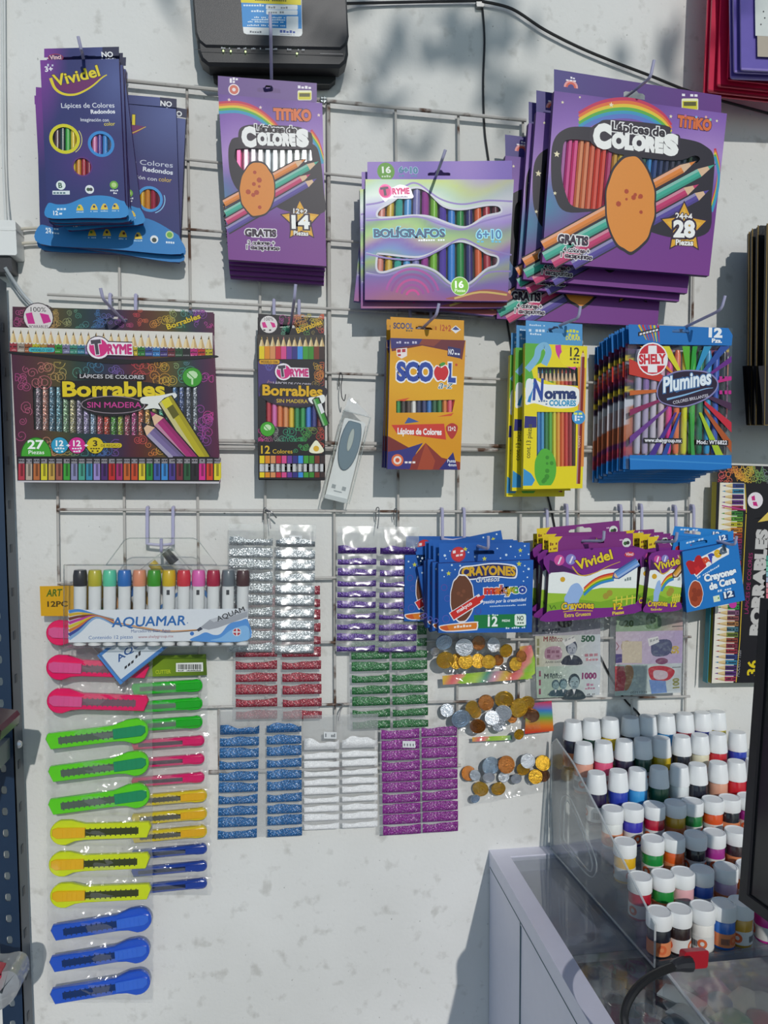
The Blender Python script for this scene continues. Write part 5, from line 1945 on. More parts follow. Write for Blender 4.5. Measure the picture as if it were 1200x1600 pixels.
BL = lambda u, v: mixc(lin('#2263b8'), lin('#1f58a8'), .5 + .5 * math.sin(u / 25. + v / 31.))
A = Art(F)
A.bg([(685, 880.5), (833.5, 875), (831, 988), (685, 989)], BL)
stars(A, [(691, 891, 1.5), (701, 896, 4), (694, 901, 1), (706, 883, 1.5), (719, 884, 1.5), (811, 881, 4.5), (818, 893, 1), (820, 884, 1.3), (826, 889, 2), (824, 902, 1.3), (818, 908, 1.2), (711, 890, 1)])
for u, v, q, c in ((694, 918, 5, '#5a4aa0'), (699, 935, 5, '#4a5ab0'), (747, 955, 5, '#4a4a9a'), (697, 967, 6, '#5a5ab0'), (681, 970, 4, '#5a5ab0'), (754, 975, 4, '#2f6a4a')):
    A.ring(u, v, q - 1, q, c, 14)
A.poly([(740, 961), (822, 959), (822, 980), (742, 982)], '#1c7a42')
A.text('12', (762, 978.4), (777.6, 978.2), 14.5, '#eef6f0', .035)
A.micro((762, 962.3), (779, 962), 2.6, '#d4ead8')
A.text('PIEZAS', (784.5, 971.5), (797, 971.2), 3.2, '#eef6f0', .03)
A.poly(rrect(804, 959.5, 822, 977.5, 3), '#e6f2e6')
A.text('NO', (808, 969.5), (818, 969.2), 7, '#2a4a36', .03)
A.micro((808, 974.6), (819, 974.4), 3.2, '#3a5a46')
A.micro((790, 982.8), (821, 981.4), 2.8, '#d6e8f8')
A.blob([(716, 899), (721, 886), (740, 883), (770, 879.5), (800, 882), (808, 888), (807, 902), (798, 904), (770, 902), (740, 906), (722, 906)], '#e8eaf2', 5)
A.blob([(718, 898), (722, 888), (741, 885), (770, 881.5), (799, 884), (806, 889), (805, 900), (797, 902), (770, 900), (740, 904), (723, 904)], '#27285e', 5)
A.text('CRAYONES', (721, 901), (805.5, 899.5), 13, '#d8a82a', .05, arch=2.2)
A.text('Gruesos', (744, 910), (781, 908), 8, '#e8eef4', .01, '#2a3a7a', .04, .3)
A.text('makyc', (756, 928), (810, 926), 12, '#d8402a', .07, '#f0f0f4', .06, cols=['#d03a2e', '#d03a2e', '#e0702a', '#3a4aa0', '#d8b020', '#2a9a4a'])
A.text('o', (810.5, 926), (822, 925.6), 12, '#2a4aa0', .07, '#f0f0f4', .06)
for u, v in ((810, 917), (814, 914.5), (818.5, 914.5), (822.5, 917)):
    A.ell(u, v, 1.3, 1.8, '#2a4aa0', 8)
A.text('pasión por la creatividad', (755, 943), (822.5, 939), 5, '#e6ecf6', .02, None, 0, .25)
A.micro((765, 948.4), (822, 946), 2.4, '#c4d8f0')
splash(A, 722, 935, 18, 36, '#6a3f2c', '#7d4a34', seed=12, edge='#e8e6ea')
A.blob([(685.5, 980), (694, 976), (742, 971), (747, 974), (746, 983), (740, 985), (697, 987)], '#e8e6ea', 4)
A.blob([(687, 980), (697, 977), (740, 973), (745, 975), (744, 982), (738, 983), (698, 985.5)], '#e0802a', 4)
A.poly([(687, 980.5), (698, 976.8), (702, 985.3), (697, 985.6)], '#d05a2a')
A.micro((709, 981.5), (737, 979), 4, '#f4e8dc')
A.line([(705, 964), (752, 934)], 14.5, '#e8e6ea')
A.line([(706, 963), (748, 936.5)], 12, '#cf2e2a')
A.line([(748, 936.5), (757, 931)], 8, '#cf2e2a', 0, 4)
A.text('makyco', (715, 958), (738, 944), 5.5, '#f6ecec', .03)
A.build('printed_front', r)


def mktab(A):
    stars(A, [(695, 868, 2), (703, 861, 1), (742, 870, 1.5), (757, 873, 4), (777, 857, 1.2), (791, 867, 2), (798, 854, 1.5), (813, 860, 4), (820, 853, 1.5), (826, 866, 1.4), (805, 870, 1), (727, 858, 4), (732, 863, 1.2), (782, 872, 1.2), (813, 868, 1), (697, 873, 1)])
    A.ell(716, 866, 11.5, None, '#b8303e')
    A.ell(716, 866, 10.2, None, '#d03a3e')
    A.micro((707, 865), (725, 862), 4.4, '#f4e4e4')
    A.micro((706, 871), (724, 868), 4.4, '#f4e4e4')
    A.poly([(712, 875), (726, 866), (718, 878)], '#d03a3e')


tabcard(F, r, .012, (686, 849), (828, 848), BL, slot(756.5, 863, 31, 6, -.03, 0), mktab, 34)
aTL = F.loc(686, 849, -.012) + (-.012,)
LB = 'blue starry crayon box behind the front one,'
rears(r, F, aTL, [((677, 847.5), .068, .2, 'second from the front'), ((670, 843.5), .055, .6, 'third from the front'), ((664, 846), .042, -1, 'fourth from the front'), ((648, 856), .030, -11, 'tilted with its corner raised'), ((634.5, 837.5), .018, .8, 'nearest the wall at the left')], LB, 'blue starry crayon boxes')


# ---- purple crayon boxes
def gruesos(A, P, small=False):
    "P maps s,t in 0..1 across the front to the picture"
    def q(pts):
        return [P(*p) for p in pts]
    A.poly(q([(0, 0), (1, 0), (1, 1), (0, 1)]), '#eef2ee')
    A.poly(q([(0, .58), (.25, .62), (.6, .57), (1, .62), (1, 1), (0, 1)]), '#9cc23a')
    A.poly(q([(0, .74), (.3, .7), (.6, .78), (1, .7), (1, 1), (0, 1)]), '#7fae2e')
    A.blob(q([(0, 0), (1, 0), (1, .2), (.8, .3), (.62, .3), (.42, .38), (.2, .3), (.05, .27), (0, .3)]), '#7c2a86', 4)
    A.poly(q([(0, 0), (1, 0), (1, .17), (0, .26)]), '#7c2a86')
    A.poly(q([(0, .1), (.25, .26), (.4, .36), (.2, .29), (0, .29)]), '#4a2058')
    A.line(q([(.26, .22), (.36, .36), (.52, .34), (.66, .26), (.8, .2)]), 2, '#d8b02e', 5, .8)
    if not small:
        for s, c in ((.11, '#d0509a'), (.24, '#8a86c8')):
            A.ell(*P(s, .115), 8, None, c)
            A.line([P(s + .02, .07), P(s - .01, .17)], 2.4, '#f0e6f2')
    else:
        for s, c in ((.2, '#d0509a'), (.42, '#8a86c8')):
            A.ell(*P(s, .11), 5.5, None, c)
            A.line([P(s + .02, .07), P(s - .01, .16)], 1.8, '#f0e6f2')
    A.blob(q([(0, .86), (.12, .84), (.4, .84), (.6, .87), (.85, .88), (1, .86), (1, 1), (0, 1)]), '#7c2a86', 4)
    A.poly(q([(0, .9), (1, .92), (1, 1), (0, 1)]), '#7c2a86')
    u, v = P(.9, .1)
    A.ell(u, v, 8 if not small else 6.5, 4, '#c83a4a')
    A.text('Vinci', (u - 6, v + 2), (u + 6, v + 1.6), 4.4, '#f4dcdc', .03)
    A.ell(*P(.16, .4), 4, None, '#d8a82a', 10)
    cols = ('#cc3430', '#e07a2a', '#e2ca2e', '#5aa83a', '#3a8ac8')
    for i, c in enumerate(cols):
        A.line(q([(.41, .56 + i * .024), (.5, .46 + i * .024), (.6, .4 + i * .024), (.74, .37 + i * .024)]), 3.6, c, 5)
    A.pencil(P(1.0, .22), P(.73, .43), 10 if not small else 7, '#6a9ad8' if not small else '#e0a23a', '#3a5a9a' if not small else '#5a3a1a', .14, '#3a6ab8')
    A.blob(q([(.22, .6), (.26, .5), (.33, .47), (.38, .54), (.4, .62), (.36, .72), (.34, .84), (.22, .85), (.2, .74), (.19, .67)]), '#9ab8e4', 4)
    for s in (.78, .84, .9, .96):
        A.line(q([(s, .72), (s, .86)]), 2, '#d8d24a')
    A.line(q([(.74, .78), (1, .76)]), 2, '#d8d24a')
    A.line(q([(.03, .76), (.05, .82), (.08, .77), (.1, .82)]), 1.4, '#2f4a22')
    for s, t in ((.66, .7), (.7, .66)):
        A.ell(*P(s, t), 5, None, '#a8963a', 8)
    A.micro(P(.86, .5), P(.94, .49), 5, '#7a8a8a', 3)


LV = ('larger', 'smaller')
F = Face(.088, (859.4, 864), (998, 855), (853.5, 971.7), (992, 958.3))
r = carton(F, 'crayon_box', 'purple box of twelve extra thick crayons, front one of its stack', 'crayon box', .012, '#4a2050')
P = lambda s, t: (859.4 + 138.6 * s - 6 * t, 864 - 9 * s + (107.7 - 4.5 * s) * t)
A = Art(F)
gruesos(A, P)
A.text('Vividel', (902, 890.5), (958, 872.5), 14, '#e8cf2a', .03, '#5a1a5a', .05)
A.text('Crayones', (877, 953.5), (928, 951), 10, '#e8c72a', .035, '#4a1a50', .06, arch=2)
A.line([(880, 956), (900, 954), (926, 954.5)], 1.2, '#d8b02e', 4)
A.text('Extra Gruesos', (882, 964.5), (923, 961.5), 5.6, '#e8cf3a', .02)
A.text('12', (959, 952.5), (973, 951), 9, '#e8c72a', .04, '#6a4a1a', .04)
A.text('Piezas', (957, 961), (975, 958.5), 5, '#e8cf3a', .03)
A.build('printed_front', r)


def grtab(TL, k=1.):
    def f(A):
        u, v = TL
        A.poly([(u, v), (u + 22 * k, v - 1), (u + 15 * k, v + 8), (u + 14 * k, v + 34), (u, v + 34)], '#e6c82a')
        A.micro((u + 2, v + 14), (u + 14 * k, v + 12), 5, '#7a3a2a', 4)
        A.micro((u + 2, v + 21), (u + 13 * k, v + 19), 4, '#7a3a2a', 4)
    return f


def grt1(A):
    grtab((857, 839))(A)
    A.ell(979, 848, 7, None, '#dfe4dc')
    A.ell(977, 849, 3, None, '#3f6a3a', 8)
    A.ell(981, 848, 3, None, '#3a3a3a', 8)
    A.micro((968, 845), (973, 844.6), 3, '#e8c0e0', 2)


tabcard(F, r, .012, (857, 839), (989, 833), '#82307e', slot(926, 846, 36, 7, -.06, 3), grt1, 34)
aTL = F.loc(857, 839, -.012) + (-.012,)
rears(r, F, aTL, [((848, 835), .062, .4, 'second from the front'), ((838.5, 826), .047, -3, 'third from the front, its tab tilted'), ((833, 834), .033, .6, 'nearest the wall')], 'purple extra thick crayon box behind the front one,', 'purple boxes of extra thick crayons')
F = Face(.088, (1018, 864), (1071, 860.5), (1008, 957), (1061, 953.5))
r = carton(F, 'crayon_box', 'small purple crayon box left of the light blue ones, front of its stack', 'crayon box', .012, '#4a2050')
P2 = lambda s, t: (1018 + 53 * s - 10 * t, 864 - 3.5 * s + 93 * t)
A = Art(F)
gruesos(A, P2, True)
A.text('Vividel', (1024, 891.5), (1066, 880), 11, '#e8cf2a', .03, '#5a1a5a', .05)
A.text('Crayones', (1012, 948), (1043, 947.5), 8, '#e8c72a', .035, '#4a1a50', .06, arch=1.5)
A.text('Estándar', (1017, 954), (1035, 953.5), 3.4, '#e8cf3a', .02)
A.text('12', (1048, 948), (1057, 947.5), 7, '#e8c72a', .04, '#6a4a1a', .04)
A.micro((1047, 953.5), (1058, 953), 3.4, '#e8cf3a')
A.build('printed_front', r)


def grt2(A):
    grtab((1012.5, 839), .8)(A)
    A.ell(1052, 848, 5.5, None, '#dfe4dc')
    A.ell(1050.5, 849, 2.4, None, '#3f6a3a', 8)
    A.ell(1053.5, 848, 2.4, None, '#3a3a3a', 8)


tabcard(F, r, .012, (1012.5, 839), (1061, 837), '#82307e', slot(1039, 846, 24, 6, -.04, 3), grt2, 34)
aTL = F.loc(1012.5, 839, -.012) + (-.012,)
rears(r, F, aTL, [((999.5, 835), .064, .4, 'second from the front'), ((989, 833), .049, .2, 'third from the front'), ((975, 829.5), .034, -1, 'nearest the wall')], 'small purple crayon box behind the front one,', 'small purple crayon boxes')

# ---- light blue crayon boxes
F = Face(.094, (1066, 862), (1152.5, 845), (1073, 957), (1164, 938))
r = carton(F, 'crayon_box', 'light blue tilted box of twelve wax crayons, front one of its stack', 'crayon box', .011, '#1a5a9a')
A = Art(F)
A.bg([(1066, 862), (1152.5, 845), (1164, 938), (1073, 957)], '#2079c6')
A.poly([(1072, 882), (1130, 853), (1139, 858), (1139, 866), (1124, 874), (1100, 890), (1088, 902)], '#f0f0ee')
A.poly([(1074, 883), (1081, 879), (1086, 884), (1089, 876), (1100, 871), (1104, 885), (1088, 899)], '#cf2a2e')
A.text('M', (1079, 897), (1102, 884), 17, '#b81f28', .1)
A.text('a', (1101, 884), (1111, 879), 15, '#e0502a', .08)
A.text('p', (1110, 877), (1119, 872.5), 14, '#3a4ab0', .08)
A.text('e', (1118, 872), (1128, 867), 14, '#e0b42a', .08)
A.text('d', (1126, 867), (1136, 862), 11, '#5a6a7a', .08)
A.micro((1089, 905), (1124, 885), 3, '#d8e8f6')
A.text('Crayones', (1101, 909), (1151, 896), 9.5, '#f4f8fa', .06, '#1a4f92', .05)
A.text('de Cera', (1109, 922), (1150, 910), 9.5, '#f4f8fa', .06, '#1a4f92', .05)
A.micro((1121, 925.5), (1143, 920.5), 3.4, '#dceaf6')
A.poly([(1129, 927), (1147, 922.5), (1149, 933), (1131, 937.5)], '#143a6e')
A.text('12', (1132, 934.5), (1146, 931), 8.5, '#f4f8fa', .05)
A.poly([(1114, 932), (1124, 929.5), (1125.5, 939), (1115.5, 941)], '#dfeecf')
A.micro((1116, 937.4), (1124, 935.5), 4, '#5a9a4a', 3)
splash(A, 1087, 928, 11, 20, '#a8482a', '#8f3a22', seed=15, edge='#ece6e2')
A.build('printed_front', r)


def mptab(A):
    A.micro((1072, 850), (1100, 843), 4, '#cfe2f4')
    A.poly([(1122, 838), (1137, 835), (1138, 844), (1123, 847)], '#174a88')
    A.text('12', (1124.5, 845), (1135, 842.5), 7, '#f2f6fa', .05)


tabcard(F, r, .011, (1062, 846), (1146, 829), '#2583cf', slot(1092, 848, 26, 5, -.2, 1), mptab, 34)
aTL = F.loc(1062, 846, -.011) + (-.011,)
rears(r, F, aTL, [((1054, 822), .068, 15, 'tilted the other way'), ((1044, 842), .054, 4, 'nearest the wall')], 'light blue wax crayon box behind the front one,', 'light blue wax crayon boxes')

# ---- black box of thirty-six at the right edge
F = Face(.032, (1120, 753), (1245, 757), (1111, 1067.5), (1238, 1066))
r = carton(F, 'colored_pencil_box', 'tall black box of thirty-six erasable pencils beside the monitor', 'pencil box', .014, '#b8a81e')
A = Art(F)
A.bg([(1120, 753), (1245, 757), (1238, 1066), (1111, 1067.5)], '#1d1b20')
A.poly([(1125, 754), (1131, 754), (1121, 1067.3), (1113, 1067.4)], '#e8e0cc')
A.poly([(1127, 754), (1163, 755), (1165, 796), (1152, 795), (1146, 1066.5), (1112, 1067.4)], '#ece6d6')
cl = ['#3a4a8a', '#3a8ab0', '#5a3a7a', '#6a3a8a', '#b03a5a', '#3f8a3a', '#6aa83a', '#c8c02e', '#d88a2a', '#b84a2a', '#a02a5a', '#7a2a6a', '#4a3a8a', '#3a5aa0', '#c03a4a', '#b04a6a', '#5a6a9a', '#8a3a6a', '#7a4a4a', '#4a5a6a', '#4a8a8a', '#6a9a4a', '#3f9a4a', '#8a5a7a', '#a05a5a', '#b07a4a', '#4a7a8a', '#7a8a3a', '#a04a3a', '#903a4a', '#b03a4a']
for i in range(36):
    v = 759 + i * 8.62
    t = (v - 753) / 314
    x = 1128 - 13 * t
    c = cl[i % len(cl)]
    A.poly([(x + 1, v), (x + 17, v - 3.7), (x + 17, v + 3.7)], '#dfc58f')
    A.poly([(x + 1, v), (x + 17, v + 1), (x + 17, v + 3.7)], '#c8a873')
    A.poly([(x + .5, v), (x + 6, v - 1.2), (x + 6, v + 1.2)], c)
    A.z -= 3 * A.step
    A.poly([(x + 17, v - 3.7), (x + 35, v - 3.5), (x + 35, v + 3.8), (x + 17, v + 3.7)], mixc(lin(c), (0, 0, 0), .25))
    A.micro((x + 17, v + 1.5), (x + 34, v + 1.5), 3, '#1c1a22', 7)
A.up()
A.line([(1164, 756), (1166, 798), (1156, 1000), (1150, 1066)], 1.2, '#d8b83a')
A.line([(1128, 790), (1165, 797)], 1.6, '#c03a8a')
A.blob([(1131, 797), (1165, 800), (1168, 812), (1200, 806), (1205, 812), (1160, 800)], '#1d1b20', 3)
A.ell(1180, 782, 12, None, '#e8e0e4')
A.poly([(1174, 776), (1179, 774), (1180, 782), (1175, 782)], '#c8287e')
A.poly([(1176, 784), (1182, 784), (1184, 791), (1177, 790)], '#c8287e')
A.poly([(1184, 816), (1200, 800), (1206, 806), (1202, 813)], '#dfc35a')
A.text('BORRABLES', (1188, 993), (1199, 827), 16, '#c9c6c2', .075, '#3a383c', .03)
A.text('LÁPICES DE COLORES', (1169, 959), (1176, 864), 6, '#a02a6a', .0)
A.text('MODELO 1520', (1155, 1057), (1158, 1016), 5, '#9a989c', .0)
A.text('36', (1182, 1056), (1184, 1032), 15, '#e0c81e', .03)
A.ell(1145, 944, 6, None, '#c83aa0')
for i, c in enumerate(('#4a9a8a', '#6ab89a', '#7ac8b0', '#8ac0c8', '#b0b8d0', '#d8a0a8', '#e08a90', '#e8788a')):
    A.poly([(1197, 868 + i * 8.5), (1240, 870 + i * 8.5), (1240, 877 + i * 8.5), (1197, 875.5 + i * 8.5)], c)
    A.z -= A.step
A.build('printed_front', r)
B = Art(F, -.0065)


def b36tab(A):
    hue = lambda s, t: ramp([(0, lin('#c84a6a')), (.2, lin('#d8784a')), (.45, lin('#d8b03a')), (.7, lin('#6a9a5a')), (1, lin('#7a5a9a'))], s)
    curls(A, 1122, 1215, 729, 756, 40, 44, hue, [], (3, 7), 1.)
    for u in (1138, 1152, 1168, 1184, 1198):
        A.ring(u, 741, 3, 4.2, hue((u - 1120) / 90, 0), 14)
        A.line([(u - 7, 728), (u, 752), (u + 7, 728)], 1.2, hue((u - 1120) / 90, 0))


tabcard(F, r, .014, (1121, 726), (1247, 730), '#1e1820', None, b36tab, 40)
MB().box(-F.W / 2 - .0006, -F.W / 2 + .0004, 0, F.H * .42, -.0138, -.0004).build('teal_side', mat('teal_card', '#2a8a98', .5), r, None, 0)

# ================================================================== clear cases of markers
def marker_case(F, label, cols, names, u0, du, vt, vcap, vbar, vend, art, where, handle, thick=.020, roll_group=None):
    r = thing('marker_case', label, 'marker case', F.M)
    w, h = F.W / 2, F.H
    hp = [F.loc(*p) for p in handle]
    case = film('case_plastic', fac=.05, edge=.55, rough=.05, bump=.05, bscale=20)
    mb = MB()
    mb.bbox(-w, w, 0, h, -thick, 0, .005, 4)
    mb.build('case_shell', case, r)
    MB().tube([(-w, h, -.001), (w, h, -.001), (w, 0, -.001), (-w, 0, -.001), (-w, h, -.001)], .0009, 6).build('case_rim', film('case_edge', '#f2f6f8', .25, .8, .1, .1), r)
    MB().prism(hp, -thick * .6, -thick * .6 + .0016).build('hang_handle', case, r, None, 0)
    MB().tube([(p[0], p[1], -thick * .6) for p in hp + hp[:1]], .0008, 6).build('handle_rim', film('case_edge', '#f2f6f8', .25, .8, .1, .1), r)
    A = Art(F, -.0012)
    art(A)
    A.build('insert_card', r)
    for i, (c, n) in enumerate(zip(cols, names)):
        u = u0 + du * i
        x, yt = F.loc(u, vt)
        yc, yb, ye = F.loc(u, vcap)[1], F.loc(u, vbar)[1], F.loc(u, vend)[1]
        rr = du * .47 * F.k
        t = thing('marker', '%s-capped marker, %s from the left in the %s' % (n, ordn(i), where), 'marker', F.M @ Matrix.Translation((x, ye, -rr - .0025)), 'markers in the ' + where)
        MB().color(c).lathe([(rr * .95, yc - ye), (rr, yc - ye + .001), (rr * 1.02, yt - ye - .008), (rr * .9, yt - ye - .001), (rr * .84, yt - ye)], 18, axis='y').build('cap', PLAS, t)
        b = MB().color('#e9ebea').lathe([(rr * .86, .003), (rr * .9, .004), (rr * .9, yc - ye)], 18, axis='y')
        b.build('barrel', PLAS, t)
        MB().color('#f2f3f2').lathe([(rr * .55, -.001), (rr * .95, 0), (rr * .97, .0035), (rr * .86, .004)], 18, axis='y').build('end_plug', PLAS, t)
        MB().color('#3a3d42').box(-rr * .22, rr * .22, yc - ye - .012, yc - ye - .005, rr * .86, rr * .93).build('barrel_mark', MATTE, t, None, 0) if i in (6, 8, 10) else None
    return r


def aqua_art(A):
    A.poly([(107, 953), (387.5, 951), (386.5, 1000.5), (107, 1004)], '#e6ebf0')
    for i, c in enumerate(('#4a8ad0', '#d8b02e', '#7a3a2a', '#c03a9a', '#d8c42e', '#d87a2a', '#3a4a9a', '#8ab0d8')):
        a = 955 + i * 6.2
        A.line([(107.5, a + (0 if i else 1)), (125, a - 1 - i * 1.6), (150, 961 + i * .6), (178, 967.5 + i * 1.3)], 5.4, c, 5, 2)
    A.line([(178, 972), (225, 981), (262, 986), (308, 984)], 2.6, '#d89a5a', 5, 1.6)
    A.line([(178, 975), (225, 983), (262, 988), (308, 985)], 1.2, '#4a3a3a', 5)
    A.text('AQUAMAR', (174.5, 979.8), (290, 976.5), 15.5, '#2a6fb8', .02, None, 0, .12)
    A.micro((292, 974), (294, 974), 1.5, '#2a6fb8', 1)
    A.text('Marcadores Base Agua', (205, 988.5), (266, 987), 5, '#3a5a9a', .0)
    A.text('Contenido 12 piezas', (138.5, 999), (207.5, 997.5), 5.6, '#3a6fb0', .0)
    A.text('www.shelygroup.mx', (216, 997.3), (271, 995.8), 4.6, '#a85a6a', .0)
    A.blob([(300, 1001.5), (312, 992), (322, 988), (334, 992), (345, 990), (358, 975), (375, 970), (387, 969), (386.5, 1000.5)], '#5a9ae0', 5)
    A.blob([(330, 1001), (345, 996), (362, 984), (386, 978), (386.5, 1000.5)], '#8ac0f0', 5)
    A.ell(300, 990, 3.4, None, '#3a7ac8', 10)
    A.poly([(312, 981), (328, 968), (380, 951.5), (387, 951.5), (386.7, 964), (340, 981), (326, 984)], '#a8acb4')
    A.poly([(328, 968), (380, 951.5), (387, 951.5), (387, 955), (334, 972)], '#c8ccd2')
    A.poly([(307, 984), (313, 979.5), (317, 983), (310, 987)], '#3a3f52')
    A.text('AQUAM', (340, 971), (383, 954.5), 8, '#22242a', .015)
    A.ell(370, 987.5, 7, None, '#e8ecf2')
    A.ell(370, 987.5, 6, None, '#c03a4a')
    A.poly([(369, 981), (371, 981), (371, 994), (369, 994)], '#e8ecf2')
    A.poly([(364, 986.5), (376, 986.5), (376, 988.5), (364, 988.5)], '#e8ecf2')


mc = ['#26252b', '#c2b82e', '#5fd0a6', '#2a70c0', '#e6946e', '#3a9a1f', '#dcb818', '#d83240', '#e86ab8', '#b01a40', '#6a737a', '#4f2f30']
mn = ['black', 'olive yellow', 'mint', 'blue', 'salmon', 'green', 'golden yellow', 'red', 'pink', 'crimson', 'grey', 'dark brown']
F = Face(.080, (99.5, 883), (391.5, 884), (99.5, 1012))
marker_case(F, 'clear plastic case of twelve white markers with coloured caps', mc, mn, 122, 23.4, 892, 917, 952, 1010, aqua_art, 'large clear marker case', [(163, 884), (192, 845), (200, 842), (300, 842), (308, 845), (338, 884)])
F = Face(.056, (112, 974), (266, 853), (188, 1070))


def small_art(A):
    A.poly([A_q(0, .52), A_q(1, .52), A_q(1, 1), A_q(0, 1)], '#4a86cc')
    A.poly([A_q(.03, .56), A_q(.97, .56), A_q(.97, .95), A_q(.03, .95)], '#dfe9f2')
    A.text('AQUAMAR', A_q(.1, .76), A_q(.62, .76), 10, '#2a5a9a', .02, None, 0, .12)
    A.micro(A_q(.1, .88), A_q(.2, .88), 6, '#2a2c34', 3)
    A.micro(A_q(.22, .86), A_q(.28, .86), 7, '#2a2c34', 2)


A_q = lambda s, t: (112 + 154 * s + 76 * t, 974 - 121 * s + 96 * t)
n8 = ['#b81a40', '#3a9a3a', '#e8a86a', '#2a70c0', '#d8b81e', '#e8c83a', '#26252b']


def small_case():
    r = thing('marker_case', 'smaller clear marker case tilted behind the large one, its blue corner hanging below', 'marker case', F.M)
    w, h = F.W / 2, F.H
    case = MATS['case_plastic']
    MB().bbox(-w, w, 0, h, -.018, 0, .004, 4).build('case_shell', case, r)
    MB().tube([(-w, h, -.001), (w, h, -.001), (w, 0, -.001), (-w, 0, -.001), (-w, h, -.001)], .0009, 6).build('case_rim', MATS['case_edge'], r)
    A = Art(F, -.0012)
    small_art(A)
    A.build('insert_card', r)
    for i, c in enumerate(n8):
        x = -w + .012 + i * (2 * w - .024) / 6
        rr = .0076
        t = thing('marker', '%s-capped marker, %s along the tilted smaller case' % (['crimson', 'green', 'tan', 'blue', 'gold', 'yellow', 'black'][i], ordn(i)), 'marker', F.M @ Matrix.Translation((x, .006, -.0095)), 'markers in the smaller clear case')
        MB().color(c).lathe([(rr * .95, h * .74), (rr, h * .75), (rr * .86, h * .93)], 14, axis='y').build('cap', PLAS, t)
        MB().color('#e9ebea').lathe([(rr * .9, .0), (rr * .9, h * .74)], 14, axis='y').build('barrel', PLAS, t)


small_case()

# ================================================================== cutters in sealed strips
CF = film('pouch_plastic', fac=.04, edge=.3, rough=.14, bump=.6, bscale=38, haze=.07)


def strip(label, name, d, uL, uR, seams, header, hart):
    "column of sealed pouches under a printed header; seams are the picture heights of the seals"
    F = Face(d, (uL[0], seams[0]), (uR[0], seams[0]), (uL[1], seams[-1]))
    r = thing(name, label, 'cutter strip', F.M)
    n = len(seams) - 1
    for i in range(n):
        def fn(a, b, i=i):
            v = seams[i] + (seams[i + 1] - seams[i]) * b
            t = (v - seams[0]) / (seams[-1] - seams[0])
            ul, ur = uL[0] + (uL[1] - uL[0]) * t, uR[0] + (uR[1] - uR[0]) * t
            wob = 1.6 * math.sin(v * .31 + i) if a in (0., 1.) else 0
            x, y = F.loc(ul + (ur - ul) * a + wob, v)
            q = math.sin(math.pi * a) ** .5 * math.sin(math.pi * b) ** .6 if 0 < a < 1 and 0 < b < 1 else 0
            return (x, y, .0085 * q + random.uniform(-.0007, .0007) * q)
        mb = MB().grid(12, 8, fn)
        mb.grid(1, 1, lambda a, b, i=i: (*F.loc((uL if a == 0 else uR)[0], seams[i] + (seams[i + 1] - seams[i]) * b), -.0004))
        mb.build('pouch', CF, r, None, 60)
    A = Art(F, .0002)
    A.bg(header, header_col(name))
    hart(A)
    A.build('header_card', r)
    return F, r


def header_col(n):
    return '#d8a418' if n == 'cutter_strip' else (lambda u, v: mixc(lin('#7a9a1e'), lin('#4f6a1a'), (u - 240) / 80.))


def cutter(F, name, label, group, ul, ur, v, hh, tilt, cols, head_right, z=.0042, teeth=True, small=False):
    "snap-off cutter: ul..ur its ends in the picture, v the middle height, hh body half height in px"
    x0, y0 = F.loc(ul, v)
    x1, _ = F.loc(ur, v)
    L, h = x1 - x0, hh * F.k
    M = F.M @ Matrix.Translation(((x0 + x1) / 2, y0, z)) @ Matrix.Rotation(math.radians(tilt), 4, 'Z')
    if not head_right:
        M = M @ Matrix.Scale(1, 4)
    s = 1 if head_right else -1
    t = thing(name, label, 'cutter', M, group)
    body, slide, blade = cols
    R = h * (1.55 if not small else 1.1)
    hx = L / 2 - R
    pts = [(-L / 2 + h * .5, -h), (hx - R * 1.6, -h), (hx - R * .9, -h * 1.12), (hx - R * .2, -R)]
    pts += [(hx + R * math.cos(a), R * math.sin(a)) for a in [math.radians(k) for k in range(-80, 96, 16)]]
    pts += [(hx - R * .6, R * .97 if not small else h), (hx - R * 1.7, h * 1.02), (-L / 2 + h * .3, h * .95), (-L / 2, h * .35)]
    sl_up = h * .1
    pts = [(s * x, y) for x, y in pts]
    if s < 0:
        pts = pts[::-1]
    MB().color(body).prism(pts, -.003, .0035, .0012).build('body', TRANSP, t)
    a, b = -L / 2 + h * 1.5, hx - R * .7
    bl = [(s * a, -h * .42), (s * b, -h * .42), (s * b, h * .38), (s * a, h * .38)]
    if s < 0:
        bl = bl[::-1]
    MB().color(blade).prism(bl, .0035, .0039).build('blade', mat('cutter_blade', '#ffffff', .38, .55, attr=True), t, None, 0)
    if teeth:
        mb = MB().color(mixc(lin(blade), (0, 0, 0), .35))
        n = 13
        for k in range(n):
            u = a + (b - a) * (k + .5) / n
            for yy in (-h * .42, h * .38):
                mb.box(s * u - h * .07, s * u + h * .07, yy - h * .13, yy + h * .13, .0036, .0042)
        mb.build('ratchet_teeth', PLAS, t, None, 0)
    sx0, sx1 = hx - R * (1.7 if not small else 3.2), hx + R * .45
    sp = [(sx0, -h * .62), (sx1, -h * .62), (sx1 + R * .35, -h * .2), (sx1 + R * .35, h * .5), (sx1, h * .72), (sx0, h * .62)]
    sp = [(s * x, y) for x, y in sp]
    if s < 0:
        sp = sp[::-1]
    mb = MB().color(slide).prism(sp, .0034, .0062, .0008)
    for k in range(5):
        u = sx0 + (sx1 - sx0) * (k + .8) / 6
        mb.box(s * u - .0004, s * u + .0004, -h * .5, h * .5, .0062, .0067)
    mb.build('slider', TRANSP, t)
    return t


def art_a(A):
    A.text('ART', (72, 932), (98, 931), 11, '#4a6a1a', .03, None, 0, .2)
    A.text('12PC', (74, 948), (106, 947.5), 8.5, '#4a3a14', .03)


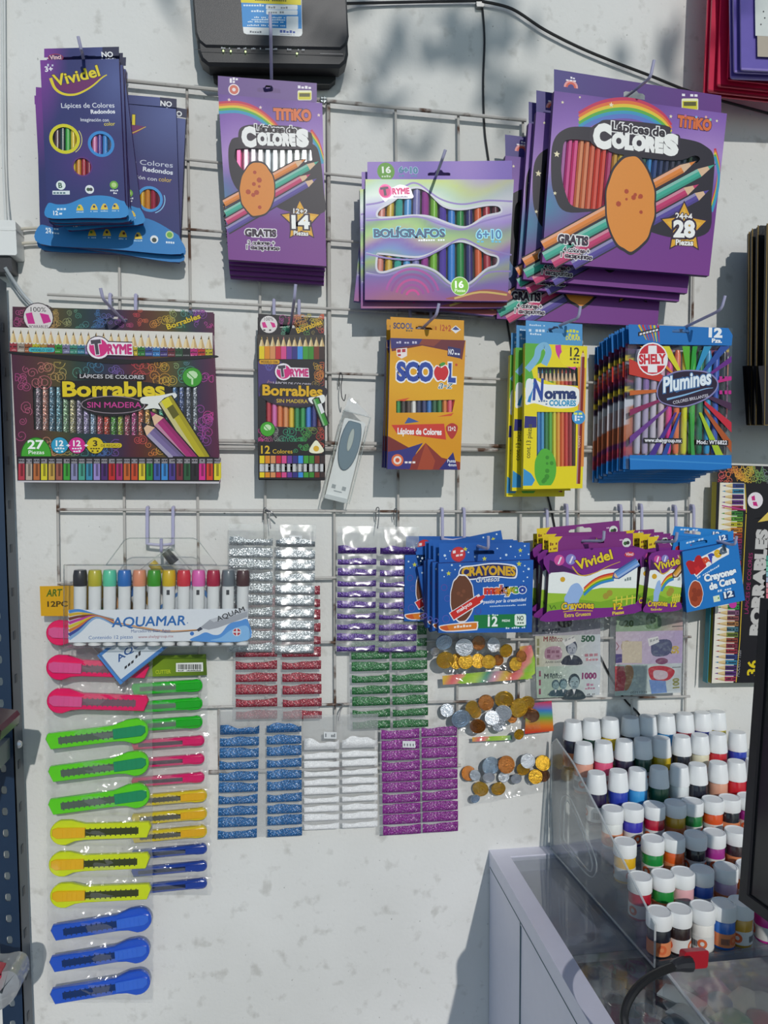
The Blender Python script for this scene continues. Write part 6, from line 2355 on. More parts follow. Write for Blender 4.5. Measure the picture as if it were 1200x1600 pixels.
seams = [963, 1013, 1065, 1118, 1172, 1223, 1275, 1322, 1371, 1420, 1469, 1517, 1567]
F, _r = strip('long strip of large cutters sealed one above another under a yellow header', 'cutter_strip', .028, (68, 77), (238, 239), seams, [(62, 916), (240, 913), (241, 963), (64, 962.5)], art_a)
CC = [('#e81a62', '#de5a94', '#8a6a76', 'pink'), ('#62d41c', '#1f9060', '#6a7a6c', 'green'), ('#d2e01c', '#e8b41c', '#4e5434', 'yellow'), ('#2458c8', '#3a6fd8', '#27447e', 'blue')]
PL = ['upper', 'middle', 'lower']
cut = [(74, 234, 990, 0), (74, 234, 1044, 1), (75, 233, 1096, 1), (73, 233, 1149, -1), (77, 234, 1200, -1), (77, 235, 1251, -1), (80, 237, 1299, 0), (78, 235, 1348, 0), (80, 237, 1397, 0), (81, 238, 1447, -1), (79, 235, 1496, -1), (80, 236, 1546, -1)]
for i, (a, b, v, m) in enumerate(cut):
    body, sl, bl, n = CC[i // 3]
    hr = i // 3 in (1, 3)
    cutter(F, 'utility_cutter', '%s large cutter, the %s of the three in the long strip' % (n, PL[i % 3]), 'large cutters in the long strip', a, b, v, 13.2, 6 if hr else (-2.5 if i < 3 else 0), (body, sl, bl), hr)


def art_b(A):
    A.poly([(275, 1036), (317, 1035), (317.5, 1049), (275, 1050)], '#e6e8e4')
    rnd = random.Random(3)
    u = 278
    while u < 314:
        w_ = rnd.choice((.8, 1.2, 1.8))
        A.rect(u, 1038, u + w_, 1046, '#2a2a2a')
        A.z -= A.step
        u += w_ + rnd.choice((.8, 1.3))
    A.up()
    A.micro((278, 1049), (314, 1048.6), 2, '#3a3a3a')
    A.text('CUTTER', (243, 1053), (267, 1052), 6, '#b8c82a', .02)


seams = [1058, 1087, 1115, 1145, 1174, 1203, 1232, 1261, 1289, 1317, 1344, 1371, 1399]
F, _r = strip('narrower strip of small cutters under an olive header, partly behind the large strip', 'small_cutter_strip', .014, (200, 204), (324, 331), seams, [(200, 1026), (322, 1022), (323.5, 1055), (200, 1058)], art_b)
CS = [('#18b81a', '#18a81e', '#5a7a5a', 'green'), ('#d81a66', '#d8307a', '#5a3a48', 'pink'), ('#d8c018', '#e0ac18', '#4a4628', 'yellow'), ('#1c3f98', '#1f48a8', '#243050', 'blue')]
for i in range(12):
    body, sl, bl, n = CS[i // 3]
    v = (seams[i] + seams[i + 1]) / 2
    cutter(F, 'utility_cutter', '%s small cutter, the %s of the three in the narrower strip' % (n, PL[i % 3]), 'small cutters in the narrower strip', 206, 320 - (3 if i < 3 else 0) + i // 6 * 4, v, 9 if i not in (3, 4, 5, 9, 10, 11) else 7.4, 3.5, (body, sl if i // 3 in (0, 2) else body, bl), True, .0035, i // 3 == 2, True)

# ================================================================== sheets of glitter sachets
SF = film('sachet_film', fac=.035, edge=.12, rough=.2, bump=.5, bscale=20)


def sachet_mesh(w, h, fill, m, seed, gl_=1.):
    "two meshes: the clear pillow and the glitter settled in its lower part"
    rnd = random.Random(seed)
    ph = [rnd.uniform(0, 6.28) for _ in range(4)]

    hp = 1.5 * h * .14 * gl_

    def prof(b):
        return min(b / .16, (1 - b) / .84)

    def pil(a, b):
        e = min(1, min(a, 1 - a) / .08)
        return ((a - .5) * w, b * h, .0005 + hp * prof(b) * e * (1 + .2 * math.sin(a * 9 + ph[0]) * math.sin(b * 5 + ph[1])))
    f = MB().grid(16, 12, pil).mesh('pouch_film', SF, 60)

    def gl(a, b):
        top = fill + .07 * math.sin(a * 5 + ph[2]) + .03 * math.sin(a * 13 + ph[3])
        bb = .03 + b * (min(.97, max(.25, top)) - .03)
        q = prof(bb) * min(1, min(a, 1 - a) / .08)
        return ((a - .5) * w * .97, bb * h, .0003 + hp * .85 * q)
    g = MB().grid(14, 6, gl).mesh('glitter_fill', m, 60)
    return f, g


def sachet_sheet(label, colr, d, cols, rows, fill, m, tag_at=None, top_extra=1.0, glare=(.7, .7)):
    "cols: (uL top, uR top, uL bottom, uR bottom) per column; rows: seal heights"
    pass
    F = Face(d, (cols[0][0], rows[0]), (cols[1][1], rows[0] + (cols[1][4] if len(cols[1]) > 4 else 0)), (cols[0][2], rows[-1]))
    r = thing('glitter_sachet_sheet', label, 'glitter sachets', F.M)
    n = len(rows) - 1
    MB().box(-F.W / 2, F.W / 2, 0, F.H, -.0005, 0).build('backing', film('sheet_film', fac=.08, edge=.4, rough=.15, bump=.3, bscale=30, haze=.12), r, None, 0)
    for ci, cl in enumerate(cols):
        w = (F.loc(cl[1], rows[0])[0] - F.loc(cl[0], rows[0])[0]) * .985
        hs = F.loc(cl[0], rows[1])[1] - F.loc(cl[0], rows[2])[1]
        kinds = [sachet_mesh(w, hs * .985, fill + dv, m, 10 * ci + k, glare[ci]) for k, dv in enumerate((-.06, .0, .08))]
        big = sachet_mesh(w, F.loc(cl[0], rows[0])[1] - F.loc(cl[0], rows[1])[1], fill * .45 * (hs / hs), m, 77 + ci, glare[ci])
        for i in range(n):
            t = (i + 1) / n
            u = ((cl[0] + (cl[2] - cl[0]) * t) + (cl[1] + (cl[3] - cl[1]) * t)) / 2
            off = cl[4] if len(cl) > 4 else 0
            x, y = F.loc(u, rows[i + 1] + off)
            f, g = big if i == 0 and top_extra > 1 else kinds[(i * 7 + ci * 3) % 3]
            o = link('sachet', f, r, Matrix.Translation((x, y, .0002)))
            link('glitter_fill', g, o)
    if tag_at:
        A = Art(F, .0045)
        u, v = tag_at
        A.poly([(u - 10, v - 5.5), (u + 10, v - 5), (u + 10, v + 5.5), (u - 10, v + 5)], '#dfe1e2')
        A.micro((u - 8, v + 2.6), (u + 8, v + 3), 5.5, '#6a6e74', 7)
        A.build('price_sticker', r)
    return r


def rws(a, b, n, first=None):
    if first:
        return [a] + [first + (b - first) * i / (n - 1) for i in range(n)]
    return [a + (b - a) * i / n for i in range(n + 1)]


G = dict(silver=('#c9cfd2', '#8a9094'), red=('#a81a38', '#7a0f26'), purple=('#5a2a98', '#3a1a6a'), green=('#1f7a3a', '#0f4f22'), blue=('#1a6fb0', '#0f4a80'), white=('#ffffff', '#ffffff'), mag=('#9c1a9a', '#6a1070'))
GM = {k: glitter('glitter_' + k, a, b, .7 if k == 'silver' else (.0 if k == 'white' else .25), .35, 1400., .055) for k, (a, b) in G.items()}
sachet_sheet('sheet of red glitter sachets hanging below the silver sheet', 'red', .016, [(366, 434, 370, 432), (437, 501, 441, 504)], rws(910, 1124, 11), .72, GM['red'])
sachet_sheet('sheet of silver glitter sachets right of the marker case', 'silver', .024, [(357, 428, 357, 426), (430, 494, 428, 492, 2)], rws(818, 1019, 10, 853), .8, GM['silver'], (462, 842), 1.6, (.4, 1.))
sachet_sheet('sheet of green glitter sachets between the purple and magenta sheets', 'green', .015, [(546, 608, 551, 610), (609, 667, 612, 671, -2)], rws(940, 1139, 11), .72, GM['green'])
sachet_sheet('sheet of purple glitter sachets left of the blue crayon boxes', 'purple', .024, [(527, 590, 524, 588), (593, 655, 590, 652, 1)], rws(822, 1018, 10, 866), .58, GM['purple'], None, 1.6, (.95, 1.))
sachet_sheet('sheet of blue glitter sachets right of the cutter strips', 'blue', .020, [(343, 407, 340, 402), (415, 472, 415, 475, -3)], rws(1108, 1310, 10, 1148), .8, GM['blue'], None, 1.6, (.75, .75))
sachet_sheet('sheet of white glitter sachets between the blue and magenta sheets', 'white', .019, [(474, 531, 475, 530), (533, 591, 535, 590, -3)], rws(1118, 1296, 10, 1172), .7, GM['white'], (516, 1149), 1.6, (.7, .7))
sachet_sheet('sheet of magenta glitter sachets under the green sheet', 'magenta', .021, [(594, 656, 598, 658), (657, 715, 659, 717, -4)], rws(1138, 1304, 10), .95, GM['mag'], (639, 1163))

# ================================================================== bags of toy coins
CB = film('coin_bag_film', fac=.03, edge=.3, rough=.12, bump=.8, bscale=30)


def coin_bag(label, d, quad, header, coins, where, seed):
    (TL, TR, BR, BL) = quad
    F = Face(d, TL, TR, BL)
    r = thing('toy_coin_bag', label, 'bag of toy coins', F.M)
    rnd = random.Random(seed)
    c = [Vector(F.loc(*p)) for p in quad]

    def fn(sg):
        def f(a, b):
            p = c[3].lerp(c[2], a).lerp(c[0].lerp(c[1], a), b)
            q = (math.sin(math.pi * a) * math.sin(math.pi * b)) ** .5 if 0 < a < 1 and 0 < b < 1 else 0
            e = rnd.uniform(-.0015, .0015)
            return (p.x + e, p.y + e, sg * (.0095 * q + (rnd.uniform(-.001, .001) if q else 0)))
        return f
    MB().grid(16, 12, fn(1)).build('front_film', CB, r, None, 70)
    MB().grid(10, 8, fn(-1)).build('back_film', CB, r, None, 70)
    A = Art(F, .0009)
    for poly, fnc in header:
        A.bg(poly, fnc, [], 6)
    A.build('header_card', r)
    SP = {'s': ('silver', '#d6dbe2'), 'g': ('gold', '#e0b038'), 'b': ('bronze', '#a0642c'), 'k': ('pale blue silver', '#b4cade')}
    order = sorted(range(len(coins)), key=lambda i: coins[i][1])
    cnt = {}
    for i in order:
        k, x, y, rr = coins[i]
        u, v = 660 + x / 5.4545, 980 + y / 5.4545
        q = rr / 5.4545 * F.k
        lx, ly = F.loc(u, v)
        tilt = Matrix.Rotation(rnd.uniform(-.35, .35), 4, 'X') @ Matrix.Rotation(rnd.uniform(-.35, .35), 4, 'Y') @ Matrix.Rotation(rnd.uniform(0, 6), 4, 'Z')
        zz = ((order.index(i) * 5) % 7 - 3) * .0016
        n = cnt.get(k, 0)
        cnt[k] = n + 1
        mb = MB().color(SP[k][1])
        mb.lathe([(q * .93, -.0009), (q, -.0005), (q, .0006), (q * .96, .0014), (q * .86, .0014), (q * .82, .0005), (q * .62, .0005), (q * .6, .0009), (q * .55, .0009), (q * .53, .0004), (q * .01, .0004)], 24)
        num = rnd.choice(('1', '5', '10', '2', '20'))
        gv, gf = glyphs(num, .02, 0)
        w_ = max(p[0] for p in gv)
        mb.add([((p[0] - w_ / 2) * q * .95, (p[1] - .34) * q * 1.1, .0012) for p in gv], gf)
        o = mb.build('toy_coin', METALC, None, F.M @ Matrix.Translation((lx, ly, zz)) @ tilt, 30)
        tag(o, '%s toy coin, %s of its colour from left in the %s coin bag' % (SP[k][0], ordn(n), where), 'coin', 'toy coins in the %s bag' % where)


candy = lambda u, v: ramp([(0, lin('#8ac02a')), (.25, lin('#b8d45a')), (.4, lin('#4f9a8a')), (.55, lin('#d89ab0')), (.7, lin('#d8b83a')), (.85, lin('#e0606a')), (1, lin('#e8a08a'))], ((u * 1.3 + v * .7) % 120) / 120.)
fruit = lambda u, v: ramp([(0, lin('#d0283a')), (.3, lin('#3a7ac0')), (.5, lin('#5aa83a')), (.75, lin('#e0802a')), (1, lin('#c82a26'))], (v - 1095) / 50.)
coin_bag('top clear bag of toy coins right under the blue crayon boxes', .034, [(674, 962), (822, 960), (836, 1050), (668, 1056)], [([(676, 962), (820, 960), (821, 972), (676, 974)], candy)],
         [('k', 180, 125, 70), ('s', 350, 165, 76), ('g', 195, 280, 76), ('g', 290, 295, 64), ('g', 365, 290, 64), ('g', 475, 290, 62), ('g', 560, 290, 60), ('b', 485, 140, 62), ('s', 605, 150, 62), ('g', 705, 195, 58), ('b', 650, 285, 48), ('g', 790, 310, 58), ('b', 845, 250, 50), ('s', 110, 210, 40)], 'top', 1)
coin_bag('middle clear bag of toy coins with its fruit-coloured header folded over', .023, [(690, 1058), (836, 1050), (845, 1140), (672, 1150)], [([(691, 1056), (752, 1050), (826, 1046), (832, 1060), (760, 1066), (692, 1070)], candy), ([(812, 1010), (830, 1008), (836, 1030), (836, 1052), (824, 1062), (812, 1058)], candy)],
         [('k', 325, 775, 82), ('s', 215, 715, 56), ('g', 420, 685, 60), ('g', 460, 730, 52), ('b', 540, 640, 66), ('g', 690, 610, 80), ('g', 820, 685, 82), ('g', 890, 655, 72), ('b', 935, 760, 70), ('s', 690, 730, 72), ('s', 595, 775, 62), ('b', 465, 835, 66), ('g', 815, 905, 45), ('b', 770, 780, 42), ('s', 660, 840, 60)], 'middle', 2)
coin_bag('lowest clear bag of toy coins above the bare wall', .014, [(728, 1152), (864, 1146), (858, 1236), (726, 1260)], [([(738, 1152), (800, 1149), (800, 1156), (738, 1159)], candy), ([(822, 1100), (862, 1095), (865, 1142), (820, 1147)], fruit)],
         [('k', 580, 1180, 76), ('b', 710, 1165, 72), ('g', 865, 1215, 56), ('g', 1030, 1160, 64), ('b', 400, 1255, 60), ('s', 445, 1255, 46), ('s', 560, 1270, 50), ('g', 960, 1270, 60), ('b', 1045, 1275, 52), ('s', 700, 1285, 48), ('s', 800, 1290, 46), ('g', 500, 1385, 66), ('g', 650, 1380, 60), ('k', 450, 1460, 40), ('s', 890, 1130, 62)], 'lowest', 3)

# ================================================================== packs of play money
def note(F, quad, label, bgf, paint, z):
    A = Art(F, z)
    A.bg(quad, bgf, [], 8)
    paint(A)
    o = A.mb.build('play_banknote', MATTE, None, F.M, 0)
    sm = o.modifiers.new('thickness', 'SOLIDIFY')
    sm.thickness = .0002
    return tag(o, label, 'play money', 'play banknotes in the clear packs')


def bust(A, u, v, k, hair, skin, coat):
    A.blob([(u - 13 * k, v + 18 * k), (u - 11 * k, v + 9 * k), (u - 4 * k, v + 5 * k), (u + 4 * k, v + 5 * k), (u + 12 * k, v + 9 * k), (u + 14 * k, v + 18 * k)], coat, 4)
    A.ell(u, v - 6 * k, 8 * k, 10 * k, hair, 16)
    A.ell(u + .6 * k, v - 3.5 * k, 6.4 * k, 8.6 * k, skin, 16)
    A.line([(u - 4 * k, v - 5 * k), (u - 1 * k, v - 5.4 * k)], 1.1 * k, hair)
    A.line([(u + 2.4 * k, v - 5.4 * k), (u + 5 * k, v - 5 * k)], 1.1 * k, hair)
    A.line([(u + 1 * k, v - 4 * k), (u + 1.6 * k, v - .5 * k), (u + .2 * k, v - .2 * k)], .8 * k, hair)
    A.line([(u - 2 * k, v + 2 * k), (u + 3 * k, v + 2 * k)], .9 * k, hair)
    A.poly([(u - 2.4 * k, v + 5 * k), (u + 2.4 * k, v + 5 * k), (u, v + 12 * k)], '#e6e6e4')


def sleeve(label, d, quad):
    F = Face(d, quad[0], quad[1], quad[3])
    r = thing('clear_sleeve', label, 'sleeve', F.M)
    c = [Vector(F.loc(*p)) for p in quad]

    def fn(a, b):
        p = c[3].lerp(c[2], a).lerp(c[0].lerp(c[1], a), b)
        return (p.x, p.y, .0012 + .0012 * math.sin(a * 12 + b * 4) * math.sin(math.pi * a))
    MB().grid(18, 10, fn).build('front_film', FILM, r, None, 60)
    MB().grid(1, 1, lambda a, b: (*c[3].lerp(c[2], a).lerp(c[0].lerp(c[1], a), b), -.0015)).build('back_film', MATS['sheet_film'], r, None, 60)
    return F, r


F, r = sleeve('clear sleeve of play banknotes under the larger purple crayon boxes', .022, [(826, 962), (944, 958), (942, 1086), (830, 1092)])
gn = lambda u, v: mixc(lin('#c4c0a6'), lin('#ccd2d8'), (u - 833) / 105.)
tn = lambda u, v: mixc(lin('#a9bca8'), lin('#d2d8dc'), max(0, (u - 860) / 75.))
note(F, [(832, 960), (938, 958), (938, 991), (832, 994)], 'topmost play banknote in the left pack, half covered by a crayon box', lambda u, v: lin('#a8a4ae'), lambda A: (A.micro((847, 987), (876, 985), 4, '#5a5a66'), A.rect(837, 962, 841, 988, '#3a3a6a'), A.blob([(872, 962), (892, 960), (892, 978), (874, 979)], '#3a3436', 4)), -.0009)


def n500(A):
    for v in (998, 1012, 1028):
        A.rect(839, v, 842.5, v + 11, '#8a8a5a')
    A.text('M', (849, 1002), (856, 1002), 7, '#8a3a3a', .04)
    A.micro((858, 997.5), (874, 997), 3, '#8a4a4a')
    A.text('MÉXICO', (858, 1002.5), (879, 1002), 5, '#8a4a4a', .03)
    A.blob([(852, 1015), (862, 1010), (876, 1012), (877, 1028), (864, 1031), (852, 1028)], '#b0899a', 4)
    A.micro((854, 1021), (875, 1020), 6, '#8a5a70')
    A.micro((854, 1028), (875, 1027), 5, '#8a5a70')
    bust(A, 893, 1018, 1.12, '#3a4256', '#a8acb6', '#2c3242')
    A.text('500', (908, 1002.5), (929.5, 1002), 8.6, '#2a5a42', .05)
    A.micro((913, 1026), (935, 1025), 6, '#b87a86')
    A.micro((910, 1033), (935, 1032), 4.5, '#c88a94')
    A.text('AA4816800', (852, 1036.5), (877, 1035.5), 3.4, '#5a5a5a', .0)
    A.poly([(878, 1001), (896, 993), (900, 1001), (884, 1010)], '#e4e2de')
    A.micro((882, 1003), (898, 996), 4, '#a8a8a8')


def n1000(A):
    for v in (1048, 1062, 1076):
        A.rect(842, v, 845, v + 9, '#8a3a5a')
    A.text('M', (850, 1060), (857, 1060), 7, '#4a4a4a', .04)
    A.micro((859, 1055), (872, 1055), 3, '#4a5a5a')
    A.text('MÉXICO', (859, 1060), (878, 1059.6), 5, '#3a4a4a', .03)
    bust(A, 868, 1074, .75, '#3a5660', '#7f9a9c', '#34505a')
    bust(A, 880, 1073, .8, '#33505a', '#7a989c', '#2c4752')
    bust(A, 897, 1071, 1.15, '#2a3c46', '#93a8ac', '#2a3a42')
    A.text('1000', (909, 1060.5), (932, 1060), 8.6, '#8a2a6a', .05)
    A.micro((916, 1072), (928, 1071), 4, '#b87a96')
    A.micro((914, 1077.5), (930, 1076.5), 3.6, '#b87a96')
    A.text('AB4811220', (855, 1087), (879, 1085.6), 3.4, '#5a5a5a', .0)
    A.micro((917, 1086), (930, 1085), 2, '#6a6a6a')


note(F, [(836, 994), (938, 991), (938.5, 1039), (837, 1042)], 'grey play banknote marked 500 in the left pack', gn, n500, -.0007)
note(F, [(837, 1042), (938.5, 1039), (937, 1086), (839, 1091)], 'green-grey play banknote marked 1000 in the left pack', tn, n1000, -.0007)
F, r = sleeve('clear sleeve of play banknotes under the smaller purple crayon boxes', .022, [(954, 958), (1076, 958), (1074, 1078), (952, 1084)])
note(F, [(964, 956), (1066, 956), (1067, 985), (962, 987)], 'green play banknote marked 20 in the right pack', lambda u, v: mixc(lin('#8fa88a'), lin('#c8a8a4'), max(0, (u - 1020) / 45.)), lambda A: (A.text('20', (975, 979), (990, 979), 9, '#4f6a3a', .04), A.blob([(1012, 960), (1030, 960), (1032, 980), (1010, 981)], '#5a7a52', 4), A.line([(1050, 979), (1068, 978)], 1.2, '#3a3a3a')), -.0009)


def n50(A):
    A.poly([(962, 1022), (975, 1022), (975, 1035), (962, 1036)], '#4a3a7a')
    A.text('50', (972, 1034), (972, 1024), 6.5, '#d8d0e8', .03)
    A.ring(979, 1010, 4, 6, '#b8a060')
    A.ring(979, 1010, 7.5, 8.5, '#a08a50')
    A.ell(979, 1010, 2.5, None, '#b08a70', 10)
    A.line([(963, 1004), (967, 1010), (963, 1016)], 1.2, '#8a3a4a')
    A.rect(972, 1002, 1003, 1036, '#cfc0a8')
    A.z -= A.step
    for i in range(4):
        A.micro((994 + i * 5, 1018), (994.1 + i * 5, 996), 3, '#9a86a8', 6)
    A.blob([(1018, 1006), (1028, 1000), (1046, 1000), (1050, 1012), (1042, 1024), (1020, 1024)], '#4a4f72', 4)
    for i in range(6):
        A.line([(1030, 1010), (1042 + i * 1.6, 999 + i * 4.4)], 2, '#2f3458')
    A.ell(1026, 1012, 6, 7, '#8a8fae', 12)
    A.text('50', (1060, 1021), (1060, 1009), 10.5, '#c8a83a', .05)
    A.micro((1053, 1004), (1053.1, 990), 3.4, '#6a5a7a', 5)
    A.poly([(1012, 998), (1028, 994), (1030, 1003), (1014, 1010)], '#e2e0de')
    A.micro((1015, 1004), (1029, 999), 4, '#a8a8a8')
    A.ell(1034, 1033, 10, 5, '#7a3a62', 12)


def n100(A):
    A.poly([(961, 1041), (975, 1041), (978, 1060), (975, 1079), (961, 1080)], '#c8404a')
    A.text('100', (969, 1076), (969, 1065), 7, '#f0d8d8', .03)
    A.blob([(976, 1042), (986, 1040), (990, 1050), (988, 1062), (982, 1076), (976, 1078), (978, 1060)], '#c08a5a', 4)
    A.ell(981, 1056, 5, 5, '#d8dce0', 12)
    for i in range(3):
        A.micro((994 + i * 6, 1070), (994.1 + i * 6, 1044), 3.4, '#7a7a8a', 7)
    A.blob([(1013, 1046), (1022, 1041), (1040, 1041), (1054, 1048), (1048, 1060), (1036, 1064), (1018, 1062)], '#b82838', 5)
    A.blob([(1021, 1049), (1030, 1047), (1042, 1050), (1042, 1059), (1030, 1062), (1022, 1059)], '#c8b4bc', 4)
    A.line([(1026, 1053), (1030, 1053)], 1, '#6a3a4a')
    A.line([(1034, 1053), (1038, 1053)], 1, '#6a3a4a')
    A.poly([(1014, 1062), (1040, 1064), (1042, 1082), (1018, 1084)], '#6a8ac0')
    A.text('100', (1061, 1075), (1060.5, 1059), 9.5, '#8a8a4a', .05)
    A.text('00711224', (985, 1084), (1011, 1083), 3.4, '#6a6a6a', .0)
    A.line([(1050, 1043), (1064, 1042)], 1, '#4a4a4a')


note(F, [(962, 987), (1067, 985), (1066, 1036), (962, 1039)], 'violet play banknote marked 50 in the right pack', lambda u, v: mixc(lin('#c8b8c4'), lin('#b8a4c8'), (u - 960) / 105.), n50, -.0007)
note(F, [(961, 1039), (1065, 1036), (1064, 1082), (961, 1087)], 'red and green play banknote marked 100 in the right pack', lambda u, v: mixc(lin('#b9ccc0'), lin('#c2c8cc'), (u - 960) / 105.), n100, -.0007)

# ================================================================== tilted clear pack
F = Face(.038, (537, 641), (579, 652), (506, 778))
r = thing('clear_pack', 'small clear pack with a white and blue-grey gadget, hanging tilted', 'pack', F.M)
w, h = F.W / 2, F.H
MB().bbox(-w, w, 0, h, -.018, 0, .003, 3).build('clear_shell', film('case_plastic'), r)
MB().tube([(-w, h, 0), (w, h, 0), (w, 0, 0), (-w, 0, 0), (-w, h, 0)], .0008, 6).build('shell_rim', MATS['case_edge'], r)
MB().prism([(-w * .95, h), (w * .95, h), (w * .9, h + .004), (-w * .55, h + .022), (-w * .85, h + .022)], -.010, -.0094).build('hang_flap', film('pale_film', fac=.1, edge=.4, haze=.4), r, None, 0)
MB().bbox(-w * .8, w * .8, h * .03, h * .93, -.016, -.006, .004, 4).build('white_body', mat('pearl_white_plastic', '#e6eaea', .25, .0, coat=.4), r)
ov = [(w * .74 * math.cos(a), h * .66 + h * .31 * math.sin(a)) for a in [2 * math.pi * k / 28 for k in range(28)]]
ov = [(x * (1 if y < h * .7 else .98 + .02), min(y, h * .91)) for x, y in ov]
MB().prism(ov, -.006, -.0035, .001).build('grey_insert', mat('blue_grey_plastic', '#5f7688', .2, .2, coat=.6), r)
MB().prism([(w * .2 * math.cos(a), h * .7 + h * .13 * math.sin(a)) for a in [2 * math.pi * k / 20 for k in range(20)]], -.0035, -.0026, .0006).build('lens', mat('pale_lens', '#aeb7b4', .15, .2, coat=.6), r)
mb = MB().color('#9aa2a6')
for sx in (-1, 1):
    mb.box(sx * w * .38 - .003, sx * w * .38 + .003, h * .13, h * .175, -.006, -.0057)
mb.box(-w * .3, w * .3, h * .1, h * .112, -.006, -.0057)
mb.build('small_print', MATTE, r, None, 0)
MB().bbox(-w * .85, w * .85, -h * .002, h * .05, -.017, -.003, .003, 3).build('end_cap', mat('grey_clear_cap', '#c4cacc', .2, coat=.5), r)

# ================================================================== folders and notebooks at the right edge
def sheetbox(F, r, name, m, th, inset=0.):
    w, h = F.W / 2, F.H
    return MB().bbox(-w, w, 0, h, -th, 0, .004, 3).build(name, m, r, None, 30)


red = [(1108, 1100, 146, .055), (1112, 1107, 141, .064), (1124, 1121, 132, .073), (1139, 1137, 122, .082)]
rm = mat('red_plastic', '#cc1c48', .3, var=.08, coat=.3, sss=.1)
for i, (ut, ub, vb, d) in enumerate(red):
    F = Face(d, (ub + 14, -190), (ub + 214, -160), (ub - 22, vb))
    r = thing('document_folder', 'red plastic folder at the top right corner, ' + ['rearmost', 'second from the back', 'third from the back', 'frontmost of the red ones'][i], 'folder', F.M, 'red folders at the top right')
    sheetbox(F, r, 'cover', rm, .003)
    MB().box(-F.W / 2, F.W / 2, 0, .003, .0, .0006).build('welded_edge', mat('dark_red_plastic', '#8a0f2a', .3), r, None, 0)
pm = mat('violet_plastic', '#6a5ab0', .3, var=.08, coat=.3, sss=.1)
for i, (ut, ub, vb, d) in enumerate([(1144, 1154, 123, .094), (1150, 1167, 114, .103), (1162, 1174, 110, .112)]):
    F = Face(d, (ut - 6, -190), (1330, -175), (ub, vb))
    r = thing('document_folder', 'violet plastic folder at the top right corner, ' + ['rearmost violet one', 'middle violet one', 'front violet one'][i], 'folder', F.M, 'violet folders at the top right')
    sheetbox(F, r, 'cover', pm, .003)
    MB().box(-F.W / 2, F.W / 2, 0, .003, .0, .0006).build('welded_edge', mat('pale_violet_plastic', '#8a7ac0', .3), r, None, 0)
F = Face(.116, (1179, -60), (1260, -55), (1177, 88))
r = thing('paper_label', 'white paper label on the violet folders at the top right', 'label', F.M)
MB().box(-F.W / 2, F.W / 2, F.H * .22, F.H, -.0008, 0).build('paper', mat('label_paper', '#d6dad6', .7), r, None, 0)
MB().box(-F.W / 2 + .003, F.W / 2, 0, F.H * .22, -.0008, -.0002).build('kraft_strip', mat('kraft_paper', '#b8ac9c', .8), r, None, 0)
A = Art(F, .0002)
for u, v in ((1193, 18), (1195, 28), (1189, 38)):
    A.ell(u, v, 1.2, None, '#4a4a4e', 8)
A.build('ink_spots', r, MATTE)

bk = mat('black_notebook_cover', '#1b1a1c', .35, var=.2, bump=.2, bscale=300)
gd = mat('gold_edge', '#9a7f4a', .3, .7)
for i, (ut, vt, ub, vb, d) in enumerate([(1171, 362, 1166, 664, .045), (1176, 357, 1173, 664, .06), (1185, 352, 1184, 664, .085), (1199, 349, 1194, 664, .11)]):
    F = Face(d, (ut, vt), (1290, vt + 4), (ub, vb))
    r = thing('notebook', 'black notebook with a gold edge at the right border, ' + ['nearest the wall', 'second from the wall', 'third from the wall', 'frontmost'][i], 'notebook', F.M, 'black notebooks at the right')
    sheetbox(F, r, 'cover', bk, .006)
    e = MB().box(-F.W / 2 - .0006, -F.W / 2 + .0004, 0, F.H, -.0012, .0006)
    e.box(-F.W / 2, F.W / 2, -.0006, .0004, -.003, .0006)
    e.build('gold_edge', gd, r, None, 0)
    A = Art(F, .0004)
    A.poly([(ub - 6 - i, 572), (ub + 4, 571), (1290, 574), (1290, 668), (ub, vb)], '#242126')
    A.build('pocket_flap', r)

# ================================================================== glass-topped display counter
LAV = mat('lavender_white_enamel', '#dedeee', .38, var=.03, coat=.2)
LAVD = mat('seam_shadow_gap', '#4f6a74', .6)
Z0 = at(764, 1328, 0).z
X0 = at(764, 1328, 0).x
XI = atz(799, 1341, Z0).x
XR, DF = X0 + .95, .82


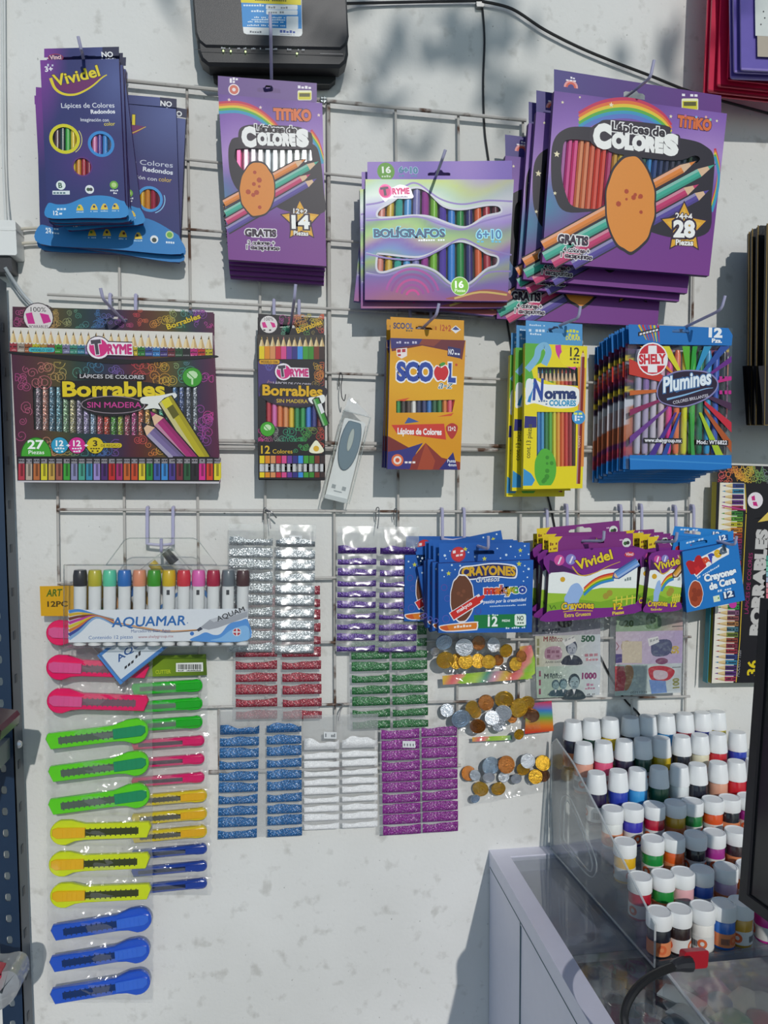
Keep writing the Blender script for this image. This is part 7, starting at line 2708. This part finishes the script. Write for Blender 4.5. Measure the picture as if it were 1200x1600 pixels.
def counter():
    r = thing('display_counter', 'pale lavender metal display counter with a glass top against the wall', 'counter', Matrix.Translation((X0, 0, 0)))
    wd, fr = XR - X0, XI - X0
    y = lambda d: -d
    mb = MB()
    mb.box(0, fr, y(DF), y(0), Z0 - .03, Z0)
    mb.box(wd - fr, wd, y(DF), y(0), Z0 - .03, Z0)
    mb.box(fr, wd - fr, y(.026), y(0), Z0 - .03, Z0)
    mb.box(fr, wd - fr, y(DF), y(DF - .03), Z0 - .03, Z0)
    mb.build('top_frame', LAV, r, None, 0)
    mb = MB().box(.001, .012, y(DF - .001), y(.001), 0, Z0 - .03)
    mb.build('side_panel', LAV, r, None, 0)
    MB().box(wd - .012, wd - .001, y(DF - .001), y(.001), 0, Z0 - .03).build('side_panel', LAV, r, None, 0)
    MB().box(.012, wd - .012, y(DF - .001), y(DF - .012), 0, Z0 - .25).build('front_panel', LAV, r, None, 0)
    sx = Vector((X0, 0, 0))
    p = atp(813, 1441, sx, Vector((1, 0, 0)))
    q = atp(772, 1366, sx, Vector((1, 0, 0)))
    zs = (p.z + q.z) / 2
    mb = MB().box(-.0004, .0012, y(DF - .01), y(.006), zs - .0008, zs + .0008)
    mb.box(-.0004, .0012, p.y - .0012, p.y + .0012, 0, zs)
    mb.build('panel_seam', LAVD, r, None, 0)
    MB().box(fr - .004, wd - fr + .004, y(DF - .026), y(.022), Z0 - .008, Z0 - .002).build('glass_top', film('counter_glass', tint='#e4e8ea', fac=.05, edge=.4, rough=.04, bump=.02, bscale=6, haze=.05), r, None, 0)
    de = .25
    MB().box(.013, wd - .013, y(de), y(.003), Z0 - .034, Z0 - .026).build('inner_shelf', mat('grey_inner_board', '#d9d5ea', .35, var=.15, scale=9), r, None, 0)
    MB().box(.013, wd - .013, y(de + .0015), y(de), Z0 - .035, Z0 - .024).build('shelf_edge', mat('pale_shelf_edge', '#a9aab4', .4), r, None, 0)
    MB().box(.013, wd - .013, y(DF - .013), y(.003), Z0 - .12, Z0 - .11).build('lower_shelf', mat('dark_inner_board', '#7a7088', .5, var=.2, scale=9), r, None, 0)
    return r


counter()
# small cups and goods on the lower shelf, seen through the glass
ZL = Z0 - .11
cupm = lambda c: film('cup_' + c[1:], tint=c, fac=.12, edge=.5, rough=.08, bump=.1, bscale=20, haze=.65, hcol=c)
for i, (u, v, c, n) in enumerate([(968, 1516, '#a85aa8', 'pink-violet'), (994, 1510, '#b84ab0', 'magenta-violet'), (957, 1538, '#b0607a', 'rose'), (985, 1537, '#7a4a9a', 'purple'), (988, 1580, '#a888c8', 'lilac'), (1020, 1594, '#b0a8a0', 'greyish'), (1048, 1590, '#b8aca4', 'pale grey'), (1010, 1556, '#8a3a6a', 'dark rose'), (934, 1518, '#4a6aa8', 'blue'), (947, 1510, '#5a8ab0', 'pale blue'), (1009, 1578, '#4a7ac0', 'sky blue'), (960, 1562, '#9a4a8a', 'plum')]):
    p = atz(u, v, ZL + .05)
    o = MB().lathe([(.0118, 0), (.0138, .05), (.0124, .05), (.0108, .003)], 20).build('toy_cup', cupm(c), None, Matrix.Translation((p.x, p.y, ZL)))
    tag(o, '%s see-through little cup standing under the counter glass' % n, 'cup', 'little cups under the glass')
for i, (u, v, c, n) in enumerate([(1034, 1566, '#5f6a76', 'grey'), (1000, 1600, '#2f4f8a', 'dark blue'), (978, 1600, '#5a2a5a', 'dark purple')]):
    p = atz(u, v, ZL + .02)
    tag(MB().color(c).bbox(-.016, .016, -.012, .012, 0, .03, .004).build('small_box', PLAS, None, Matrix.Translation((p.x, p.y, ZL)) @ Matrix.Rotation(.4 * i, 4, 'Z')), n + ' small box among the cups under the glass', 'box')

# ================================================================== clear stepped stand with paint jars
TH = math.radians(3.5)
EX = Vector((math.cos(TH), math.sin(TH), 0))
EF = Vector((math.sin(TH), -math.cos(TH), 0))            # towards the photographer
S0 = at(859, 1322, .012)
S0 = Vector((S0.x, S0.y, Z0 + .001))


def onrow(u, v, s):
    "point on the row plane s metres in front of the stand's back"
    return atp(u, v, S0 + EF * s, EF)


rows = [
    (.030, True, [(183, 124, '#241f3c', 'dark violet'), (280, 116, '#1a4a36', 'dark green'), (378, 106, '#e2c01e', 'yellow'), (483, 101, '#1c1d2c', 'black'), (573, 94, '#dfe2e2', 'white'), (670, 90, '#3a9ad8', 'light blue'), (767, 82, '#c01a3a', 'red'), (858, 74, '#2a3fae', 'blue'), (935, 60, '#d8c41e', 'lemon yellow')]),
    (.070, True, [(240, 236, '#e0a088', 'peach'), (343, 228, '#e2567e', 'pink'), (452, 226, '#251c38', 'dark violet'), (547, 214, '#1a4a3a', 'dark green'), (645, 208, '#d0b01e', 'yellow'), (750, 206, '#1a1c28', 'black'), (845, 194, '#e6dfc0', 'cream'), (937, 188, '#c8202e', 'red'), (1040, 192, '#2a40b0', 'blue')]),
    (.110, True, [(307, 388, '#2c1f40', 'dark violet'), (420, 384, '#2a3fae', 'blue'), (520, 368, '#3a9ad8', 'light blue'), (632, 364, '#1c5a3a', 'dark green'), (738, 354, '#dfe4e4', 'white'), (833, 338, '#1c2030', 'black'), (940, 336, '#e0a488', 'peach'), (1035, 320, '#cc1e2e', 'red'), (1130, 326, '#b81a4a', 'crimson')]),
    (.150, False, [(390, 572, '#e6e8e4', 'white'), (495, 566, '#3a34b0', 'indigo'), (607, 560, '#b81a34', 'red'), (717, 548, '#c89a1e', 'ochre'), (806, 532, '#1a7a3a', 'green'), (912, 532, '#e2561e', 'orange'), (1000, 514, '#1d1d26', 'black'), (1096, 508, '#a82a8a', 'magenta')]),
    (.196, False, [(455, 746, '#e0b018', 'yellow'), (600, 730, '#128a3a', 'green'), (708, 718, '#e8601e', 'orange'), (822, 714, '#1c1e28', 'black'), (920, 698, '#a8308e', 'magenta'), (1032, 692, '#38262a', 'dark brown')]),
]
R2 = (.246, False, [(400, 152, '#b0142e', 'red'), (543, 144, '#1a8a36', 'green'), (667, 124, '#e8b0b4', 'pale pink'), (787, 102, '#2a5fc0', 'blue'), (937, 98, '#c8aac4', 'lilac'), (1075, 84, '#d07a2a', 'amber')])
R3 = (.300, False, [(519, 380, '#1c1c26', 'black'), (645, 348, '#2f1f1e', 'dark brown'), (790, 345, '#ece9e2', 'white'), (922, 330, '#1c66c0', 'blue'), (1030, 296, '#c8961e', 'ochre'), (1190, 395, '#d02a9a', 'magenta')])
allrows = [(s, t, [(840 + u / 3.333, 1090 + v / 3.333, c, n) for u, v, c, n in L]) for s, t, L in rows]
allrows += [(s, t, [(900 + u / 4, 1330 + v / 4, c, n) for u, v, c, n in L]) for s, t, L in (R2, R3)]
CAPW = mat('white_ribbed_cap', '#f0f2f2', .4, var=.02, coat=.1)
CAPF = mat('white_smooth_cap', '#eef0f0', .45, var=.02)
GLS = film('jar_glass', tint='#f4f6f6', fac=.06, edge=.6, rough=.05, bump=.02, bscale=10)
RN = ['back', 'second', 'third', 'fourth', 'fifth', 'sixth', 'front']
LABEL = {}


def jar(p, tall, col, name, where, k):
    R = .0152
    lab = '%s paint jar with %s cap, %s' % (name, 'tall' if tall else 'short', where)
    t = thing('paint_jar', lab, 'paint jar', Matrix.Translation(p) @ Matrix.Rotation(.9 * k + 1.2, 4, 'Z'), 'paint jars on the clear stand')
    H = .047 if tall else .036
    b = MB().color(col)
    b.lathe([(R * .9, 0), (R * .96, .0015), (R * .96, H * .94), (R * .86, H), (R * .8, H + .003)], 20)
    b.build('bottle', BARREL, t)
    lc = '#dcdcd8' if k % 3 else '#e08a5a'
    l = MB().color(lc)
    l.lathe([(R * .975, H * .1), (R * .975, H * .58)], 20)
    l.build('paper_label', MATTE, t)
    e = MB().color('#d8683a')
    for a in (0, 2.1, 4.2):
        for j in range(12):
            t0, t1 = j / 12 * 6.283, (j + 1) / 12 * 6.283
            q = .0062
            pts = []
            for tt, rr in ((t0, q), (t1, q), (t1, q * .45), (t0, q * .45)):
                ang = a + rr * math.cos(tt) / R
                pts.append((R * .985 * math.cos(ang), R * .985 * math.sin(ang), H * .34 + rr * math.sin(tt)))
            e.add(pts, [(0, 1, 2, 3)])
    e.color('#4a4a50')
    for j in range(8):
        a = 1.0 + j * .09
        e.add([(R * .985 * math.cos(a), R * .985 * math.sin(a), H * .2), (R * .985 * math.cos(a + .05), R * .985 * math.sin(a + .05), H * .2), (R * .985 * math.cos(a + .05), R * .985 * math.sin(a + .05), H * .42), (R * .985 * math.cos(a), R * .985 * math.sin(a), H * .42)], [(0, 1, 2, 3)])
    e.build('label_print', MATTE, t, None, 0)
    if tall:
        MB().lathe([(R * 1.02, H), (R * 1.03, H + .002), (R * .86, H + .027), (R * .8, H + .0285), (R * .1, H + .0288)], 48, rib=R * .022, ribs=1).build('ribbed_cap', CAPW, t, None, 30)
    else:
        MB().lathe([(R * 1.02, H), (R * 1.04, H + .001), (R * 1.04, H + .0165), (R * .98, H + .0185), (R * .9, H + .0185), (R * .86, H + .0178), (R * .05, H + .0178)], 32).build('cap', CAPF, t, None, 30)
    return t


treads = []
for ri, (s, tall, L) in enumerate(allrows):
    P = [onrow(u, v, s) for u, v, c, n in L]
    core = P[:5]
    zt = max(sum(p.z for p in core) / len(core) - (.0755 if tall else .0545), S0.z + .004)
    treads.append((s, zt))
    for k, (p, (u, v, c, n)) in enumerate(zip(P, L)):
        jar((p.x, p.y, zt), tall, c, n, '%s from left in %s' % (ordn(k), ('the back row' if ri == 0 else 'the front row' if ri == 6 else 'row ' + ['', 'two', 'three', 'four', 'five', 'six'][ri] + ' from the back')), k + ri)


def stand():
    r = thing('stepped_stand', 'clear acrylic stepped stand full of paint jars on the counter', 'stand', Matrix((EX, -EF, Vector((0, 0, 1)))).transposed().to_4x4())
    r.matrix_world = Matrix.Translation(S0) @ r.matrix_world
    inv = r.matrix_world.inverted()
    W = .42

    def side(x, nm):
        # outline in (depth, height): traced on the panel plane
        pts = []
        for u, v in ((859, 1160), (868, 1155), (893, 1190), (935, 1270), (985, 1370), (1022, 1445), (1021, 1508), (859, 1322)):
            q = inv @ atp(u, v, S0, EX)
            pts.append((-q.y, max(0, q.z)))
        pts[-1] = (0, 0)
        pts[-2] = (pts[-2][0], 0)
        pts[0] = (0, pts[0][1])
        mb = MB().prism([(a, b) for a, b in pts], 0, .003)
        M = Matrix(((0, 0, 1, x), (-1, 0, 0, 0), (0, 1, 0, 0), (0, 0, 0, 1)))
        o = mb.build(nm, ACRYL, r, M, 0)
        # embossed rounded window and thick edges
        loops = []
        for lp in ([(873, 1262), (874, 1249), (881, 1243), (889, 1249), (908, 1292), (926, 1338), (929, 1358), (924, 1370), (914, 1366), (893, 1342), (876, 1320), (872, 1306)], [(879, 1266), (880, 1256), (886, 1254), (904, 1294), (920, 1340), (922, 1356), (917, 1361), (897, 1337), (881, 1316), (878, 1304)]):
            loops.append([(-(inv @ atp(u, v, S0, EX)).y, (inv @ atp(u, v, S0, EX)).z, .0032) for u, v in lp])
        e = MB()
        for lp in loops:
            sp = spline(lp, 5, True)
            e.tube(sp + sp[:1], .0011, 6)
        ed = [(a, b, .0015) for a, b in pts]
        e.tube(ed + ed[:1], .0015, 6)
        e.build('moulded_rim', film('acrylic_rim', '#f6f9fa', .15, .4, .08, .1, 20, .4), o)
    side(0, 'side_panel')
    side(W, 'side_panel')
    for i, (s, z) in enumerate(treads):
        zz = z - S0.z
        f, b = s + .019, s - .02
        MB().box(.003, W, -f, -b, zz - .003, zz - .0005).build('step', ACRYL, r, None, 0)
        lo = (treads[i + 1][1] - S0.z) if i + 1 < len(treads) else 0.
        MB().box(.003, W, -f - .002, -f, min(lo, zz - .003), zz + .004).build('riser', ACRYL, r, None, 0)
    return r


stand()

# ================================================================== clear goods box, cable with red plug, monitor
zb = Z0 + .04
pb = atz(1036, 1516, zb)
BX, BD = pb.x, -pb.y


def goods_box():
    r = thing('clear_box', 'clear plastic box of mixed small goods on the counter front right', 'box', Matrix.Translation((BX, -BD, Z0)))
    W, D2, H = .13, .3, .04
    m = film('box_plastic', fac=.07, edge=.5, rough=.1, bump=.25, bscale=18, haze=.12)
    MB().box(0, W, -D2, 0, .001, H, 't').build('box_walls', m, r, None, 0)
    MB().box(-.002, W + .002, -D2 - .002, .002, H, H + .003).build('lid', m, r, None, 0)
    MB().tube([(0, 0, H + .003), (0, -D2, H + .003)], .0018, 6).build('lid_edge', MATS['acrylic_rim'], r)
    return r


goods_box()
for i, (u, v, c, n, w, h, a) in enumerate([(1066, 1540, '#dfe2dc', 'white', .05, .016, -.9), (1085, 1574, '#c9ccc8', 'pale grey', .055, .018, -1.1), (1060, 1580, '#4a5a64', 'dark grey', .03, .014, -1.2), (1126, 1548, '#2f5a8a', 'blue', .03, .02, .2), (1146, 1578, '#2f8a3a', 'green', .04, .024, .3), (1190, 1576, '#b83a2a', 'red', .03, .02, -.4), (1160, 1545, '#d8d6c0', 'cream', .05, .02, .5), (1165, 1594, '#7ab83a', 'lime green', .03, .018, .9), (1110, 1524, '#a85a8a', 'pink', .04, .018, .1), (1196, 1548, '#c8ccc4', 'silver grey', .03, .02, .7), (1120, 1592, '#27305a', 'navy', .035, .016, 0)]):
    p = atz(u, v, Z0 + .02)
    mb = MB().color(c).grid(10, 6, lambda s, t: ((s - .5) * w, (t - .5) * h * 1.6, .004 + h * .5 * (max(0, math.sin(math.pi * s) * math.sin(math.pi * t))) ** .5))
    mb.grid(1, 1, lambda s, t: ((s - .5) * w, (t - .5) * h * 1.6, .002))
    tag(mb.build('goods_packet', PLAS, None, Matrix.Translation((p.x, p.y, Z0 + .001)) @ Matrix.Rotation(a, 4, 'Z'), 70), n + ' small packet inside the clear goods box', 'packet', 'packets in the clear goods box')

r = thing('plug_cable', 'thick black cable ending in a red plug, arching over the counter glass', 'cable', Matrix.Translation(at(1090, 1503, .42)))
o = r.matrix_world.translation
pts = [(1000, 1700, .50), (978, 1610, .48), (976, 1580, .47), (988, 1553, .46), (1008, 1532, .448), (1035, 1517, .435), (1058, 1509, .426)]
MB().tube(spline([tuple(at(u, v, d) - o) for u, v, d in pts], 7), .0046, 10).build('cord', BLKCABLE, r)
MB().tube(spline([tuple(at(u, v, d) - o) for u, v, d in ((1050, 1511, .428), (1062, 1507, .424), (1078, 1506, .421))], 5), [.0052 + .0004 * min(i, 8) for i in range(11)], 10).build('strain_relief', BLACKP, r)
F = Face((.42, .412, .42), (1070, 1488), (1108, 1485), (1078, 1515))
M = o
mb = MB().bbox(-F.W / 2, F.W / 2, 0, F.H, -.008, 0, .003, 3)
p_ = mb.build('red_plug', mat('red_anodised_plug', '#b01828', .35, .1, coat=.3), r)
p_.matrix_local = Matrix.Translation(-o) @ F.M

A1, A2 = at(1157, 1406, .345), at(1191, 934, .335)
up = (A2 - A1).normalized()
fw = Vector((.1, -1, 0))
fw = (fw - up * fw.dot(up)).normalized()
nr = up.cross(fw).normalized()
if nr.x > 0:
    nr = -nr
exm = up.cross(nr)
M = Matrix((exm, up, nr)).transposed().to_4x4()
M.translation = A1
sg = 1 if exm.dot(fw) > 0 else -1
r = thing('monitor', 'black monitor edge standing at the right border in front of the paint jars', 'monitor', M)
HM, WM = (A2 - A1).length, .3
x0, x1 = (0, WM) if sg > 0 else (-WM, 0)
MB().bbox(x0, x1, 0, HM, -.05, -.002, .004).build('housing', BLACKP, r)
b = .013
mb = MB()
mb.box(x0, x1, 0, b, -.002, .003)
mb.box(x0, x1, HM - b, HM, -.002, .003)
mb.box(x0, x0 + b, b, HM - b, -.002, .003)
mb.box(x1 - b, x1, b, HM - b, -.002, .003)
mb.build('bezel', mat('black_bezel', '#202126', .45), r, None, 0)
MB().box(x0 + b, x1 - b, b, HM - b, -.002, -.0008).build('screen', mat('dark_screen', '#1b1c20', .2, var=.02), r, None, 0)
xm = (x0 + x1) / 2
q = M.inverted() @ Vector((A1.x + .0, A1.y - .12, Z0))
Mi = M.inverted().to_3x3()
zdn = Mi @ Vector((0, 0, -1))
base = Vector((xm + sg * .02, .03, -.075))
hgt = (M @ base).z - (Z0 + .001)
MB().tube([base + Vector((0, .06, .03)), base, base + zdn * hgt], .012, 10).build('stand_neck', BLACKP, r)
MB().tube([base + zdn * (hgt - .008), base + zdn * hgt], .06, 20).build('stand_foot', BLACKP, r)
